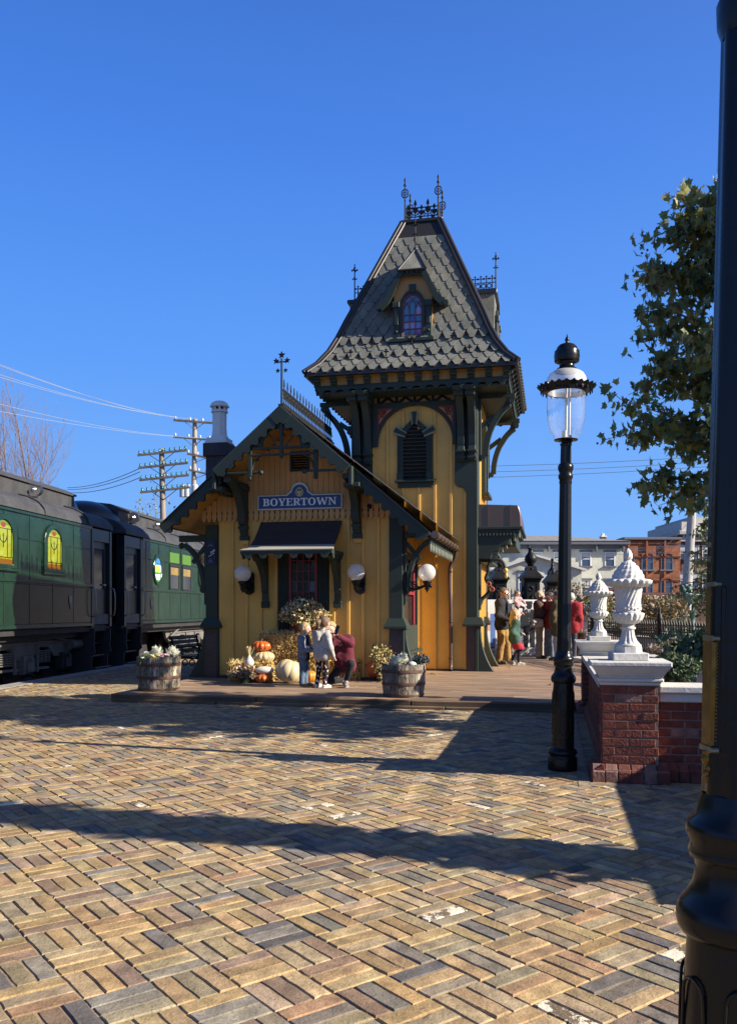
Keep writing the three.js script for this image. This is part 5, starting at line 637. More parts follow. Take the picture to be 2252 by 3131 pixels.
// ---------- brick wall with piers and urns (the station's axes) ----------
const at3 = (x, y, Z) => [(x - 815.5) / 1912 * Z, 1.4 - (y - 1350.8) / 1912 * Z, -Z];
{
  const bricks = jit(8, .25, .062, .035, .17, { map: T.brick, rough: .85, bump: .006, bumpMap: T.brickb }), mortar = M(.34, .22, .17, { rough: 1, bump: .004 }), dust = M(.34, .17, .13, { map: T.brick, rough: .9, bump: .006, bumpMap: T.brickb });
  const H = .0712, BL = .213, BW = .1;
  // laying: a run of bricks from a to b (local x or z) on a face
  function course(parent, axis, from, to, fixed, y, off, th) { let p = from + (off ? -BL / 2 : 0); while (p < to - .01) { const a = Math.max(from, p) + .005, b = Math.min(to, p + BL) - .005; p += BL; if (b - a < .02) continue; const j = rr(-.003, .003), y0 = y + .005 + rr(-.001, .001), y1 = y + H - .005; const g = axis === 'x' ? cb(a, b, y0, y1, fixed - th, fixed + j, .004) : axis === 'z' ? cb(fixed - j, fixed + th, y0, y1, a, b, .004) : cb(fixed - th, fixed + j, y0, y1, a, b, .004); const m = obj('brick', norm(g), rnd() < .05 ? dust : pick(bricks), parent); const u = m.geometry.attributes.uv, o = rnd() * 5, q = rnd() * 5; for (let i = 0; i < u.count; i++) u.setXY(i, u.getX(i) + o, u.getY(i) + q); } }
  const moulding = [[0, 0], [.02, 0], [.03, .03], [.03, .05], [.055, .06], [.07, .09], [.075, .125], [.105, .125], [.11, .15], [.125, .165], [.125, .19], [.0, .21]];
  function capProfile(x0, x1, z0, z1, y, k = 1) { const gs = [], lv = [[.01, 0, .03], [.028, .03, .056], [.008, .056, .155], [.085, .157, .195]]; for (const [e, a, b] of lv) gs.push(cb(x0 - e, x1 + e, y + a * k, y + b * k, z0 - e, z1 + e, .008)); 
    const fr = (e0, ya, e1, yb) => { const A = [[x0 - e0, z0 - e0], [x1 + e0, z0 - e0], [x1 + e0, z1 + e0], [x0 - e0, z1 + e0]], C = [[x0 - e1, z0 - e1], [x1 + e1, z0 - e1], [x1 + e1, z1 + e1], [x0 - e1, z1 + e1]], pos = []; for (let i = 0; i < 4; i++) { const j = (i + 1) % 4, P = (q, yy) => [q[0], y + yy, q[1]]; pos.push(...P(A[i], ya), ...P(C[i], yb), ...P(C[j], yb), ...P(A[i], ya), ...P(C[j], yb), ...P(A[j], ya)); } const g = new THREE.BufferGeometry(); g.setAttribute('position', new THREE.Float32BufferAttribute(pos, 3)); g.computeVertexNormals(); return g; };
    gs.push(fr(.012, .055, .028, .076), fr(.022, .075, .040, .10), fr(.038, .10, .062, .131), fr(.062, .131, .08, .157)); return gs; }
  function pier(label, x0, z1, w, rows, frontOnly) {
    const p = thing('brick_pier', label, 'pier', S0.toArray(), STURN), x1 = x0 + w, z0 = z1 - w, y0 = .14, yt = y0 + rows * H;
    obj('mortar_core', [B(x0 + .006, x1 - .006, 0, yt, z0 + .006, z1 - .006), B(x0 - .07, x1 + .07, 0, .10, z0 - .07, z1 + .07)], mortar, p);
    for (let r = 0; r < rows; r++) { course(p, 'x', x0, x1, z1, y0 + r * H, r % 2, .08); course(p, 'z', z0, z1 - .085, x0, y0 + r * H, (r + 1) % 2, .08); if (frontOnly) course(p, 'Z', z0, z1 - .085, x1, y0 + r * H, (r + 1) % 2, .08); }
    // sloping plinth of bricks on end
    for (let k = 0, n = 6; k < n; k++) { const a = x0 - .08 + k * (w + .16) / n; obj('brick', ext(shape([[z1 - .02, 0], [z1 + .085, 0], [z1 + .085, .085], [z1, .138], [z1 - .02, .138]].map(([z, y]) => [z, y])), (w + .16) / n - .01, .004).rotateY(-PI / 2).translate(a + (w + .16) / n - .005, 0, 0), rnd() < .2 ? dust : pick(bricks), p); }
    for (let k = 0, n = 6; k < n; k++) { const a = z0 + k * (w + .08) / n; obj('brick', ext(shape([[x0 + .02, 0], [x0 - .085, 0], [x0 - .085, .085], [x0, .138], [x0 + .02, .138]].reverse()), (w + .08) / n - .01, .004).translate(0, 0, a), pick(bricks), p); }
    obj('cap_stone', capProfile(x0 - .005, x1 + .005, z0 - .005, z1 + .005, yt + .004), mat.stone, p); return [(x0 + x1) / 2, yt + .199, (z0 + z1) / 2];
  }
  const topA = pier('red brick pier with moulded white cap in front, under the nearest urn', 6.55, 8.0, .45, 9, false), topB = pier('red brick pier behind the street lamp under the farther urn', 6.55, 3.25, .45, 9, false);
  const side = thing('brick_wall', 'low red brick garden wall with white coping between the two urn piers', 'wall', S0.toArray(), STURN), rt = thing('brick_wall', 'low red brick wall running right from the nearest pier', 'wall', S0.toArray(), STURN);
  obj('mortar_core', [B(6.636, 6.86, 0, .67, 3.25, 7.55), B(6.58, 6.9, 0, .1, 3.25, 7.55)], mortar, side); for (let r = 0; r < 7; r++) course(side, 'z', 3.25, 7.55, 6.63, .14 + r * H, r % 2, .1); for (let z = 3.27; z < 7.5; z += .085) obj('brick', ext(shape([[6.65, 0], [6.565, 0], [6.565, .085], [6.63, .138], [6.65, .138]].reverse()), .075, .004).translate(0, 0, z), pick(bricks), side);
  for (let z = 3.26; z < 7.5; z += .858) obj('coping_stone', [cb(6.55, 6.95, .72, .78, z, z + .852, .01), cb(6.60, 6.90, .645, .72, z, z + .852, .008)], mat.stone, side);
  obj('mortar_core', [B(7.0, 10.5, 0, .67, 7.62, 7.866), B(7.0, 10.5, 0, .1, 7.6, 7.92)], mortar, rt); for (let r = 0; r < 7; r++) course(rt, 'x', 7.0, 8.4, 7.87, .14 + r * H, r % 2, .1); for (let x = 7.08; x < 8.5; x += .085) obj('brick', ext(shape([[7.85, 0], [7.95, 0], [7.95, .085], [7.87, .138], [7.85, .138]]), .075, .004).rotateY(-PI / 2).translate(x + .075, 0, 0), pick(bricks), rt);
  for (let x = 7.01; x < 10.4; x += .75) obj('coping_stone', [cb(x, x + .744, .72, .78, 7.56, 7.95, .01), cb(x, x + .744, .645, .72, 7.60, 7.905, .008)], mat.stone, rt);
  // the same wall turns towards the camera beyond the right edge of the picture and ends in a matching pier
  const ow = thing('brick_wall', 'low red brick wall at the right beyond the black lamp post', 'wall', S0.toArray(), STURN); obj('wall_body', B(8.55, 8.8, 0, .90, 7.95, 11.2), bricks[0], ow); obj('coping_stone', cb(8.49, 8.88, .90, .99, 7.96, 11.2, .01), mat.stone, ow); 
  // edging course of pale pavers along the wall
  for (let z = 3.4; z < 8.3; z += .235) obj('edging_brick', cb(6.36, 6.45, -.05, .004 + rr(-.002, .002), z, z + .225, .005), pick(bricksTan()), pavement, {}).applyMatrix4(new THREE.Matrix4().makeRotationY(STURN).setPosition(S0));
  for (let x = 6.45; x < 9; x += .235) obj('edging_brick', cb(x, x + .225, -.05, .004 + rr(-.002, .002), 8.12, 8.21, .005), pick(bricksTan()), pavement, {}).applyMatrix4(new THREE.Matrix4().makeRotationY(STURN).setPosition(S0));
  function bricksTan() { return mat.tan ??= jit(4, .36, .27, .17, .2, { map: T.brick, rough: .9, bump: .004, bumpMap: T.brickb }); }
  // urns
  function urn(label, top) {
    const w = toW(...top), u = thing('stone_urn', label, 'urn', w.toArray(), STURN + .1, 'carved white urns on the piers'); u.scale.setScalar(.84);
    obj('plinth', [cb(-.17, .17, 0, .075, -.17, .17, .008), (() => { const g = new THREE.CylinderGeometry(.135, .14, .06, 8).rotateY(PI / 8).toNonIndexed(); g.computeVertexNormals(); return g.translate(0, .105, 0); })()], mat.stone, u);
    const twist = (pr, n, amp, tw) => { const prof = []; pr.forEach((q, i) => { if (i) { const o = pr[i - 1], m = Math.max(1, Math.round(Math.hypot(q[0] - o[0], q[1] - o[1]) / .012)); for (let k = 1; k <= m; k++) prof.push([o[0] + (q[0] - o[0]) * k / m, o[1] + (q[1] - o[1]) * k / m]); } else prof.push(q); }); const g = lathe(prof, n * 6), p = g.attributes.position; for (let i = 0; i < p.count; i++) { const x = p.getX(i), y = p.getY(i), z = p.getZ(i), r = Math.hypot(x, z); if (r < .02) continue; const a = Math.atan2(z, x), k = 1 + amp(y) * (Math.abs(Math.cos((a * n + y * tw) / 2)) - .6); p.setX(i, x * k); p.setZ(i, z * k); } g.computeVertexNormals(); return g; };
    obj('foot', twist([[0, .135], [.125, .135], [.13, .15], [.11, .165], [.085, .19], [.064, .24], [.056, .29], [.06, .305], [.072, .31], [.075, .325], [.058, .335], [.056, .345], [.07, .35], [.06, .36]], 12, y => y > .17 && y < .29 ? .18 : 0, 0), mat.stone, u);
    obj('bowl', twist([[.05, .355], [.10, .37], [.135, .40], [.152, .44], [.155, .465], [.135, .475]], 16, () => .10, 0), mat.stone, u);
    obj('body', twist([[.10, .47], [.118, .475], [.121, .50], [.123, .53], [.118, .56], [.118, .60], [.124, .66], [.137, .72], [.145, .74]], 20, y => y > .54 ? .13 : .02, 62), mat.stone, u);
    const bands = []; for (let k = 0; k < 22; k++) { const a = k / 22 * 2 * PI; bands.push(ball(.013, .121 * Math.cos(a), .505 + .012 * (k % 2), .121 * Math.sin(a), 6)); } obj('carved_band', [...bands, new THREE.TorusGeometry(.12, .006, 6, 40).rotateX(PI / 2).translate(0, .535, 0), new THREE.TorusGeometry(.119, .006, 6, 40).rotateX(PI / 2).translate(0, .48, 0)], mat.stone, u);
    obj('rim', twist([[.10, .725], [.18, .735], [.215, .76], [.225, .79], [.20, .805], [.12, .81]], 18, y => .14, 0), mat.stone, u);
    obj('lid', twist([[.165, .80], [.158, .815], [.150, .82], [.154, .835], [.150, .85], [.138, .86], [.136, .875], [.126, .895], [.108, .905], [.106, .92], [.094, .94], [.074, .95], [.072, .96], [.060, .975], [.04, .985], [.036, .99], [.026, 1.005]], 16, y => .07, 30), mat.stone, u);
    obj('acorn_finial', twist([[.02, .995], [.038, 1.01], [.044, 1.035], [.04, 1.065], [.026, 1.095], [.008, 1.115], [0, 1.118]], 8, () => .14, 60), mat.stone, u);
    return u;
  }
  urn('large carved white urn on the nearest brick pier', topA); urn('carved white urn on the farther pier, beside the lamp post', topB);
  // planting bed behind the wall
  const bed = obj('flower_bed', [B(6.9, 12, .2, .45, 3.3, 7.6)], M(.05, .035, .025, { rough: 1, bump: .02 }), scene, { kind: 'structure' }); bed.position.copy(S0); bed.rotation.y = STURN;
}
// ---------- black cast-iron lamp posts ----------
{
  const glassM = new THREE.MeshPhysicalMaterial({ color: 0xffffff, roughness: .02, transmission: .93, thickness: 0, ior: 1.65 });
  const flute = (g, n, amp, y0, y1) => { const p = g.attributes.position; for (let i = 0; i < p.count; i++) { const y = p.getY(i); if (y < y0 || y > y1) continue; const x = p.getX(i), z = p.getZ(i), k = 1 + amp * Math.cos(Math.atan2(z, x) * n); p.setX(i, x * k); p.setZ(i, z * k); } g.computeVertexNormals(); return g; };
  function lampPost(label, pos, tilt, head, group) {
    const l = thing('street_lamp', label, 'street lamp', pos, 0, group); l.rotation.set(0, .3, 0); l.rotation.z = -tilt;
    obj('base', [lathe([[0, 0], [.125, 0], [.127, .02], [.127, .095], [.120, .11], [.108, .125], [.125, .145], [.126, .16], [.118, .175], [.10, .19], [.097, .20]], 40), lathe([[.097, .20], [.096, .5], [.094, .60], [.086, .76]], 40), lathe([[.086, .76], [.098, .765], [.104, .775], [.108, .79], [.107, .81], [.10, .825], [.088, .84], [.078, .86], [.073, .89], [.076, .91], [.085, .915], [.087, .925], [.082, .94], [.09, .955], [.092, .97], [.088, .985], [.075, .995], [.070, 1.02], [.064, 1.04]], 40)], mat.black, l);
    const orn = []; for (let k = 0; k < 6; k++) { const a = k / 6 * 2 * PI, c = Math.cos(a), s = Math.sin(a), P = (u, y) => V(.096 * Math.cos(a + u / .096), y, .096 * Math.sin(a + u / .096)); orn.push(tube(arcPts(0, .66, .028, 0, 180, 6).concat([[-.028, .54]], [[-.012, .52]], arcPts(0, .50, .024, 120, -240, 14).slice(1), [[.012, .52], [.028, .54], [.028, .66]]).map(([u, y]) => P(u, y)), .0035, 40, 5)); orn.push(tube(arcPts(0, .34, .028, 0, -180, 6).concat([[-.028, .46]]).map(([u, y]) => P(u, y)), .0035, 16, 5), tube([P(.028, .34), P(.028, .46)], .0035, 6, 5)); orn.push(tube(arcPts(0, .25, .026, 0, 360, 12).map(([u, y]) => P(u, y)), .004, 18, 5)); } obj('base_ornament', orn, mat.black, l, { kind: 'stuff' });
    obj('shaft', [flute(lathe(Array.from({ length: 14 }, (_, i) => [.062 - .012 * i / 13, 1.04 + i * .115]), 64), 8, .04, 1.02, 3)], mat.black, l);
    if (!head) { obj('upper_shaft', [lathe([[.05, 2.53], [.06, 2.56], [.062, 2.6], [.054, 2.62], [.05, 4.2]], 24)], mat.black, l); return l; }
    obj('collar', [lathe([[.05, 2.50], [.056, 2.52], [.052, 2.54], [.062, 2.56], [.064, 2.58], [.054, 2.60], [.06, 2.62], [.068, 2.645], [.066, 2.67], [.05, 2.69]], 28)], mat.black, l);
    const before = l.children.length; obj('neck', [flute(lathe([[.046, 2.75], [.044, 2.92], [.043, 2.96]], 48), 8, .08, 2.6, 3), lathe([[.043, 2.96], [.05, 2.965], [.048, 2.985], [.036, 2.99], [.034, 3.01], [.06, 3.015], [.088, 3.02], [.088, 3.028], [.0, 3.03]], 28), tube([[.01, 2.74, .05], [.012, 2.9, .048], [.02, 3.02, .045], [.018, 3.06, .03]], .010, 16, 6)], mat.black, l);
    obj('glass_bowl', lathe([[.082, 3.03], [.088, 3.05], [.115, 3.10], [.136, 3.18], [.143, 3.28], [.141, 3.42]], 40), glassM, l);
    obj('inner_tube', [cyl(.011, .011, V(.0, 3.03, 0), V(0, 3.46, 0), 10), cyl(.008, .008, V(.022, 3.03, .01), V(.022, 3.46, .01), 8), cyl(.02, .02, V(-.012, 3.03, 0), V(-.012, 3.10, 0), 10)], M(.62, .58, .45, { rough: .35, metal: .5, map: null }), l); obj('burner', cyl(.010, .008, V(-.012, 3.34, .012), V(-.012, 3.40, .012), 10), M(.6, .38, .1, { rough: .4, map: null }), l);
    const crown = [new THREE.TorusGeometry(.185, .016, 8, 48).rotateX(PI / 2).translate(0, 3.46, 0), lathe([[.135, 3.42], [.15, 3.415], [.19, 3.44], [.205, 3.465], [.19, 3.475], [.15, 3.465]], 44)]; for (let k = 0; k < 24; k++) { const a = k / 24 * 2 * PI; crown.push(ext(shape([[-.022, 0], [.022, 0], [.019, .022], [0, .038], [-.019, .022]]), .008).rotateX(.75).translate(0, 3.455, .19).rotateY(a)); crown.push(ext(shape([[-.012, 0], [0, -.035], [.012, 0]]), .008).translate(0, 3.45, .185).rotateY(a + .13)); } obj('leaf_crown', crown, mat.black, l);
    obj('white_shade', lathe([[.142, 3.42], [.146, 3.46], [.149, 3.505], [.143, 3.545], [.125, 3.58], [.095, 3.602], [.06, 3.612]], 40), mat.opal, l);
    obj('vent_cap', [lathe([[.088, 3.595], [.086, 3.605], [.075, 3.62], [.056, 3.635], [.054, 3.665], [.07, 3.678], [.089, 3.680], [.092, 3.69], [.092, 3.715], [.094, 3.717], [.094, 3.742], [.092, 3.744], [.092, 3.768], [.088, 3.772], [.080, 3.776], [.074, 3.80], [.058, 3.82], [.03, 3.833], [.016, 3.836]], 36), lathe([[.018, 3.835], [.01, 3.85], [.018, 3.862], [.014, 3.875], [.006, 3.89], [.003, 3.91], [0, 3.915]], 12)], mat.black, l);
    for (const m of l.children.slice(before)) { const p = m.geometry.attributes.position; for (let i = 0; i < p.count; i++) { const y = p.getY(i), k = 1 + .17 * Math.min(1, Math.max(0, (y - 2.96) / .06)); p.setXYZ(i, p.getX(i) * k, y < 3.03 ? 2.62 + (y - 2.69) * .82 : 2.899 + (y - 3.03) * 1.05, p.getZ(i) * k); } m.geometry.computeVertexNormals && m.name === 'glass_bowl' && m.geometry.computeVertexNormals(); }
    return l;
  }
  lampPost('black cast-iron lamp with glass bowl and leaf crown, in front of the urns', [1.70, 0, -7.58], .012, true);
  const near = lampPost('thick black lamp post close by at the right edge, carrying gilded ironwork', [.700, 0, -1.69], .021, false);
  // gilded fitting on the near post
  const g = thing('gilded_plaque', 'narrow gilded frame seen edge-on, fixed to the near black post', 'plaque', [.708, 0, -1.69]); g.rotation.z = -.0178; const gold = M(.26, .16, .035, { rough: .35, metal: .75, bump: .003 }), pale = M(.26, .25, .18, { rough: .4, metal: .6, bump: .002 });
  const X = (px, y) => (px - 815.5) / 1912 * 1.69 - .708 - .0178 * 0, Y = y => 1.4 - (y - 1350.8) / 1912 * 1.69;
  const slab = (x0, x1, y0, y1, m, n, d = .05) => obj(n, cb(X(x0), X(x1), Math.min(Y(y0), Y(y1)), Math.max(Y(y0), Y(y1)), -.03, -.03 + d, .003), m, g);
  slab(1540, 1556, 1420, 1652, gold, 'frame_edge'); slab(1556, 1566, 1300, 1660, mat.black, 'backing', .06); slab(1545, 1558, 1300, 1410, gold, 'frame_edge', .04); slab(1539, 1558, 1408, 1420, pale, 'frame_moulding', .055); slab(1543, 1559, 1290, 1300, pale, 'frame_moulding', .055); slab(1536, 1557, 1652, 1664, pale, 'frame_moulding', .06);
  for (let k = 0; k < 6; k++) slab(1548 + (k % 2) * 2, 1561, 1200 + k * 16, 1211 + k * 16, k % 2 ? gold : pale, 'frame_leaf', .04); for (let k = 0; k < 26; k++) obj('frame_bead', ball(.0026, X(1551), Y(1428 + k * 8.4), .021, 6), gold, g);
  obj('scroll_drop', [cyl(.013, .004, V(X(1545), Y(1664), 0), V(X(1543), Y(1735), 0), 8), ball(.012, X(1541), Y(1680), .0, 8), ball(.010, X(1546), Y(1700), .006, 8), ball(.008, X(1540), Y(1712), .004, 8)], gold, g);
}
// ---------- barrels, bench, harvest display ----------
const deckP = (xd, yd, h = .13) => { const Z = (1.4 - h) * 1912 / (yd - 1350.8); return [(xd - 815.5) / 1912 * Z, h, -Z]; };
{
  const staves = jit(7, .50, .45, .38, .2, { map: T.barrel, rough: .9, bump: .004 }), hoop = M(.15, .07, .045, { rough: .75, bump: .003 }), soil = M(.04, .03, .02, { rough: 1 });
  function barrel(label, pos, r, h) {
    const b = thing('barrel_planter', label, 'planter', pos, rr(0, 2), 'half-barrel planters on the deck'), n = 20, prof = y => r * (.86 + .14 * Math.sin((.12 + .55 * y / h) * PI * .9));
    for (let k = 0; k < n; k++) { const a0 = k / n * 2 * PI + .006, a1 = (k + 1) / n * 2 * PI - .006, pos2 = [], rows = 6, top = h + rr(-.008, .006); const P = (a, y, q) => [Math.cos(a) * (prof(y) - q), y, Math.sin(a) * (prof(y) - q)]; const Q = (A, Bq, C, D) => pos2.push(...A, ...C, ...Bq, ...A, ...D, ...C); for (let i = 0; i < rows; i++) { const y0 = top * i / rows, y1 = top * (i + 1) / rows; const am = (a0 + a1) / 2, e = .004; Q(P(a0, y0, e), P(am, y0, 0), P(am, y1, 0), P(a0, y1, e)); Q(P(am, y0, 0), P(a1, y0, e), P(a1, y1, e), P(am, y1, 0)); Q(P(a1, y0, .03), P(a0, y0, .03), P(a0, y1, .03), P(a1, y1, .03)); Q(P(a1, y0, e), P(a1, y0, .03), P(a1, y1, .03), P(a1, y1, e)); Q(P(a0, y0, .03), P(a0, y0, e), P(a0, y1, e), P(a0, y1, .03)); } Q(P(a0, top, .003), P(a1, top, .003), P(a1, top, .03), P(a0, top, .03)); const g = new THREE.BufferGeometry(); g.setAttribute('position', new THREE.Float32BufferAttribute(pos2, 3)); g.computeVertexNormals(); const m = obj('stave', g, pick(staves), b); const u = m.geometry.attributes.uv, o = rnd() * 4; for (let i = 0; i < u.count; i++) u.setXY(i, u.getX(i) + o, u.getY(i) + o * .7); }
    [[.03, .09], [.36, .45], [.74, .84]].forEach(([a, c2], i) => { const y0 = h * a, y1 = h * c2; obj('hoop', [lathe([[prof(y0) + .001, y0], [prof(y0) + .006, y0], [prof(y1) + .006, y1], [prof(y1) + .001, y1]], 48), ...[0, 1].flatMap(k => [0, .05].map(d => ball(.007, Math.cos(1.9 + k * 3.3 + d) * (prof((y0 + y1) / 2) + .008), (y0 + y1) / 2, Math.sin(1.9 + k * 3.3 + d) * (prof((y0 + y1) / 2) + .008), 6)))], hoop, b); });
    obj('soil', new THREE.CylinderGeometry(prof(h) - .03, prof(h) - .03, .02, 24).translate(0, h - .05, 0), soil, b); return b;
  }
  const pA = deckP(352, 1528), pB = deckP(893, 1541);
  barrel('weathered half barrel with rusty hoops at the left corner of the deck', pA, .345, .53); barrel('weathered half barrel with rusty hoops right of the crouching woman', pB, .325, .475);
  // dusty miller, small flowers, dark succulent
  const silver = M(.62, .62, .49, { rough: .85, map: null }), R = rng(77);
  const lobed = () => ext(shape([[0, 0], [.018, .03], [.05, .045], [.03, .06], [.055, .085], [.028, .09], [.035, .12], [.012, .115], [0, .15], [-.012, .115], [-.035, .12], [-.028, .09], [-.055, .085], [-.03, .06], [-.05, .045], [-.018, .03]]), .004);
  const lb = boxUV(norm(lobed()));
  function rosette(label, p, s, n, m, group) { const t = thing('dusty_miller', label, 'plant', p, 0, group); for (let k = 0; k < n; k++) { const q = new THREE.Mesh(lb, m); q.name = 'leaf'; q.castShadow = q.receiveShadow = true; const a = k * 2.4, el = .25 + 1.15 * k / n; q.scale.setScalar(s * (.75 + .5 * R())); q.rotation.set(0, a, 0); q.rotateX(1.35 - el + (R() - .5) * .3); q.position.set(Math.sin(a) * .02, el * .07 * s, Math.cos(a) * .02); t.add(q); } obj('stem', cyl(.012, .008, V(0, -.08, 0), V(0, .05 * s, 0), 6), m, t); return t; }
  const on = (p, x, y, z) => [p[0] + x, p[1] + y, p[2] + z];
  rosette('silver leaved plant in the left barrel, at its left rim', on(pA, -.17, .49, .1), .55, 44, silver); rosette('tallest silver leaved plant in the middle of the left barrel', on(pA, -.03, .50, .05), .8, 50, silver); rosette('silver leaved plant at the right side of the left barrel', on(pA, .22, .50, .0), .8, 50, silver);
  rosette('silver leaved plant at the left of the right barrel', on(pB, -.12, .43, .1), .75, 50, silver); rosette('silver leaved plant in the middle of the right barrel', on(pB, .0, .45, -.02), .75, 50, silver);
  { const fl = (label, p, cols, n, w) => { const t = thing('flower_cluster', label, 'flowers', p); const pts = []; for (let k = 0; k < n; k++) pts.push(V((R() - .5) * w, R() * .06, (R() - .5) * .16)); pts.forEach((q, k) => obj('blossom', [0, 1, 2, 3, 4].map(i => { const a = i * 1.256 + k; return ball(.013, q.x + .016 * Math.cos(a), q.y + .01, q.z + .016 * Math.sin(a), 5); }), cols[k % cols.length], t)); const lv = []; for (let k = 0; k < n * 8; k++) lv.push(V((R() - .5) * w * 1.1, R() * .05 - .03, (R() - .5) * .2)); leaves('leaves', t, lv, 'oval', .05, [[.06, .11, .03], [.10, .15, .05]], R); };
    fl('yellow and cream flowers at the front of the left barrel', on(pA, -.07, .50, .2), [M(.75, .55, .08, { map: null }), M(.8, .75, .5, { map: null })], 12, .26); fl('pink flowers between the silver plants of the left barrel', on(pA, .12, .50, .17), [M(.7, .33, .4, { map: null }), M(.75, .5, .5, { map: null })], 8, .15); }
  { const t = thing('dark_succulent', 'dark blue green plant hanging over the right rim of the right barrel', 'plant', on(pB, .22, .46, -.02)), pts = []; for (let k = 0; k < 260; k++) { const a = R() * 6.28, q = Math.sqrt(R()) * .12; pts.push(V(Math.cos(a) * q + .03, R() * .13, Math.sin(a) * q)); } leaves('leaves', t, pts, 'oval', .05, [[.05, .085, .09], [.03, .055, .065]], R); obj('stems', Array.from({ length: 12 }, (_, k) => cyl(.005, .003, V(0, -.04, 0), V(.13 * Math.cos(k) + .03, .1, .12 * Math.sin(k)), 4)), mat.green, t, { kind: 'stuff' }); const st = thing('round_stone', 'smooth pale stone at the middle of the right barrel', 'stone', on(pB, .12, .47, .1)); obj('stone', new THREE.SphereGeometry(.06, 16, 10).scale(1.1, .75, .9), mat.stone, st); }
  // bench behind the left post
  { const [bx0, , bz0] = deckP(437, 1500, 0), t = thing('iron_bench', 'black bench with scrolled iron legs at the station\'s left side', 'bench', [bx0, 0, bz0 - .1], STURN + PI / 2); for (const x of [-.62, .62]) obj('leg', [tube([[x, 0, .26], [x, .12, .2], [x, .3, .24], [x, .42, .28], [x, .46, .22]], .022, 16, 7), tube([[x, 0, -.22], [x, .2, -.17], [x, .42, -.2], [x, .85, -.32]], .022, 16, 7), tube([[x, .42, .28], [x, .43, 0], [x, .42, -.2]], .02, 10, 7), new THREE.TorusGeometry(.055, .014, 6, 16).rotateY(PI / 2).translate(x, .34, .13), new THREE.TorusGeometry(.055, .014, 6, 16).rotateY(PI / 2).translate(x, .34, -.02), tube([[x, .62, -.24], [x, .66, .1], [x, .62, .26], [x, .44, .26]], .018, 14, 7)], mat.iron, t); for (let k = 0; k < 5; k++) obj('seat_slat', cb(-.7, .7, .45, .475, -.2 + k * .095, -.12 + k * .095, .006), mat.black, t); for (let k = 0; k < 4; k++) obj('back_slat', bx(1.4, .075, .025, 0, .56 + k * .09, -.25 - k * .025, -.25), mat.black, t); }
  // pumpkins and gourds
  const ribbed = (R0, hgt, n, depth, sq = 1) => { const g = new THREE.SphereGeometry(1, 96, 40), p = g.attributes.position; for (let i = 0; i < p.count; i++) { let x = p.getX(i), y = p.getY(i), z = p.getZ(i); const a = Math.atan2(z, x), r = Math.hypot(x, z); const k = 1 - depth * (1 - Math.abs(Math.sin(a * n / 2)) ** .7) * Math.min(1, r * 1.5); const dim = Math.exp(-((r / .28) ** 2)) * .22 * Math.sign(y) * sq; p.setXYZ(i, x * k * R0, (y - dim) * hgt * (.6 + .4 * k), z * k * R0); } g.computeVertexNormals(); return g; };
  const stemG = (s, m = .1) => tube([[0, -.01, 0], [.005, s * .5, 0], [.02, s, .01]], s * .28, 6, 7), stemM = M(.30, .22, .11, { rough: .9 });
  const pump = (name, label, pos, r, h, col, n, dep, o = {}) => { const t = thing(name, label, o.cat ?? 'pumpkin', pos, o.turn ?? 0); if (o.tilt) t.rotation.set(...o.tilt); obj('rind', ribbed(r, h, n, dep).translate(0, h * .97, 0), col, t); obj('stem', stemG(o.stem ?? .07).translate(0, h * 1.72, 0), stemM, t); return t; };
  const orange = M(.62, .13, .018, { rough: .35, map: T.fine, bump: .0008 }), orange2 = M(.56, .14, .03, { rough: .4, map: T.fine, bump: .0008 }), cream = M(.72, .58, .33, { rough: .45, map: T.fine, bump: .001 }), cream2 = M(.66, .50, .27, { rough: .5, map: T.fine }), whiteP = M(.75, .71, .6, { rough: .4, map: T.fine });
  pump('giant_pumpkin', 'giant cream coloured pumpkin left of the boy', deckP(633, 1512), .252, .215, cream, 9, .07, { tilt: [.2, .6, -.38], stem: .06 });
  pump('orange_pumpkin', 'flat orange pumpkin on the deck under the white gourd', deckP(583, 1512), .155, .085, orange2, 11, .12); pump('orange_pumpkin', 'yellowish orange pumpkin behind the boy\'s legs', deckP(686, 1511), .12, .11, M(.66, .26, .02, { rough: .4, map: T.fine }), 11, .08); pump('orange_pumpkin', 'small orange gourd between the woman\'s shoes', deckP(744, 1512), .06, .07, orange, 8, .1);
  const wg = thing('white_gourd', 'long white gourd lying on the flat orange pumpkin', 'gourd', on(deckP(586, 1512), 0, .155, .02)); obj('rind', new THREE.SphereGeometry(1, 36, 20).scale(.165, .07, .09).translate(0, .065, 0), whiteP, wg); obj('stem', stemG(.04).rotateZ(1.3).translate(-.16, .065, 0), stemM, wg);
  // hay bales: core, strings and loose straws
  const hayM = M(1.0, .82, .48, { map: T.hay, rough: 1, bump: .02 });
  function bale(label, pos, w, h, d, turn, n) { const t = thing('hay_bale', label, 'hay bale', pos, turn, 'hay bales of the harvest display'); const g = new THREE.BoxGeometry(w, h, d, 14, 8, 10), p = g.attributes.position; for (let i = 0; i < p.count; i++) { const x = p.getX(i), y = p.getY(i), z = p.getZ(i), q = Math.max(Math.abs(x) / w, Math.abs(y) / h, Math.abs(z) / d); p.setXYZ(i, x * (.96 + .1 * hash(Math.round(x * 99), Math.round(y * 99 + z * 77), 3)), y * (.95 + .1 * hash(Math.round(y * 99), Math.round(x * 99 + z * 31), 4)) + h / 2, z * (.95 + .12 * hash(Math.round(z * 99), Math.round(x * 55 + y * 99), 5))); } g.computeVertexNormals(); obj('bale_body', g, hayM, t); for (const x of [-.2, .2]) obj('twine', [B(x * w / .8 - .006, x * w / .8 + .006, 0, h + .012, -d / 2 - .012, d / 2 + .012)], M(.45, .33, .12, { map: null }), t);
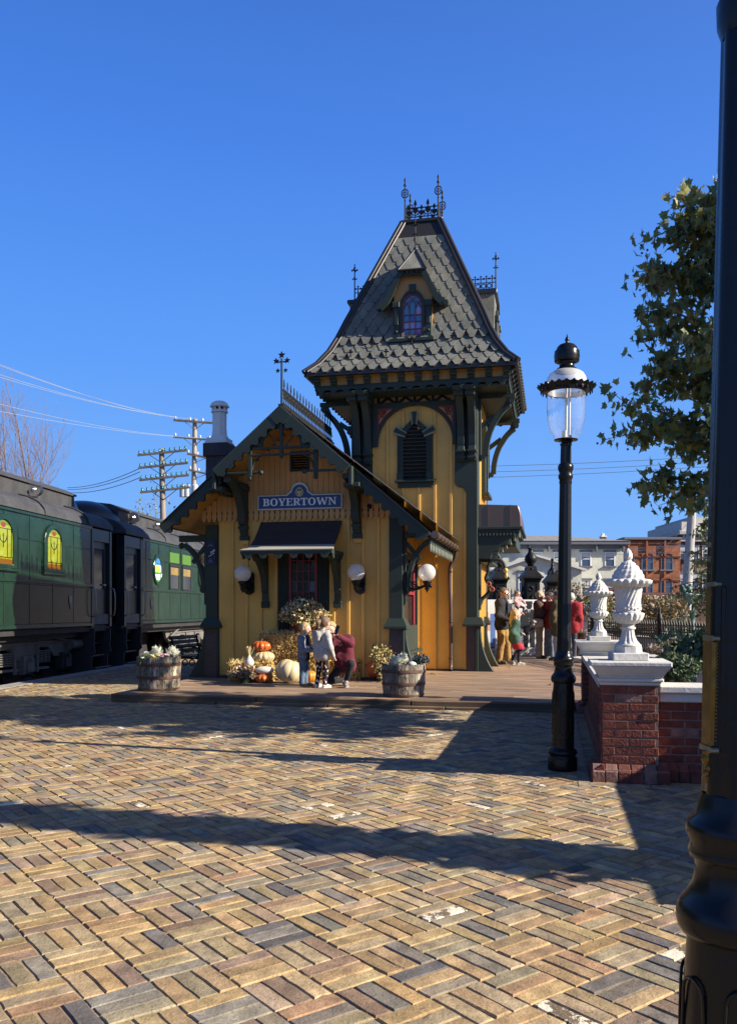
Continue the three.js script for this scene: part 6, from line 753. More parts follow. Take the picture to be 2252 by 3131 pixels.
    const st = new THREE.InstancedMesh(boxUV(norm(bx(.006, .16, .003))), M(1, 1, 1, { map: null, rough: .8 }), n), m4 = new THREE.Matrix4(), C = new THREE.Color(); for (let i = 0; i < n; i++) { const f = Math.floor(R() * 5), u = R() - .5, v = R() - .5, P = f === 0 ? V(u * w, h, v * d) : f === 1 ? V(-w / 2, (v + .5) * h, u * d) : f === 2 ? V(w / 2, (v + .5) * h, u * d) : V(u * w, (v + .5) * h, d / 2); const s = .5 + R() * .8; m4.compose(P, new THREE.Quaternion().setFromEuler(new THREE.Euler((R() - .5) * 2.6, R() * 6, (R() - .5) * 2.6)), V(s, s, s)); st.setMatrixAt(i, m4); const k = .55 + .6 * R(); st.setColorAt(i, C.setRGB(.76 * k, .56 * k, .22 * k)); } st.name = 'loose_straw'; st.userData.kind = 'stuff'; st.castShadow = st.receiveShadow = true; t.add(st); return t; }
  const hb = deckP(640, 1503); bale('upper hay bale behind the giant pumpkin and the boy', on(hb, .04, .47, .22), 1.0, .37, .42, STURN, 1500); bale('lower left hay bale under the tan pumpkin, beside the green pot', on(deckP(556, 1508), .02, 0, -.06), .72, .34, .42, STURN + .15, 1300); bale('hay bale at the ground behind the crouching woman', on(deckP(772, 1504), -.12, 0, -.05), .75, .34, .40, STURN - .1, 1100); bale('bottom hay bale under the upper bale', on(hb, .1, 0, .2), .95, .47, .42, STURN, 900);
  pump('tan_pumpkin', 'pale tan pumpkin on the lower left hay bale', on(deckP(581, 1508), .02, .33, -.02), .20, .105, cream2, 12, .1, { stem: .05 }); pump('orange_pumpkin', 'bright red orange pumpkin on top of the tan pumpkin', on(deckP(578, 1508), .0, .52, -.02), .175, .105, orange, 11, .13, { stem: .06 });
  { const t = thing('gourd_with_husk', 'cream gourd with dry corn husks leaning on the lower hay bale', 'gourd', on(deckP(553, 1510), .02, .28, .2)); obj('rind', lathe([[0, 0], [.06, .01], [.085, .06], [.07, .12], [.035, .17], [.02, .2], [0, .21]], 24), whiteP, t); for (let k = 0; k < 7; k++) { const a = k * .9; obj('husk', ext(shape([[0, 0], [.025, .06], [.02, .16], [0, .2], [-.02, .16], [-.025, .06]]), .003).rotateX(-.5 + .2 * (k % 3)).rotateY(a).translate(.01 * Math.cos(a), .17, .01 * Math.sin(a)), M(.62, .50, .24, { rough: .8, map: T.grainV }), t); } const red = thing('indian_corn', 'red ear of corn beside the cream gourd', 'corn', on(deckP(566, 1510), .0, .2, .22)); obj('ear', new THREE.SphereGeometry(1, 14, 10).scale(.025, .09, .025).rotateZ(.6), M(.42, .06, .04, { rough: .5 }), red); obj('husk', new THREE.SphereGeometry(1, 10, 8).scale(.03, .05, .02).translate(0, .1, 0).rotateZ(.6), M(.5, .38, .2), red); }
  // potted chrysanthemums
  const potM = M(.43, .12, .055, { rough: .6, map: T.fine }), gpot = M(.02, .06, .035, { rough: .4, map: null });
  function mum(label, pos, r, h, m, crown, cols, n, o = {}) { const t = thing('potted_mum', label, 'potted plant', pos); if (o.tilt) t.rotation.set(...o.tilt); obj('pot', [lathe([[0, 0], [r * .72, 0], [r * .95, h * .78], [r * 1.02, h * .78], [r * 1.05, h], [r * .96, h], [r * .94, h * .86], [0, h * .86]], 32), new THREE.TorusGeometry(r * .965, .005, 6, 36).rotateX(PI / 2).translate(0, h * .68, 0)], m, t); const pts = [], st = []; for (let i = 0; i < n; i++) { const u = R(), a = R() * 2 * PI, el = Math.acos(1 - 1.25 * R()), q = crown * (.5 + .5 * Math.sqrt(u)) * (.9 + .2 * R()); pts.push(V(Math.sin(el) * Math.cos(a) * q * 1.08, h * .95 + Math.cos(el) * q * .85, Math.sin(el) * Math.sin(a) * q * 1.08)); if (i % 9 === 0) st.push(cyl(.004, .003, V(0, h * .8, 0), pts[i], 3)); } leaves('flower_heads', t, pts.filter((_, i) => i % 5 < 3), 'oval', o.size ?? .05, cols, R, { mat: M(1, 1, 1, { map: null, rough: .9 }) }); leaves('leaves', t, pts.filter((_, i) => i % 5 >= 3).map(p => p.clone().multiplyScalar(.97)), 'oval', .05, [[.10, .13, .04], [.15, .16, .06], [.07, .09, .03]], R); obj('stems', st, M(.12, .13, .05, { map: null }), t, { kind: 'stuff' }); return t; }
  const dry = [[.58, .42, .2], [.62, .48, .26], [.48, .28, .13], [.40, .38, .15], [.66, .55, .33]];
  const mp = deckP(672, 1503); mum('big drying chrysanthemum in a terracotta pot on the upper hay bale, before the window', [mp[0] - .0, .96, mp[2] + .22], .205, .30, potM, .40, dry, 5200, { tilt: [.06, 0, -.14], size: .062 });
  mum('small chrysanthemum in a dark green pot at the left of the display', deckP(543, 1512), .115, .155, gpot, .20, [[.52, .36, .22], [.6, .46, .32], [.36, .2, .14]], 1500);
  mum('tipped over chrysanthemum in a terracotta pot beside the right barrel', [deckP(820, 1506)[0] - .03, .285, deckP(820, 1506)[2]], .19, .29, potM, .37, [[.55, .42, .14], [.60, .45, .2], [.45, .3, .12], [.3, .3, .1]], 3800, { tilt: [.5, 0, -1.15] });
  // fallen leaves
  const fr = rng(8), fl = (label, xd, yd, h) => { const p = deckP(xd, yd, h), t = thing('fallen_leaf', label, 'leaf', [p[0], h + .008, p[2]], fr() * 6, 'dry leaves lying on the deck'); const m = obj('leaf_blade', LG.plane.clone().scale(.10, .10, .10).rotateX(-1.3), leafDry, t); };
  fl('dry yellow leaf on the deck beside the right barrel', 912, 1536, .13); fl('dry yellow leaf on the deck in front of the downspout', 952, 1492, .13); fl('dry leaf on the deck between barrel and tower post', 968, 1494, .13); fl('dry leaf on the deck in front of the walking girl', 1123, 1479, .13); fl('yellow leaves at the deck edge left of the lamp', 1212, 1517, .13);
}
// ---------- behind the deck: gate, fence, fountain, houses, trees ----------
{
  const R = rng(404), ironG = M(.014, .014, .015, { rough: .45, bump: .002, phys: { specularIntensity: .5 } });
  const pyr = (a, b, y0, y1) => { const g = new THREE.CylinderGeometry(b * Math.SQRT2, a * Math.SQRT2, y1 - y0, 4, 1).rotateY(PI / 4).toNonIndexed(); g.computeVertexNormals(); return g.translate(0, (y0 + y1) / 2, 0); };
  function gatePier(label, xd, Z, half, yCap, yBall, rb, yTop, gold) {   // pixel rows of the cap, ball and finial give the heights
    const t = thing('gate_pillar', label, 'gate pillar', [DX(xd, Z), 0, -Z], STURN + .25), c = DY(yCap, Z), b = DY(yBall, Z), top = DY(yTop, Z);
    obj('pillar', [cb(-half, half, 0, c, -half, half, .02), cb(-half * 1.12, half * 1.12, 0, .35, -half * 1.12, half * 1.12, .02)], ironG, t);
    const orn = []; for (let k = 0; k < 4; k++) { const q = g => g.rotateY(k * PI / 2); for (const [y0, y1] of [[.5, c * .52], [c * .58, c - .15]]) { orn.push(q(bx(half * 1.3, .03, .03, 0, y0, half)), q(bx(half * 1.3, .03, .03, 0, y1, half)), q(bx(.03, y1 - y0, .03, -half * .65, (y0 + y1) / 2, half)), q(bx(.03, y1 - y0, .03, half * .65, (y0 + y1) / 2, half))); for (let i = 0; i < 3; i++) orn.push(q(new THREE.TorusGeometry(half * .28, .022, 6, 16, 4.6).rotateZ(i * 1.7).translate((i % 2 ? .2 : -.2) * half, y0 + (y1 - y0) * (.2 + .3 * i), half + .01))); } } obj('panel_scrolls', orn, ironG, t, { kind: 'stuff' });
    obj('pillar_cap', [pyr(half, half * 1.25, c - .14, c), pyr(half * 1.42, half * 1.42, c, c + .05), pyr(half * 1.36, half * .7, c + .05, c + .24), pyr(half * .72, half * .6, c + .24, c + .38), ...Array.from({ length: 8 }, (_, k) => ball(half * .14, half * .68 * Math.cos(k * PI / 4), c + .3, half * .68 * Math.sin(k * PI / 4), 6))], ironG, t);
    obj('ball_finial', [lathe([[0, b - rb * 1.2], [rb * .6, b - rb * 1.1], [rb * .5, b - rb * .9], [rb * .9, b - rb * .45], [rb, b], [rb * .9, b + rb * .5], [rb * .5, b + rb], [rb * .3, b + rb * 1.5], [rb * .45, b + rb * 1.7], [rb * .3, b + rb * 1.9], [rb * .22, top - rb * .8], [rb * .4, top - rb * .4], [rb * .3, top - .02], [0, top]], 20)], ironG, t);
    return t;
  }
  gatePier('black iron gate pillar with ball finial, behind the man in the black sweater', 1104, 27, .20, 1284, 1249, .17, 1218); gatePier('tall black iron gate pillar with onion finial, between man and brown jacket', 1174, 27, .235, 1281, 1238, .19, 1212); gatePier('black iron gate pillar half hidden behind the street lamp', 1222, 28, .20, 1290, 1268, .14, 1236); gatePier('small black iron gate pillar at the tower\'s corner', 1078, 31, .15, 1305, 1284, .1, 1262);
  // pickets between the pillars
  const gt = thing('iron_gate', 'black iron gate of tall pointed pickets between the gate pillars', 'gate', [DX(1139, 27), 0, -27], STURN); for (let k = 0; k < 9; k++) { const x = -.42 + k * .105; obj('picket', [cyl(.016, .016, V(x, 0, 0), V(x, 1.95, 0), 6), new THREE.ConeGeometry(.03, .16, 6).translate(x, 2.02, 0)], ironG, gt); } for (const y of [.3, 1.0, 1.6]) obj('rail', bx(.95, .05, .035, 0, y, 0), ironG, gt);
  const gt2 = thing('iron_gate', 'black iron gate of pickets between the tall pillar and the street lamp', 'gate', [DX(1202, 27.5), 0, -27.5], STURN); for (let k = 0; k < 7; k++) { const x = -.33 + k * .105; obj('picket', [cyl(.016, .016, V(x, 0, 0), V(x, 1.85, 0), 6), new THREE.ConeGeometry(.03, .16, 6).translate(x, 1.92, 0)], ironG, gt2); } for (const y of [.3, 1.0, 1.6]) obj('rail', bx(.75, .05, .035, 0, y, 0), ironG, gt2);
  // low ornamental fence with cast pickets on a stone kerb
  const A = P3(1300, 1400, 21), Bq = P3(1560, 1400, 15.5), L = Math.hypot(Bq[0] - A[0], Bq[2] - A[2]), rot = Math.atan2(-(Bq[2] - A[2]), Bq[0] - A[0]);
  const fe = thing('iron_fence', 'low black ornamental iron fence behind the white urns', 'fence', [A[0], 0, A[2]], rot), y0 = .46, y1 = 1.2, pk = merge([cyl(.011, .011, V(0, y0, 0), V(0, y1 - .08, 0), 5), new THREE.ConeGeometry(.028, .11, 6).translate(0, y1 - .03, 0), ball(.024, 0, y1 - .17, 0, 6), new THREE.TorusGeometry(.042, .010, 5, 12).translate(0, y1 - .30, 0), bx(.055, .02, .02, 0, y1 - .10, 0), new THREE.TorusGeometry(.03, .009, 5, 10).translate(.06, y0 + .06, 0)]);
  for (let x = .06; x < L; x += .105) { const m = new THREE.Mesh(pk, ironG); m.name = 'picket'; m.position.x = x; m.castShadow = m.receiveShadow = true; fe.add(m); } obj('rail', [bx(L, .03, .025, L / 2, y0 + .11, 0), bx(L, .03, .025, L / 2, y1 - .22, 0), bx(L, .025, .025, L / 2, y1 - .38, 0)], ironG, fe);
  for (const x of [L * .06, L * .68]) { obj('fence_post', [lathe([[.06, y0 - .1], [.075, y0], [.06, y0 + .1], [.045, y0 + .15], [.055, y0 + .3], [.05, y1 - .05], [.07, y1], [.05, y1 + .04], [.055, y1 + .09], [.02, y1 + .14], [.03, y1 + .2], [0, y1 + .28]], 16).translate(x, 0, 0)], ironG, fe); obj('post_stone', [cb(x - .16, x + .16, y0 - .28, y0 - .18, -.16, .16, .02), pyr(.14, .09, y0 - .18, y0 - .04).translate(x, 0, 0)], M(.62, .55, .36, { rough: .8 }), fe); }
  const kb = thing('garden_wall', 'low cut stone kerb wall below the iron fence', 'wall', [A[0], 0, A[2]], rot); for (let x = -1; x < L + 6; x += .9) obj('kerb_stone', cb(x, x + .89, 0, .22, -.2, .2, .015), mat.stone, kb);
  const gw = thing('garden_wall', 'pale moulded stone coping of the inner garden wall at the right', 'wall', [DX(1480, 13.5), 0, -13.5], rot); for (let x = -1.2; x < 3; x += .8) obj('coping_stone', [cb(x, x + .79, .58, .66, -.2, .2, .012), cb(x, x + .79, .50, .58, -.15, .15, .01), cb(x, x + .79, 0, .5, -.12, .12, .01)], mat.stone, gw);
  const plaza = obj('plaza', B(-4, 60, -.26, -.004, -58, -32).translate(0, .0, 0), M(.26, .20, .15, { rough: .95 }), scene, { kind: 'structure' }); const road = obj('road', B(-20, 60, -.26, -.002, -64, -58.2), M(.06, .06, .065, { rough: .95 }), scene, { kind: 'structure' });
  const lawn = obj('garden_ground', B(7, 40, -.22, .03, -32, -9.5), M(.17, .13, .09, { rough: 1, bump: .01 }), scene, { kind: 'structure' });
  // fountain
  { const Z = 29, f = thing('fountain', 'green bronze fountain with figures under a wide basin', 'fountain', [DX(1516, Z), 0, -Z]), br = M(.10, .19, .17, { rough: .55, bump: .006 }), Y = y => DY(y, Z), s = Z / 1912;
    obj('basin', [lathe([[0, Y(1332)], [.15, Y(1336)], [.25, Y(1338)], [.45, Y(1331)], [.62, Y(1322)], [.64, Y(1317)], [.60, Y(1316)], [.3, Y(1326)], [0, Y(1327)]], 40), ...Array.from({ length: 30 }, (_, k) => ball(.03, .63 * Math.cos(k * .2094), Y(1319), .63 * Math.sin(k * .2094), 6))], br, f);
    obj('column', lathe([[.30, Y(1440)], [.32, Y(1420)], [.2, Y(1405)], [.13, Y(1395)], [.12, Y(1345)], [.2, Y(1336)]], 20), br, f);
    for (let k = 0; k < 4; k++) { const a = k * PI / 2 + .5, c = Math.cos(a), q = Math.sin(a), g = [cyl(.10, .09, V(.24 * c, Y(1405), .24 * q), V(.22 * c, Y(1372), .22 * q), 10), cyl(.09, .12, V(.22 * c, Y(1372), .22 * q), V(.25 * c, Y(1352), .25 * q), 10), ball(.075, .26 * c, Y(1344), .26 * q, 12), cyl(.035, .03, V(.25 * c + .09 * q, Y(1352), .25 * q - .09 * c), V(.34 * c, Y(1338), .34 * q), 8), cyl(.035, .03, V(.25 * c - .09 * q, Y(1352), .25 * q + .09 * c), V(.33 * c - .05 * q, Y(1336), .33 * q), 8), cyl(.06, .04, V(.25 * c, Y(1405), .25 * q), V(.27 * c, Y(1430), .27 * q), 8)]; obj('figure', g, br, f); }
    obj('top_figure', [lathe([[.1, Y(1320)], [.12, Y(1314)], [.06, Y(1310)], [.07, Y(1305)], [0, Y(1301)]], 14), ball(.12, -.1, Y(1305), .05, 12), ball(.13, .09, Y(1304), .02, 12), ball(.10, .0, Y(1298), -.02, 12), ball(.07, -.14, Y(1298), .02, 10), ball(.07, .16, Y(1298), .04, 10)], br, f);
    const pool = thing('fountain_pool', 'pale round stone pool below the green fountain', 'pool', [DX(1516, Z), 0, -Z]); obj('pool_rim', lathe([[1.9, 0], [2.0, .1], [1.9, .4], [2.05, .48], [2.0, .55], [1.75, .55], [1.7, .2], [0, .2]], 48), mat.stone, pool); }
  // shrubs
  const shrub = (label, xd, yd, Z, w, h, cols, n, size = .09) => { const y = Math.max(.02, DY(yd, Z)), t = thing('shrub', label, 'shrub', [DX(xd, Z), y, -Z]), pts = []; const cl2 = Array.from({ length: 14 }, () => V((R() - .5) * w * .8, h * (.25 + .6 * R()), (R() - .5) * w * .7)); for (let i = 0; i < n; i++) { const c = cl2[i % 14], q = .28 * w * Math.cbrt(R()), a = R() * 6.28, b = Math.acos(2 * R() - 1); pts.push(V(c.x + q * Math.sin(b) * Math.cos(a), Math.max(.02, c.y + q * Math.cos(b) * .8), c.z + q * Math.sin(b) * Math.sin(a))); } leaves('foliage', t, pts, 'oval', size, cols, R); obj('stems', cl2.map(c => cyl(.012, .006, V(0, -.05, 0), c, 4)), barkM, t); return t; };
  shrub('green yellow shrub left of the nearest urn\'s lid, beyond the fence', 1328, 1412, 23, 1.0, 1.25, [[.18, .20, .05], [.11, .16, .05], [.24, .2, .06]], 1400); shrub('large bronze leaved shrub between the nearest urn and the fountain', 1447, 1412, 23, 1.5, 1.35, [[.20, .15, .06], [.16, .15, .05], [.24, .13, .05]], 2200); shrub('reddish shrub right behind the nearest urn', 1402, 1412, 24, .9, 1.1, [[.24, .09, .05], [.2, .1, .05]], 900);
  shrub('dark green shrub in the bed right of the pier cap', 1498, 1515, 8.6, .42, .30, [[.05, .09, .03], [.08, .12, .04]], 700, .05); shrub('small dark shrub in the bed under the pier cap\'s right end', 1462, 1520, 8.7, .5, .24, [[.035, .06, .025], [.05, .08, .03]], 600, .05); shrub('leafy green plant in front of the blue jacket at the right', 1535, 1480, 10, .6, .42, [[.04, .09, .04], [.06, .12, .05]], 700, .09); shrub('low pale green plant beside the fence post\'s stone', 1500, 1452, 14.5, .5, .16, [[.2, .24, .08], [.14, .18, .06]], 400, .05); shrub('pinkish low plant at the garden wall', 1462, 1450, 14.5, .4, .15, [[.3, .2, .16], [.2, .2, .1]], 300, .05); shrub('dry brown ornamental grass behind the farther urn', 1262, 1402, 25, 1.2, 1.5, [[.28, .22, .13], [.2, .17, .09]], 900, .1); shrub('dry bush behind the iron gates', 1212, 1402, 29, 1.6, 1.9, [[.30, .20, .16], [.24, .17, .11]], 900, .1);
  // cream stuccoed house
  const Zh = 65, sc = Zh / 1912, winF = M(.10, .11, .14, { rough: .5, map: null }), winG = M(.05, .07, .11, { rough: .08, map: null }), whiteW = M(.68, .67, .64, { rough: .5, map: null }), cream = M(.72, .70, .57, { map: T.stucco, rough: .95, bump: .012 }), slateR = M(.34, .315, .28, { map: T.shingle, rough: .9 }), greyT = M(.10, .11, .13, { rough: .6, map: null });
  function windowAt(parent, cx, cy, w, h, z, head = true, dark = false) { const g = grp('window', parent); obj('window_frame', [cb(cx - w / 2 - .07, cx - w / 2, cy - h / 2, cy + h / 2, z - .06, z + .05), cb(cx + w / 2, cx + w / 2 + .07, cy - h / 2, cy + h / 2, z - .06, z + .05), B(cx - w / 2, cx + w / 2, cy + h / 2 - .06, cy + h / 2, z - .06, z + .04), B(cx - w / 2, cx + w / 2, cy - .03, cy + .03, z - .05, z + .035)], dark ? winF : whiteW, g); obj('pane', [B(cx - w / 2, cx + w / 2, cy - h / 2, cy - .03, z - .06, z + .012), B(cx - w / 2, cx + w / 2, cy + .03, cy + h / 2 - .06, z - .06, z + .02)], winG, g); obj('sill', cb(cx - w / 2 - .16, cx + w / 2 + .16, cy - h / 2 - .12, cy - h / 2, z - .05, z + .14), greyT, g); if (head) obj('head_trim', cb(cx - w / 2 - .16, cx + w / 2 + .16, cy + h / 2, cy + h / 2 + .13, z - .05, z + .10), greyT, g); if (!dark) obj('blind', B(cx - w / 2 + .02, cx + w / 2 - .02, cy + h * .12, cy + h / 2 - .08, z + .021, z + .024), M(.42, .42, .44, { map: null }), g); return g; }
  { const hx = DX(1120, Zh), t = thing('cream_house', 'long cream stuccoed house with slate roof and grey trim', 'house', [hx, 0, -Zh]), X = x => DX(x, Zh) - hx, Y = y => DY(y, Zh), xr = X(1379), yw = Y(1212);
    obj('wall', B(X(1010), xr, 0, yw, -9, 0), cream, t); obj('cornice', [cb(X(1000), xr + .35, Y(1207), Y(1199), -9.2, .55, .03), cb(X(1000), xr + .1, Y(1216), Y(1207), -.05, .14, .02)], greyT, t);
    for (const x of [1136, 1170, 1212, 1255, 1317, 1376]) obj('cornice_bracket', cb(X(x) - .07, X(x) + .07, Y(1222), Y(1207), .14, .45, .02), greyT, t);
    const rs = new THREE.BufferGeometry(), yr = Y(1174), ye = Y(1199); rs.setAttribute('position', new THREE.Float32BufferAttribute([X(1000), ye, .6, xr + .4, ye, .6, X(1262), yr, -5, X(1000), ye, .6, X(1262), yr, -5, X(1000), yr, -5, xr + .4, ye, .6, xr + .4, ye, -9.3, X(1262), yr, -5, X(1000), yr, -5, X(1262), yr, -5, X(1000), ye, -9.3, X(1262), yr, -5, xr + .4, ye, -9.3, X(1000), ye, -9.3], 3)); rs.computeVertexNormals(); obj('roof', rs, slateR, t);
    const ch = grp('chimney', t); obj('chimney_stack', cb(X(1358), X(1369), Y(1200), Y(1181), -4, -3.4), M(.26, .12, .08, { map: T.brick }), ch); obj('chimney_cap', [cb(X(1357), X(1370), Y(1181), Y(1178), -4.05, -3.35), B(X(1360), X(1366), Y(1178), Y(1172), -3.9, -3.5)], whiteW, ch);
    for (const x of [1188, 1236, 1296, 1349]) windowAt(t, X(x), Y(1238), .62, 1.05, 0); for (const x of [1236, 1296, 1349]) windowAt(t, X(x), Y(1300), .62, 1.05, 0);
    // front wing with low gable
    const w0 = X(1088), w1 = X(1254), wz = 4.5; obj('wing_wall', [ext(shape([[w0, 0], [w1, 0], [w1, Y(1268)], [X(1160), Y(1240)], [w0, Y(1265)]]), 4.4).translate(0, 0, .05)], cream, t); obj('wing_roof', [bar(V(w0 - .3, Y(1267), wz / 2), V(X(1160), Y(1239), wz / 2), .14, wz + .6), bar(V(w1 + .3, Y(1269), wz / 2), V(X(1160), Y(1239), wz / 2), .14, wz + .6)], M(.5, .5, .48, { map: null }), t); windowAt(t, X(1136), Y(1293), .70, 1.35, 4.45, true); windowAt(t, X(1202), Y(1293), .70, 1.35, 4.45, true); }
  // red brick commercial block with shop front
  { const Z = 66, hx = DX(1380, Z), t = thing('brick_block', 'three storey red brick block with arched windows above a shop front', 'building', [hx, 0, -Z]), X = x => DX(x, Z) - hx, Y = y => DY(y, Z), bk = M(.40, .145, .065, { map: again(T.brick, .7), rough: .9, bump: .01 }), bk2 = M(.36, .12, .055, { map: again(T.brick, .7), rough: .9 }), xr = X(1505);
    obj('wall', B(.02, xr, Y(1312), Y(1196), -8, 0), bk, t); obj('parapet', [cb(-.05, xr, Y(1196), Y(1190), -8, .25, .03)], greyT, t);
    for (let i = 0; i < 3; i++) for (const y of [1211]) obj('brick_panel', [B(X(1388 + i * 40), X(1392 + i * 40), Y(1232), Y(1197), 0, .18), B(X(1388 + i * 40), X(1392 + i * 40), Y(1312), Y(1236), 0, .10), B(X(1394 + i * 40), X(1425 + i * 40), Y(1204), Y(1199), 0, .10)], bk2, t);
    for (const y of [1231, 1284]) { obj('string_course', cb(.02, xr, Y(y + 2), Y(y), 0, .10, .02), bk2, t); for (let k = 0; k < 34; k++) obj('corbel', B(.1 + k * .126, .16 + k * .126, Y(y + 4), Y(y + 2), 0, .08), bk2, t); }
    const aw = (x, y) => { const g = windowAt(t, X(x), Y(y), .78, 1.12, .0, false, true), c = X(x), yt = Y(y) + .56; obj('arch_head', [ext(shape([...arcPts(c, yt - .10, .48, 10, 170, 10, .30), ...arcPts(c, yt - .10, .40, 170, 10, 10, .18)]), .14).translate(0, 0, 0)], bk2, g); };
    for (const x of [1390, 1432, 1475]) { aw(x, 1245); aw(x - 1, 1300); }
    obj('shop_fascia', cb(X(1410), xr, Y(1332), Y(1313), -.05, .35, .03), M(.16, .055, .04, { map: T.fine }), t); obj('shop_front', [B(X(1385), xr, 0, Y(1332), -1, -.3)], winG, t); obj('awning', bx(3.2, .05, .9, X(1455), Y(1342), .7, .35), M(.55, .5, .38, { map: null }), t);
    const tg = new TextGeometry('tle In Gau', { font: await new FontLoader().loadAsync('fonts/droid/droid_sans_bold.typeface.json'), size: .30, depth: .02, curveSegments: 3 }); tg.translate(X(1424), Y(1327), .36); obj('lettering', tg, M(.62, .55, .42, { map: null }), t); }
  { const Z = 80, hx = DX(1500, Z), t = thing('dark_brick_building', 'tall dark brick building with cornice behind the white pole', 'building', [hx, 0, -Z]), X = x => DX(x, Z) - hx, Y = y => DY(y, Z), bk = M(.20, .105, .075, { map: again(T.brick, .7), rough: .9 }); obj('wall', B(.3, 14, 0, Y(1200), -10, 0), bk, t); obj('cornice', [cb(-.1, 14, Y(1185), Y(1176), -10, .6, .05), cb(.1, 14, Y(1200), Y(1190), -10, .3, .03), ...Array.from({ length: 14 }, (_, k) => B(.35 + k * .35, .5 + k * .35, Y(1190), Y(1185), .1, .4))], M(.5, .47, .42, { map: T.fine }), t); obj('parapet', [B(.4, 14, Y(1178), Y(1155), -10, -.2), B(1.2, 14, Y(1155), Y(1144), -10, -.3)], M(.58, .55, .48, { map: T.fine }), t); for (const y of [1225, 1285]) for (const x of [1512, 1537, 1562]) windowAt(t, X(x), Y(y), .6, 1.3, 0, true); obj('fire_escape', [bx(1.1, .05, .6, X(1513), Y(1240), .35), ...[0, 1, 2, 3, 4, 5].map(k => bx(.03, .8, .03, X(1513) - .5 + k * .2, Y(1228), .62))], mat.iron, t); }
  // pale leaning utility pole, rail trailer, far tree screen
  { const Z = 42, t = thing('white_pole', 'pale grey leaning utility pole in front of the dark brick building', 'utility pole', [DX(1512, Z), 0, -Z]); obj('pole', cyl(.27, .20, V(0, -.2, 0), V(DX(1531, Z) - DX(1512, Z), DY(1130, Z), 0), 18), M(.52, .50, .46, { map: T.grainV, rough: .9, bump: .006 }), t); const Y = DY(1150, Z); obj('climbing_bolt', [0, 1, 2, 3, 4].map(k => cyl(.02, .02, V(DX(1515 + k * 2, Z) - DX(1512, Z), 2 + k * .7, 0), V(DX(1515 + k * 2, Z) - DX(1512, Z) + .4, 2 + k * .7, .1), 6)), mat.iron, t); }
  { const Z = 44, t = thing('red_trailer', 'red slatted trailer side between the two urns', 'trailer', [DX(1372, Z), 0, -Z]), rd = M(.32, .035, .03, { rough: .5, map: T.fine }), Y = y => DY(y, Z); for (const y of [1308, 1318, 1328, 1338, 1348]) obj('side_slat', cb(-.9, .9, Y(y) - .07, Y(y) + .07, -.02, .03, .01), rd, t); for (const x of [-.88, -.2, .5, .88]) obj('stake', cb(x - .05, x + .05, Y(1375), Y(1303), .03, .08, .01), rd, t); obj('trailer_bed', cb(-.95, .95, Y(1378), Y(1368), -1.8, .05, .02), rd, t); obj('wheel', cyl(.35, .35, V(0, .35, -.2), V(0, .35, .0), 20), mat.dark, t); }
  // plane tree right of the picture: crown reaches into view
  { const Rt = rng(91), t = thing('plane_tree', 'young plane tree with green and yellowing leaves behind the near black post', 'tree', [4.55, 0, -9.4]), L = [];
    obj('trunk', cyl(.11, .07, V(0, -.1, 0), V(.03, 5.2, .02), 12), barkM, t);
    const br = [], tips = []; for (let i = 0; i < 62; i++) { const y = 2.35 + i * .078, a = i * 2.4 + Rt() * .5, q = (y - 2.3) / 5.0, len = (1.80 - .25 * Math.abs(q - .35) * 2 - .75 * q * q) * (.8 + .3 * Rt()), e = .25 + .45 * q, d = V(Math.cos(a), e, Math.sin(a)), p0 = V(.02, Math.min(y * .96, 5.2), .01), pts = [p0]; let p = p0.clone(); for (let k = 1; k <= 4; k++) { p = p.clone().addScaledVector(d.clone().normalize(), len / 4).add(V((Rt() - .5) * .1, (Rt() - .35) * .1 , (Rt() - .5) * .1)); pts.push(p); } br.push([pts, .026, .006, 2]); for (let k = 0; k < 15; k++) { const s = pts[Math.floor(k / 4)].clone().lerp(pts[1 + Math.floor(k / 4)], Rt()), dd = d.clone().add(V((Rt() - .5) * 1.8, (Rt() - .5) * 1.4, (Rt() - .5) * 1.8)).normalize(), ln = .28 + .34 * Rt(), mid = s.clone().addScaledVector(dd, ln * .5).add(V(0, -.02, 0)), end = s.clone().addScaledVector(dd, ln).add(V(0, -.06, 0)); br.push([[s, mid, end, end.clone().addScaledVector(dd, .03)], .007, .003, 1]); for (let n = 0; n < 27; n++) tips.push(s.clone().lerp(end, .15 + .9 * Rt()).add(V((Rt() - .5) * .26, (Rt() - .6) * .24, (Rt() - .5) * .26))); } }
    obj('branches', br.slice(0).map(l => limbGeo(l)), M(.12, .10, .075, { rough: .9, map: null }), t);
    const cols = [[.10, .14, .03], [.13, .17, .04], [.085, .12, .03], [.17, .19, .045], [.24, .22, .05], [.12, .15, .04]], lm = cols.map(c => leafMat(...c)); lm.push(leafMat(.30, .26, .05), leafMat(.16, .09, .03));
    const wpos = tips.map(p => [p, (p.x + 4.55) / (9.4 - p.z)]).filter(q => q[0].y < 6.45).sort((a, b) => a[1] - b[1]), pl = LG.plane;
    wpos.slice(0, 300).forEach(([p]) => { const m = new THREE.Mesh(pl, Rt() < .85 ? lm[Math.floor(Rt() * 6)] : lm[6 + Math.floor(Rt() * 2)]); m.name = 'leaf'; m.position.copy(p); m.quaternion.copy(dirQ(Rt)); m.rotation.x = .6 + Rt() * 1.6 + PI * .5; m.scale.setScalar(.075 + .075 * Rt()); m.castShadow = m.receiveShadow = true; t.add(m); });
    leaves('leaves', t, wpos.slice(300).map(q => q[0]), 'plane', .115, cols.concat([[.26, .23, .05]]), Rt, { mat: leafMat(1, 1, 1) });
    const seeds = wpos.slice(0, 200).filter((_, i) => i % 9 === 0).map(([p]) => ball(.014, p.x, p.y - .09, p.z, 6)); obj('seed_balls', seeds, barkM, t, { kind: 'stuff' }); }
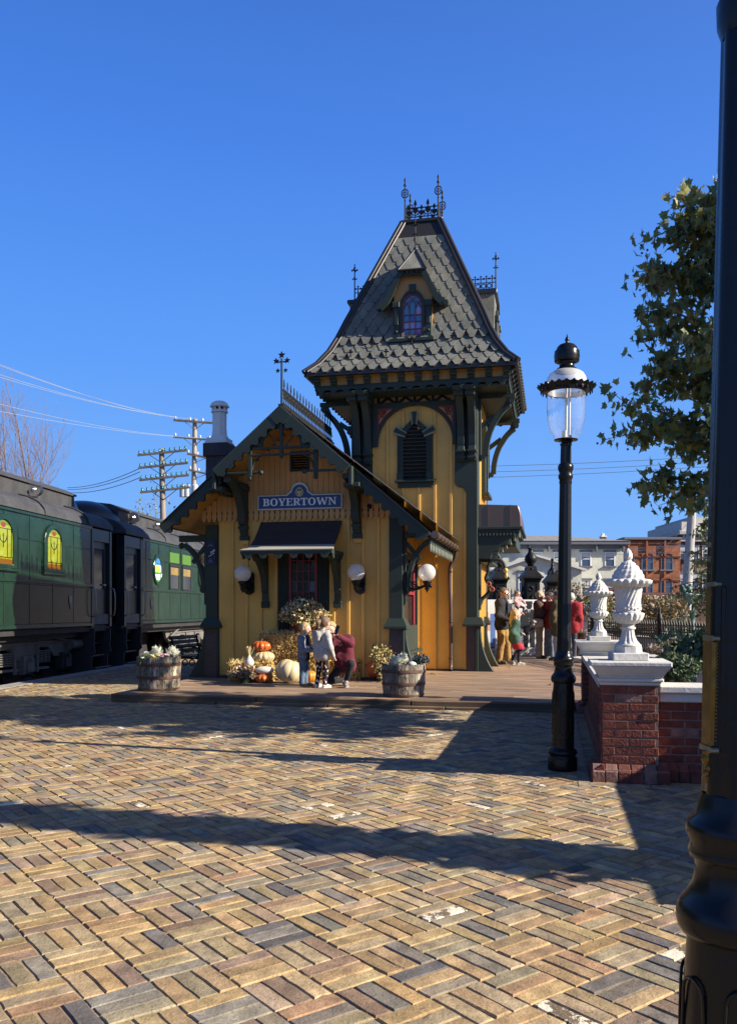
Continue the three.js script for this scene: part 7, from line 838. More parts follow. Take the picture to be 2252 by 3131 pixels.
  // slender evergreen beyond the right edge of the picture, by the low wall
  { const t = thing('columnar_evergreen', 'slender columnar evergreen beyond the right edge beside the low wall', 'tree', [3.75, 0, -4.05]), pts = [], Re = rng(12); obj('trunk', cyl(.09, .03, V(0, -.1, 0), V(0, 4.6, 0), 8), barkM, t); for (let i = 0; i < 5200; i++) { const y = .3 + 4.4 * Re(), r = (.27 + .05 * Math.sin(y * 5)) * Math.min(1, (4.9 - y) / 1.6) * Math.sqrt(Re()), a = Re() * 6.28; pts.push(V(r * Math.cos(a), y, r * Math.sin(a))); } leaves('foliage', t, pts, 'oval', .13, [[.04, .07, .03], [.05, .09, .035]], Re); }
  // small-leaved ash behind the plane tree, at the near post
  { const t = thing('feathery_tree', 'feathery green tree with hanging leaflets left of the near post', 'tree', [DX(1600, 24), 0, -24]), Rf = rng(66), pts = []; obj('trunk', cyl(.13, .06, V(0, 0, 0), V(0, 3.4, 0), 10), barkM, t); const br = []; for (let i = 0; i < 46; i++) { const y = 1.4 + Rf() * 2.4, a = Rf() * 6.28, l = .6 + .8 * Rf(), e = V(l * Math.cos(a), y - .1 + .3 * Rf(), l * Math.sin(a)); br.push(tube([[0, y - .2, 0], [e.x * .5, e.y + .15, e.z * .5], e], .012, 6, 4)); for (let k = 0; k < 46; k++) { const q = .25 + .8 * Rf(); pts.push(V(e.x * q + (Rf() - .5) * .25, e.y + .1 - .35 * Rf(), e.z * q + (Rf() - .5) * .25)); } } obj('branches', br, barkM, t); leaves('foliage', t, pts, 'oval', .12, [[.14, .17, .06], [.10, .14, .05], [.2, .19, .07]], Rf); }
}
// ---------- people ----------
function surfaceNet(f, lo, hi, c) {                                  // mesh of f = 0 (negative inside), by naive surface nets
  const n = [0, 1, 2].map(i => Math.max(2, Math.ceil((hi[i] - lo[i]) / c) + 1)), [nx, ny, nz] = n, F = new Float32Array(nx * ny * nz), id = new Int32Array(nx * ny * nz).fill(-1), pos = [], idx = [];
  for (let k = 0, o = 0; k < nz; k++) for (let j = 0; j < ny; j++) for (let i = 0; i < nx; i++, o++) F[o] = f(lo[0] + i * c, lo[1] + j * c, lo[2] + k * c);
  const at = (i, j, k) => i + nx * (j + ny * k);
  for (let k = 0; k < nz - 1; k++) for (let j = 0; j < ny - 1; j++) for (let i = 0; i < nx - 1; i++) {
    let m = 0; for (let q = 0; q < 8; q++) if (F[at(i + (q & 1), j + (q >> 1 & 1), k + (q >> 2))] < 0) m |= 1 << q; if (m === 0 || m === 255) continue;
    let x = 0, y = 0, z = 0, e = 0; for (let a = 0; a < 8; a++) for (const d of [1, 2, 4]) { if (a & d) continue; const b = a | d; if ((m >> a & 1) === (m >> b & 1)) continue; const fa = F[at(i + (a & 1), j + (a >> 1 & 1), k + (a >> 2))], fb = F[at(i + (b & 1), j + (b >> 1 & 1), k + (b >> 2))], t = fa / (fa - fb); x += (a & 1) + (d === 1 ? t : 0); y += (a >> 1 & 1) + (d === 2 ? t : 0); z += (a >> 2) + (d === 4 ? t : 0); e++; }
    id[at(i, j, k)] = pos.length / 3; pos.push(lo[0] + (i + x / e) * c, lo[1] + (j + y / e) * c, lo[2] + (k + z / e) * c);
  }
  const quad = (a, b, c2, d, flip) => { if (a < 0 || b < 0 || c2 < 0 || d < 0) return; flip ? idx.push(a, c2, b, a, d, c2) : idx.push(a, b, c2, a, c2, d); };
  for (let k = 1; k < nz - 1; k++) for (let j = 1; j < ny - 1; j++) for (let i = 1; i < nx - 1; i++) { const o = F[at(i, j, k)] < 0; if (o !== F[at(i + 1, j, k)] < 0) quad(id[at(i, j - 1, k - 1)], id[at(i, j, k - 1)], id[at(i, j, k)], id[at(i, j - 1, k)], !o); if (o !== F[at(i, j + 1, k)] < 0) quad(id[at(i - 1, j, k - 1)], id[at(i - 1, j, k)], id[at(i, j, k)], id[at(i, j, k - 1)], !o); if (o !== F[at(i, j, k + 1)] < 0) quad(id[at(i - 1, j - 1, k)], id[at(i, j - 1, k)], id[at(i, j, k)], id[at(i - 1, j, k)], !o); }
  const g = new THREE.BufferGeometry(); g.setAttribute('position', new THREE.Float32BufferAttribute(pos, 3)); g.setIndex(idx); g.computeVertexNormals(); return g;
}
const segD = (x, y, z, b) => { const [a, e, r0, r1] = b, dx = e[0] - a[0], dy = e[1] - a[1], dz = e[2] - a[2], px = x - a[0], py = y - a[1], pz = z - a[2], L = dx * dx + dy * dy + dz * dz || 1e-9; let t = (px * dx + py * dy + pz * dz) / L; t = t < 0 ? 0 : t > 1 ? 1 : t; return Math.hypot(px - dx * t, py - dy * t, pz - dz * t) - (r0 + (r1 - r0) * t); };
const smin = (a, b, k) => { const h = Math.max(k - Math.abs(a - b), 0) / k; return Math.min(a, b) - h * h * k * .25; };
function boneMesh(bones, c, k = .035, noise = 0, clip) { const lo = [9, 9, 9], hi = [-9, -9, -9]; for (const b of bones) for (const [p, r] of [[b[0], b[2]], [b[1], b[3]]]) for (let i = 0; i < 3; i++) { lo[i] = Math.min(lo[i], p[i] - r - 3 * c); hi[i] = Math.max(hi[i], p[i] + r + 3 * c); }
  return surfaceNet((x, y, z) => { let d = 9; for (const b of bones) d = smin(d, segD(x, y, z, b), k); if (noise) d += noise * (Math.sin(x * 41 + y * 23 + 3 * Math.sin(z * 19)) + Math.sin(y * 57 + z * 37 + 2 * Math.sin(x * 29))); return clip ? Math.max(d, clip(x, y, z)) : d; }, lo, hi, c); }
const vadd = (a, b, s = 1) => [a[0] + b[0] * s, a[1] + b[1] * s, a[2] + b[2] * s], vmix = (a, b, t) => a.map((v, i) => v + (b[i] - v) * t), vsub = (a, b) => a.map((v, i) => v - b[i]), vn3 = a => { const l = Math.hypot(...a) || 1; return a.map(v => v / l); }, vx = (a, b) => [a[1] * b[2] - a[2] * b[1], a[2] * b[0] - a[0] * b[2], a[0] * b[1] - a[1] * b[0]];
function skeleton(h, child) {                                        // standing, facing +z, the person's left at +x
  const k = h, w = child ? .105 : .112, hd = child ? .088 : .066, H = child ? { hip: .47, kn: .255, sh: .755, nk: .80, hc: .905 } : { hip: .52, kn: .28, sh: .81, nk: .855, hc: .93 };
  const J = { pelvis: [0, (H.hip + .01) * k, 0], chest: [0, (H.sh - .06) * k, 0], neck: [0, H.nk * k, .0], head: [0, H.hc * k, .012 * k], hd: hd * k, k };
  for (const [s, n] of [[1, 'L'], [-1, 'R']]) Object.assign(J, { ['sh' + n]: [s * w * k, H.sh * k - .01 * k, 0], ['el' + n]: [s * (w + .03) * k, (H.sh - .175) * k, -.01 * k], ['wr' + n]: [s * (w + .03) * k, (H.sh - .32) * k, .03 * k], ['hip' + n]: [s * .052 * k, H.hip * k, 0], ['kn' + n]: [s * .055 * k, H.kn * k, .01 * k], ['an' + n]: [s * .055 * k, .045 * k, 0], ['toe' + n]: [s * .065 * k, .02 * k, .10 * k] });
  J.look = [0, 0, 1]; return J;
}
function person(label, pos, turn, h, o) {
  const t = thing('person', label, 'person', pos, turn), J = skeleton(h, o.child); o.pose?.(J, h); const c = o.cell ?? .014, k = h * (o.fat ?? 1), sk = M(...(o.skin ?? [.52, .30, .21]), { rough: .55, map: null });
  const up = [0, 1, 0], fw = vn3(J.look), rt = vn3(vx(up, fw)), uy = vn3(vx(fw, rt)), HP = (x, y, z) => [0, 1, 2].map(i => J.head[i] + (rt[i] * x + uy[i] * y + fw[i] * z) * J.hd);
  const arm = n => [[J['sh' + n], J['el' + n], .027 * k, .022 * k], [J['el' + n], J['wr' + n], .022 * k, .014 * k]], leg = n => [[J['hip' + n], J['kn' + n], .045 * k, .031 * k], [J['kn' + n], J['an' + n], .031 * k, .020 * k]];
  const sL = vmix(J.shL, J.chest, .25), sR = vmix(J.shR, J.chest, .25), torso = [[J.hipL, vmix(J.pelvis, J.chest, .35), .052 * k, .05 * k], [J.hipR, vmix(J.pelvis, J.chest, .35), .052 * k, .05 * k], [vmix(J.hipL, J.pelvis, .4), sL, .055 * k, .052 * k], [vmix(J.hipR, J.pelvis, .4), sR, .055 * k, .052 * k], [J.shL, J.shR, .036 * k, .036 * k]];
  const foot = n => [[J['an' + n], J['toe' + n], .019 * k, .015 * k]], neck = [[vmix(J.chest, J.neck, .6), vmix(J.neck, J.head, .4), .03 * k, .028 * k]];
  const skull = [[HP(0, .18, -.12), HP(0, .10, .08), .90 * J.hd, .80 * J.hd], [HP(0, -.45, .25), HP(0, -.72, .38), .52 * J.hd, .32 * J.hd]];
  const headG = (() => { const R0 = J.hd * 1.7, cc = o.headCell ?? .006; const bones = [...skull, [HP(0, .05, .86), HP(0, -.22, 1.0), .09 * J.hd, .15 * J.hd], [HP(.86, .1, -.1), HP(.88, -.2, -.08), .14 * J.hd, .10 * J.hd], [HP(-.86, .1, -.1), HP(-.88, -.2, -.08), .14 * J.hd, .10 * J.hd], [HP(-.2, -.52, .70), HP(.2, -.52, .70), .09 * J.hd, .09 * J.hd], [HP(-.35, .22, .74), HP(.35, .22, .74), .10 * J.hd, .10 * J.hd], [J.neck, HP(0, -.4, -.1), .028 * k, .027 * k]]; return boneMesh(bones, cc, J.hd * .22); })();
  const hands = ['L', 'R'].map(n => { if (o.noHands?.includes(n)) return []; const w = J['wr' + n], d = vn3(o['hand' + n] ?? vsub(w, J['el' + n])), s = h * (o.child ? 1.02 : .95) / 1.75, side = vn3(vx(d, Math.abs(d[1]) > .8 ? [0, 0, n === 'L' ? 1 : -1] : [0, n === 'L' ? 1 : -1, 0])), nm = vn3(vx(side, d)), pal = vadd(w, d, .085 * s), bones = [[w, vadd(w, d, .04 * s), .022 * s, .026 * s], [vadd(vadd(w, d, .03 * s), side, -.02 * s), vadd(pal, side, -.028 * s), .017 * s, .014 * s], [vadd(vadd(w, d, .03 * s), side, .02 * s), vadd(pal, side, .028 * s), .017 * s, .014 * s], [vadd(w, d, .05 * s), pal, .02 * s, .018 * s]], cu = o.curl ?? .7;
      [-.030, -.010, .010, .030].forEach((q, i) => { const L = [.062, .075, .08, .070][i] * s, b = vadd(pal, side, q * s), p1 = vadd(vadd(b, d, L * .5), nm, -L * .25 * cu), p2 = vadd(vadd(p1, d, L * .32 * (1 - cu * .4)), nm, -L * .42 * cu); bones.push([b, p1, .0095 * s, .0085 * s], [p1, p2, .0085 * s, .007 * s]); }); const tb = vadd(vadd(w, d, .035 * s), side, .026 * s), t1 = vadd(vadd(tb, d, .03 * s), side, .028 * s), t2 = vadd(vadd(t1, d, .028 * s), nm, -.012 * s); bones.push([tb, t1, .012 * s, .010 * s], [t1, t2, .010 * s, .008 * s]); return [boneMesh(bones, o.child ? .0036 : .0045, .007)]; });
  const bodyB = [...torso, ...arm('L'), ...arm('R'), ...leg('L'), ...leg('R'), ...foot('L'), ...foot('R'), ...neck];
  obj('body', [boneMesh(bodyB, c, .03 * k), headG, ...hands.flat()], sk, t);
  const fat = (bs, e) => bs.map(b => [b[0], b[1], b[2] + e, b[3] + e]);
  const cut = (bs, f) => bs.map((b, i) => i % 2 ? [b[0], vmix(b[0], b[1], f), b[2], b[2] + (b[3] - b[2]) * f] : b);
  const e1 = (o.loose ?? .010) * k, topB = [...torso, ...(o.sleeve === 0 ? [] : [...cut(arm('L'), o.sleeve ?? .95), ...cut(arm('R'), o.sleeve ?? .95)]), ...neck.map(b => [b[0], vmix(b[0], b[1], .2), b[2], b[3]])];
  if (o.hem) for (const n of ['L', 'R']) topB.push([J['hip' + n], vmix(J['hip' + n], J['kn' + n], o.hem), .058 * k, .058 * k]);
  if (o.top) obj(o.topName ?? 'sweater', boneMesh(fat(topB, e1), c, .035 * k, .0008 * h), M(...o.top, { rough: .9, bump: .002, ...(o.topOpt ?? {}) }), t);
  if (o.pants) obj(o.pantsName ?? 'trousers', boneMesh(fat([[J.hipL, vmix(J.pelvis, J.chest, .2), .05 * k, .05 * k], [J.hipR, vmix(J.pelvis, J.chest, .2), .05 * k, .05 * k], ...leg('L'), ...leg('R')], (o.pantLoose ?? .007) * k).map((b, i) => i < 2 ? b : i % 2 ? [b[0], vmix(b[0], b[1], .97), b[2], b[3] + (o.flare ?? .004) * k] : b), c, .02 * k, .0007 * h), M(...o.pants, { rough: .9, bump: .002, ...(o.pantsOpt ?? {}) }), t);
  if (o.skirt) { const b = []; for (const n of ['L', 'R']) b.push([J['hip' + n], vmix(J['hip' + n], J['kn' + n], o.skirt), .066 * k, .095 * k]); b.push([vmix(J.pelvis, J.chest, .5), J.pelvis, .07 * k, .075 * k]); const hemY = vmix(J.hipR, J.knR, o.skirt)[1] - .02 * k; obj('dress', boneMesh(b, c, .05 * k, .0015, (x, y) => hemY - y), M(...o.skirtCol, { rough: .85, bump: .002 }), t); }
  if (o.shoes) for (const n of ['L', 'R']) { const a = J['an' + n], q = J['toe' + n], hl = vadd(a, vn3(vsub(q, a)), -.018 * k); obj('shoe', boneMesh([[[hl[0], a[1] - .018 * k, hl[2]], q, .024 * k, .021 * k], [a, [a[0], a[1] + (o.boot ?? .012) * k, a[2]], .025 * k, .025 * k], [vmix(a, q, .4), vmix(a, q, .7), .022 * k, .020 * k]], .007, .015 * k), M(...o.shoes, { rough: .6 }), t); obj('sole', boneMesh([[vadd([hl[0], q[1] - .012 * k, hl[2]], [0, 0, 0]), vadd(q, [0, -.012 * k, 0]), .020 * k, .018 * k]], .007, .01, 0, (x, y, z) => Math.max(y - (q[1] - .004 * k), -(y - (q[1] - .019 * k)))), M(...(o.sole ?? [.6, .58, .52]), { map: null }), t); }
  if (o.hair) { const hs = J.hd * .09, hb = [[HP(0, .22, -.16), HP(0, .14, .02), .90 * J.hd + hs, .84 * J.hd + hs]]; const fl2 = (x, y, z) => { const v = vsub([x, y, z], J.head), a = (v[0] * fw[0] + v[1] * fw[1] + v[2] * fw[2]) / J.hd, b = (v[0] * uy[0] + v[1] * uy[1] + v[2] * uy[2]) / J.hd; return (a * .9 - b * .75 - (o.hairline ?? .10)) * J.hd; };
    const gs = [boneMesh(hb, .007, .02, J.hd * .012, (x, y, z) => { const v = vsub([x, y, z], J.head), b = (v[0] * uy[0] + v[1] * uy[1] + v[2] * uy[2]) / J.hd; return Math.max(fl2(x, y, z), (-b - (o.hairLow ?? .55)) * J.hd); })]; if (o.tail) gs.push(boneMesh(o.tail(HP, J.hd), .009, .02, .004)); obj('hair', gs, M(...o.hair, { rough: .7, map: T.grainV, bump: .003 }), t); }
  if (!o.noFace) { for (const s of [-.32, .32]) obj('eye', ball(.085 * J.hd, ...HP(s, .06, .80), 8), M(.03, .02, .015, { rough: .2, map: null }), t); obj('mouth', boneMesh([[HP(-.2, -.5, .775), HP(.2, -.5, .775), .055 * J.hd, .055 * J.hd]], .004, .01), M(.32, .10, .085, { map: null }), t); }
  o.more?.(t, J, HP); return t;
}
{
  const hc = document.createElement('canvas'); hc.width = hc.height = 256; { const c = hc.getContext('2d'); c.fillStyle = '#15151b'; c.fillRect(0, 0, 256, 256); [[40, 46, '#e9b4c0'], [128, 30, '#d9d4cc'], [214, 54, '#8a8078'], [70, 130, '#d9d4cc'], [160, 120, '#e07c98'], [238, 150, '#d9d4cc'], [30, 214, '#c9b9a9'], [118, 206, '#efc9d0'], [200, 220, '#d9d4cc']].forEach(([x, y, f]) => { c.fillStyle = f; c.beginPath(); c.moveTo(x, y + 24); c.bezierCurveTo(x - 36, y - 4, x - 20, y - 28, x, y - 10); c.bezierCurveTo(x + 20, y - 28, x + 36, y - 4, x, y + 24); c.fill(); }); }
  const hT = new THREE.CanvasTexture(hc); hT.colorSpace = THREE.SRGBColorSpace; hT.wrapS = hT.wrapT = THREE.RepeatWrapping; hT.repeat.set(4.2, 4.2);
  const denim = tex(256, (u, v) => .7 + .4 * (fbm(u, v, 60, 8, 3, 301) - .5) + .3 * (fbm(u, v, 4, 4, 3, 303) - .5), 2.5);
  // boy
  person('small blond boy in grey blue jacket, jeans and tan boots facing the girl', deckP(672, 1519), 1.15, 1.06, { child: true, cell: .011, skin: [.62, .38, .28], top: [.23, .255, .31], topName: 'jacket', loose: .016, pants: [.17, .27, .40], pantsOpt: { map: denim }, pantLoose: .016, flare: .008, shoes: [.45, .24, .07], boot: .06, sole: [.2, .13, .06], hair: [.50, .36, .17], hairline: .16, hairLow: .35,
    pose: (J, h) => { J.elR = [-.145, .60, .05]; J.wrR = [-.09, .60, .20]; J.elL = [.145, .60, .05]; J.wrL = [.08, .58, .20]; J.look = [.15, -.12, 1]; J.head = vadd(J.head, [0, 0, .02]); J.toeL = [.09, .02, .11]; },
    more: (t, J) => { obj('vest', boneMesh([[[0, .60, .065], [0, .80, .055], .05, .04], [[0, .47, .06], [0, .62, .068], .05, .05]], .011, .03), M(.018, .022, .05, { rough: .9 }), t); obj('collar', new THREE.TorusGeometry(.055, .022, 8, 16).rotateX(PI / 2 - .2).translate(0, .845, .005), M(.018, .022, .06, { rough: .9 }), t); } });
  // girl with hearts
  person('girl seen from behind in a pale hoodie and black heart print leggings', deckP(712, 1523), 2.55, 1.17, { child: true, cell: .011, skin: [.58, .35, .26], top: [.60, .57, .52], topName: 'hoodie', loose: .015, hem: .12, pants: [1, 1, 1], pantsName: 'leggings', pantsOpt: { map: hT }, pantLoose: .006, shoes: [.66, .60, .56], sole: [.75, .74, .7], hair: [.20, .12, .065], hairline: .05, hairLow: .75,
    pose: (J, h) => { J.look = [-.1, -.05, 1]; J.head = vadd(J.head, [-.02, -.01, .04]); J.neck = vadd(J.neck, [-.01, 0, .02]); J.elR = [-.20, .66, -.03]; J.wrR = [-.205, .52, .04]; J.elL = [.19, .67, .08]; J.wrL = [.10, .66, .22]; J.anL = [.085, .05, -.02]; J.knR = [-.06, .30, .03]; J.toeR = [-.10, .02, .10]; },
    tail: (HP, d) => [[HP(.0, .35, -.95), HP(.08, .1, -1.45), .30 * d, .34 * d], [HP(.08, .1, -1.45), HP(.12, -1.0, -1.35), .34 * d, .14 * d]],
    more: (t, J, HP) => { obj('hood', boneMesh([[[-.075, .90, -.05], [0, .86, -.10], .038, .045], [[.075, .90, -.05], [0, .86, -.10], .038, .045], [[0, .87, -.10], [0, .80, -.10], .05, .04]], .01, .03), M(.58, .55, .50, { rough: .9, bump: .002 }), t); obj('hair_tie', new THREE.TorusGeometry(.022, .009, 6, 14).translate(...HP(.03, .28, -1.05)), M(.62, .52, .25, { map: null }), t); obj('hem_band', boneMesh([[[-.07, .545, 0], [.07, .545, 0], .078, .078]], .011, .02, 0, (x, y) => Math.abs(y - .545) - .018), M(.52, .49, .45, { rough: .95 }), t); } });
  // crouching woman with a telephone
  person('blonde woman in a burgundy sweater crouching and holding up a phone', deckP(757, 1519), -.25, 1.66, { cell: .012, skin: [.60, .36, .27], top: [.15, .012, .032], loose: .013, pants: [.012, .012, .016], pantsName: 'leggings', pantLoose: .004, shoes: [.30, .28, .25], sole: [.5, .48, .42], hair: [.55, .38, .19], hairline: .02, hairLow: 1.2, curl: .9, handL: [-.4, .6, .5], handR: [.1, .9, .35],
    pose: (J) => { Object.assign(J, { pelvis: [.05, .36, -.06], chest: [-.03, .70, .06], neck: [-.09, .83, .10], head: [-.165, .955, .15], shL: [.13, .765, .03], shR: [-.19, .74, .13], elL: [.215, .72, .24], wrL: [.03, .85, .37], elR: [-.20, .56, .32], wrR: [-.075, .80, .37], hipL: [.12, .33, -.05], hipR: [-.03, .33, -.05], knL: [.235, .40, .30], anL: [.135, .085, .20], toeL: [.16, .035, .34], knR: [-.16, .09, .22], anR: [.02, .10, -.12], toeR: [.04, .035, -.02] }); J.look = [.12, -.22, 1]; },
    tail: (HP, d) => [[HP(.75, .1, -.3), HP(.85, -1.3, .0), .28 * d, .22 * d], [HP(-.75, .1, -.3), HP(-.85, -1.2, .0), .26 * d, .2 * d], [HP(0, -.2, -.8), HP(0, -1.3, -.7), .5 * d, .4 * d]],
    more: (t) => { obj('chest_print', [[-.02, .70], [.03, .715], [.0, .68], [.04, .69]].map(([x, y]) => bx(.03, .012, .006, x, y, .168 - .0, -.1, -.2, .3)), M(.4, .3, .28, { map: null }), t); } });
  { const p = deckP(757, 1519), f = thing('mobile_phone', 'dark phone held up in the crouching woman\'s hands', 'phone', [p[0] - .07, p[1] + .945, p[2] + .44], -.5); f.rotation.x = -.25; f.rotation.z = -.35; obj('phone_case', cb(-.037, .037, -.075, .075, -.006, .006, .004), M(.02, .02, .022, { rough: .3, map: null }), f); obj('camera_lens', [cyl(.008, .008, V(-.018, .055, .006), V(-.018, .055, .010), 12), cyl(.008, .008, V(-.018, .032, .006), V(-.018, .032, .010), 12)], mat.glass, f); }
  // man with a baby
  const mp = deckP(1110, 1470);
  person('man in a black sweater, tan trousers and sunglasses carrying a baby', mp, 1.15, 1.79, { cell: .016, skin: [.50, .28, .20], top: [.022, .020, .022], loose: .014, fat: 1.02, pants: [.42, .24, .07], pantLoose: .014, flare: .010, shoes: [.12, .085, .06], sole: [.2, .17, .14], hair: [.13, .085, .05], hairline: .12, hairLow: .35, hem: .10,
    pose: (J) => { J.elR = [-.27, 1.14, -.02]; J.wrR = [-.17, 1.03, .22]; J.elL = [.28, 1.16, .10]; J.wrL = [.10, 1.20, .38]; J.look = [-.25, -.10, 1]; J.head = vadd(J.head, [0, 0, .03]); J.anL = [.12, .08, .12]; J.toeL = [.16, .035, .29]; J.knL = [.10, .5, .10]; J.anR = [-.11, .08, -.04]; J.toeR = [-.14, .035, .13]; },
    more: (t, J, HP) => { obj('sunglasses', [boneMesh([[HP(-.6, .08, .72), HP(-.12, .05, .92), .13 * J.hd, .15 * J.hd], [HP(.6, .08, .72), HP(.12, .05, .92), .13 * J.hd, .15 * J.hd], [HP(-.9, .1, .1), HP(-.6, .08, .72), .05 * J.hd, .06 * J.hd], [HP(.9, .1, .1), HP(.6, .08, .72), .05 * J.hd, .06 * J.hd]], .006, .006)], M(.012, .012, .014, { rough: .15, map: null }), t); obj('zip', bx(.012, .16, .008, 0, 1.44, .135, -.1), M(.2, .2, .2, { map: null }), t); } });
  person('baby in a pale pink top held by the man in the black sweater', [mp[0] + .36, 1.05 + .13, mp[2] + .10], .5, .66, { child: true, cell: .010, headCell: .005, skin: [.64, .42, .33], top: [.62, .40, .40], loose: .018, sleeve: .8, pants: [.10, .08, .14], hair: [.35, .24, .13], hairline: .28, hairLow: .2, pose: (J) => { J.knL = [.09, .27, .12]; J.knR = [-.09, .27, .12]; J.anL = [.08, .13, .08]; J.anR = [-.08, .13, .08]; J.toeL = [.085, .11, .14]; J.toeR = [-.085, .11, .14]; J.elL = [.12, .42, .05]; J.wrL = [.12, .36, .13]; J.elR = [-.12, .42, .05]; J.wrR = [-.10, .36, .13]; } });
  const gp = deckP(1138, 1473);
  person('girl with long blonde hair, green jacket and red dress before the man', gp, 1.75, 1.30, { child: true, cell: .014, skin: [.58, .36, .27], top: [.055, .13, .10], topName: 'jacket', loose: .024, hem: .25, pants: [.015, .017, .03], pantsName: 'leggings', pantLoose: .004, skirt: .85, skirtCol: [.45, .012, .04], shoes: [.42, .40, .36], sole: [.6, .58, .52], hair: [.56, .38, .16], hairline: .0, hairLow: 1.0,
    pose: (J) => { J.look = [-.2, .12, 1]; J.head = vadd(J.head, [0, -.01, .02]); J.elR = [-.20, .76, -.12]; J.wrR = [-.10, .66, .05]; J.elL = [.19, .78, .08]; J.wrL = [.12, .74, .20]; J.knL = [.07, .36, .14]; J.anL = [.06, .10, -.06]; J.toeL = [.07, .03, .03]; J.anR = [-.05, .06, .08]; J.toeR = [-.05, .025, .22]; J.knR = [-.06, .35, .10]; },
    tail: (HP, d) => [[HP(.1, .2, -.6), HP(.1, -1.6, -.85), .55 * d, .62 * d], [HP(.1, -1.6, -.85), HP(.2, -3.2, -.7), .62 * d, .40 * d], [HP(-.5, 0, -.3), HP(-.7, -2.2, -.3), .40 * d, .35 * d]],
    more: (t) => { obj('jacket_lining', bx(.02, .46, .10, .10, .62, .11, .1, .5), M(.42, .38, .26, { rough: .8 }), t); } });
  // group by the street lamp
  const bp2 = deckP(1193, 1458);
  person('woman in a brown fleece and cream trousers holding a cup, cream bag at her hip', bp2, 1.25, 1.76, { cell: .016, skin: [.55, .33, .24], top: [.13, .065, .038], topName: 'fleece', loose: .024, pants: [.50, .41, .31], pantLoose: .016, flare: .02, shoes: [.45, .36, .26], hair: [.62, .46, .26], hairline: .1, hairLow: .6,
    pose: (J) => { J.elR = [-.22, 1.17, .10]; J.wrR = [-.06, 1.25, .28]; J.elL = [.22, 1.17, .12]; J.wrL = [.05, 1.28, .30]; J.look = [0, -.08, 1]; },
    tail: (HP, d) => [[HP(0, .75, -.3), HP(0, .9, -.1), .5 * d, .42 * d]],
    more: (t, J) => { obj('hood', boneMesh([[[-.09, 1.47, -.04], [.09, 1.47, -.04], .05, .05], [[0, 1.46, -.08], [0, 1.38, -.1], .06, .05]], .014, .03), M(.45, .42, .45, { rough: .9 }), t); } });
  { const b = thing('shoulder_bag', 'cream shoulder bag at the brown fleece woman\'s hip', 'bag', [bp2[0] - .10, 1.06 + .0, bp2[2] + .28], .15); obj('bag_body', boneMesh([[[-.11, .06, 0], [.11, .06, 0], .055, .055], [[-.11, -.05, 0], [.11, -.05, 0], .06, .06]], .012, .05), M(.66, .56, .42, { rough: .6 }), b); obj('flap', boneMesh([[[-.11, .03, .035], [.11, .03, .035], .04, .04]], .012, .02), M(.70, .60, .46, { rough: .6 }), b); obj('strap', tube([[-.12, .1, 0], [-.05, .35, -.08], [.10, .46, -.2]], .012, 14, 6), M(.3, .2, .12), b); }
  { const c2 = thing('paper_cup', 'pale cup in the brown fleece woman\'s hands', 'cup', [bp2[0] + .33, 1.36, bp2[2] + .08]); obj('cup', [lathe([[0, 0], [.028, 0], [.04, .11], [.043, .115], [.036, .12], [0, .12]], 16)], M(.7, .66, .62, { map: null }), c2); }
  person('man in a red jacket and light jeans facing left beside the street lamp', deckP(1217, 1459), -1.2, 1.72, { cell: .016, skin: [.52, .30, .22], top: [.38, .035, .025], topName: 'jacket', loose: .026, pants: [.38, .47, .58], pantsOpt: { map: denim }, pantLoose: .016, flare: .016, shoes: [.04, .04, .045], hair: [.11, .08, .055], hairline: .1, hairLow: .5, pose: (J) => { J.elR = [-.25, 1.15, .02]; J.wrR = [-.16, 1.06, .2]; J.look = [.1, -.05, 1]; } });
  person('person in a long olive coat and pale trousers behind the street lamp', deckP(1234, 1463), -2.0, 1.74, { cell: .016, skin: [.5, .3, .22], top: [.16, .115, .055], topName: 'coat', loose: .030, hem: .40, pants: [.55, .58, .62], pantLoose: .014, shoes: [.1, .08, .07], hair: [.16, .11, .07], hairLow: .6, pose: (J) => { J.elL = [.25, 1.15, .05]; J.wrL = [.2, .95, .1]; } });
  person('person in a red quilted jacket right of the street lamp, facing away', deckP(1262, 1462), 2.7, 1.70, { cell: .016, skin: [.5, .3, .22], top: [.42, .02, .03], topName: 'quilted_jacket', loose: .024, hem: .2, pants: [.05, .055, .08], shoes: [.1, .1, .1], hair: [.55, .53, .5], hairLow: .8, pose: () => { } });
  person('person in a white jacket behind the farther urn, right of the lamp', deckP(1284, 1456), 2.2, 1.66, { cell: .016, skin: [.5, .3, .22], top: [.62, .63, .66], topName: 'jacket', loose: .03, hem: .2, pants: [.2, .12, .07], shoes: [.1, .1, .1], hair: [.3, .22, .15], hairLow: .8 });
  person('person in a bright blue jacket behind leaves at the right edge', [DX(1545, 12.5), 0, -12.5], -.6, 1.0, { child: true, cell: .016, skin: [.5, .3, .22], top: [.02, .10, .42], topName: 'jacket', loose: .04, hem: .3, pants: [.02, .08, .3], shoes: [.1, .1, .1], hair: [.02, .10, .40], hairLow: 1, hairline: .35, pose: (J) => { J.head = vadd(J.head, [0, -.02, .03]); } });
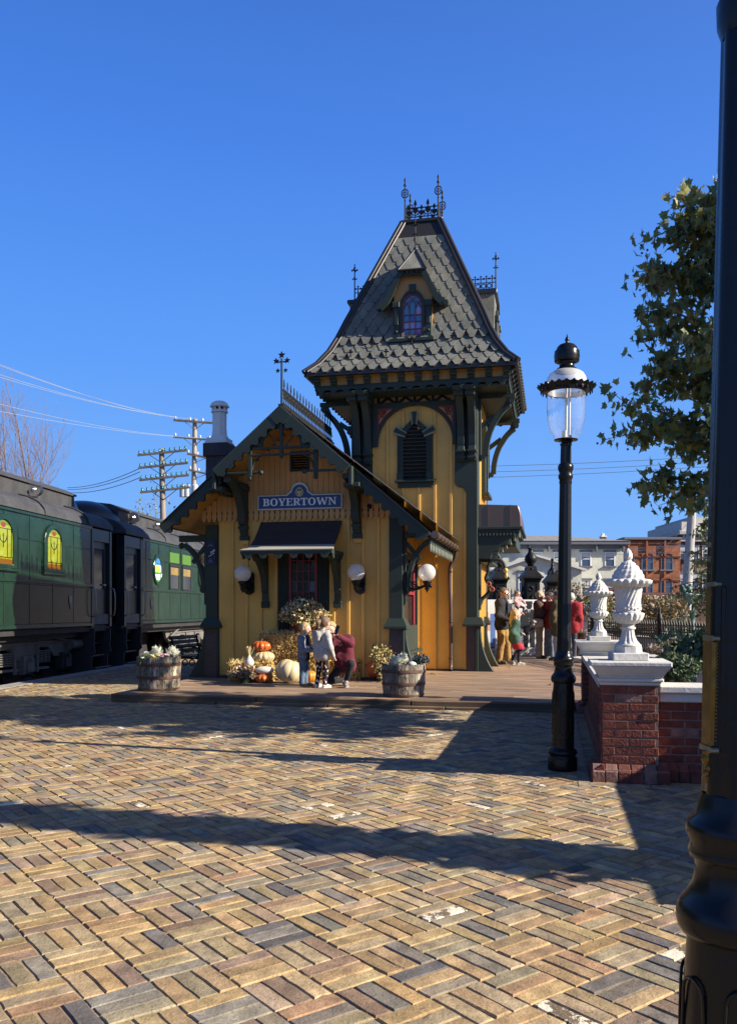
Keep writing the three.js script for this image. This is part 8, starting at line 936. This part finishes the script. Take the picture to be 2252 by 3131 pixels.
  // photo cut-out boards
  const board = (label, xd0, xd1, draw, Z) => { const w = DX(xd1, Z) - DX(xd0, Z), h = DY(1328, Z) - .14, cv = document.createElement('canvas'); cv.width = 300; cv.height = Math.round(300 * h / w); const c = cv.getContext('2d'); c.fillStyle = '#e2dfda'; c.fillRect(0, 0, cv.width, cv.height); draw(c, cv.width, cv.height); const tx = new THREE.CanvasTexture(cv); tx.colorSpace = THREE.SRGBColorSpace; const t = thing('photo_board', label, 'cutout board', [DX((xd0 + xd1) / 2, Z), .14, -Z], .12); obj('panel', cb(-w / 2, w / 2, 0, h, -.03, 0, .004), M(.70, .69, .66, { map: null, rough: .6 }), t); obj('print', new THREE.PlaneGeometry(w - .01, h - .01).translate(0, h / 2, .003), M(.92, .92, .92, { map: tx, rough: .5 }), t, { keepUV: true }); obj('foot', [bx(.05, .3, .4, -w * .3, .15, -.2, .5), bx(.05, .3, .4, w * .3, .15, -.2, .5)], mat.dark, t); };
  const foot = (c, w, h) => { c.fillStyle = '#b9b6ae'; c.fillRect(w * .24, h * .88, w * .6, h * .12); c.fillStyle = '#3c4636'; c.beginPath(); c.arc(w * .36, h * .94, 16, 0, 7); c.fill(); c.fillStyle = '#c9b050'; c.beginPath(); c.arc(w * .36, h * .94, 9, 0, 7); c.fill(); c.fillStyle = '#8d8a84'; for (let k = 0; k < 7; k++) { c.fillRect(w * .46 + k * 13, h * .92, 9, 9); if (k < 5) c.fillRect(w * .5 + k * 13, h * .95, 9, 9); } };
  board('white cut-out board of a figure in blue dungarees behind the man', 1068, 1134, (c, w, h) => { foot(c, w, h); c.fillStyle = '#d3a183'; c.fillRect(w * .14, h * .22, w * .10, h * .34); c.fillRect(w * .66, h * .22, w * .10, h * .34); c.fillStyle = '#e4dccf'; c.fillRect(w * .18, h * .12, w * .52, h * .20); c.fillStyle = '#5a78b4'; c.fillRect(w * .24, h * .25, w * .42, h * .30); c.fillRect(w * .24, h * .52, w * .18, h * .32); c.fillRect(w * .48, h * .52, w * .18, h * .32); c.fillStyle = '#466399'; c.fillRect(w * .24, h * .38, w * .42, h * .02); c.fillRect(w * .42, h * .42, w * .02, h * .1); c.fillStyle = '#6b4a38'; c.fillRect(w * .22, h * .84, w * .19, h * .04); c.fillRect(w * .50, h * .84, w * .19, h * .04); }, 24);
  board('white cut-out board of a dark uniformed conductor with a blank face', 1137, 1209, (c, w, h) => { foot(c, w, h); c.fillStyle = '#17171d'; c.beginPath(); c.moveTo(w * .18, h * .24); c.lineTo(w * .36, h * .17); c.lineTo(w * .56, h * .17); c.lineTo(w * .74, h * .24); c.lineTo(w * .76, h * .54); c.lineTo(w * .66, h * .56); c.lineTo(w * .64, h * .82); c.lineTo(w * .49, h * .82); c.lineTo(w * .46, h * .56); c.lineTo(w * .43, h * .82); c.lineTo(w * .29, h * .82); c.lineTo(w * .26, h * .56); c.lineTo(w * .16, h * .54); c.fill(); c.fillStyle = '#0c0c0f'; c.beginPath(); c.ellipse(w * .46, h * .11, w * .10, h * .065, 0, 0, 7); c.fill(); c.fillStyle = '#1c1c22'; c.fillRect(w * .35, h * .025, w * .22, h * .045); c.fillRect(w * .33, h * .065, w * .26, h * .012); c.fillStyle = '#cfcdd2'; c.beginPath(); c.moveTo(w * .41, h * .17); c.lineTo(w * .46, h * .27); c.lineTo(w * .51, h * .17); c.fill(); c.fillStyle = '#2a2a38'; c.fillRect(w * .445, h * .18, w * .03, h * .09); c.fillStyle = '#d8d6d4'; c.fillRect(w * .16, h * .52, w * .11, h * .06); c.fillRect(w * .66, h * .52, w * .11, h * .06); c.fillStyle = '#bfae6a'; for (let k = 0; k < 3; k++) c.fillRect(w * .455, h * (.33 + k * .05), 6, 6); c.fillRect(w * .36, h * .22, 8, 8); c.fillStyle = '#0a0a0c'; c.fillRect(w * .28, h * .82, w * .15, h * .045); c.fillRect(w * .49, h * .82, w * .15, h * .045); }, 24);
}
renderer.render(scene, camera);
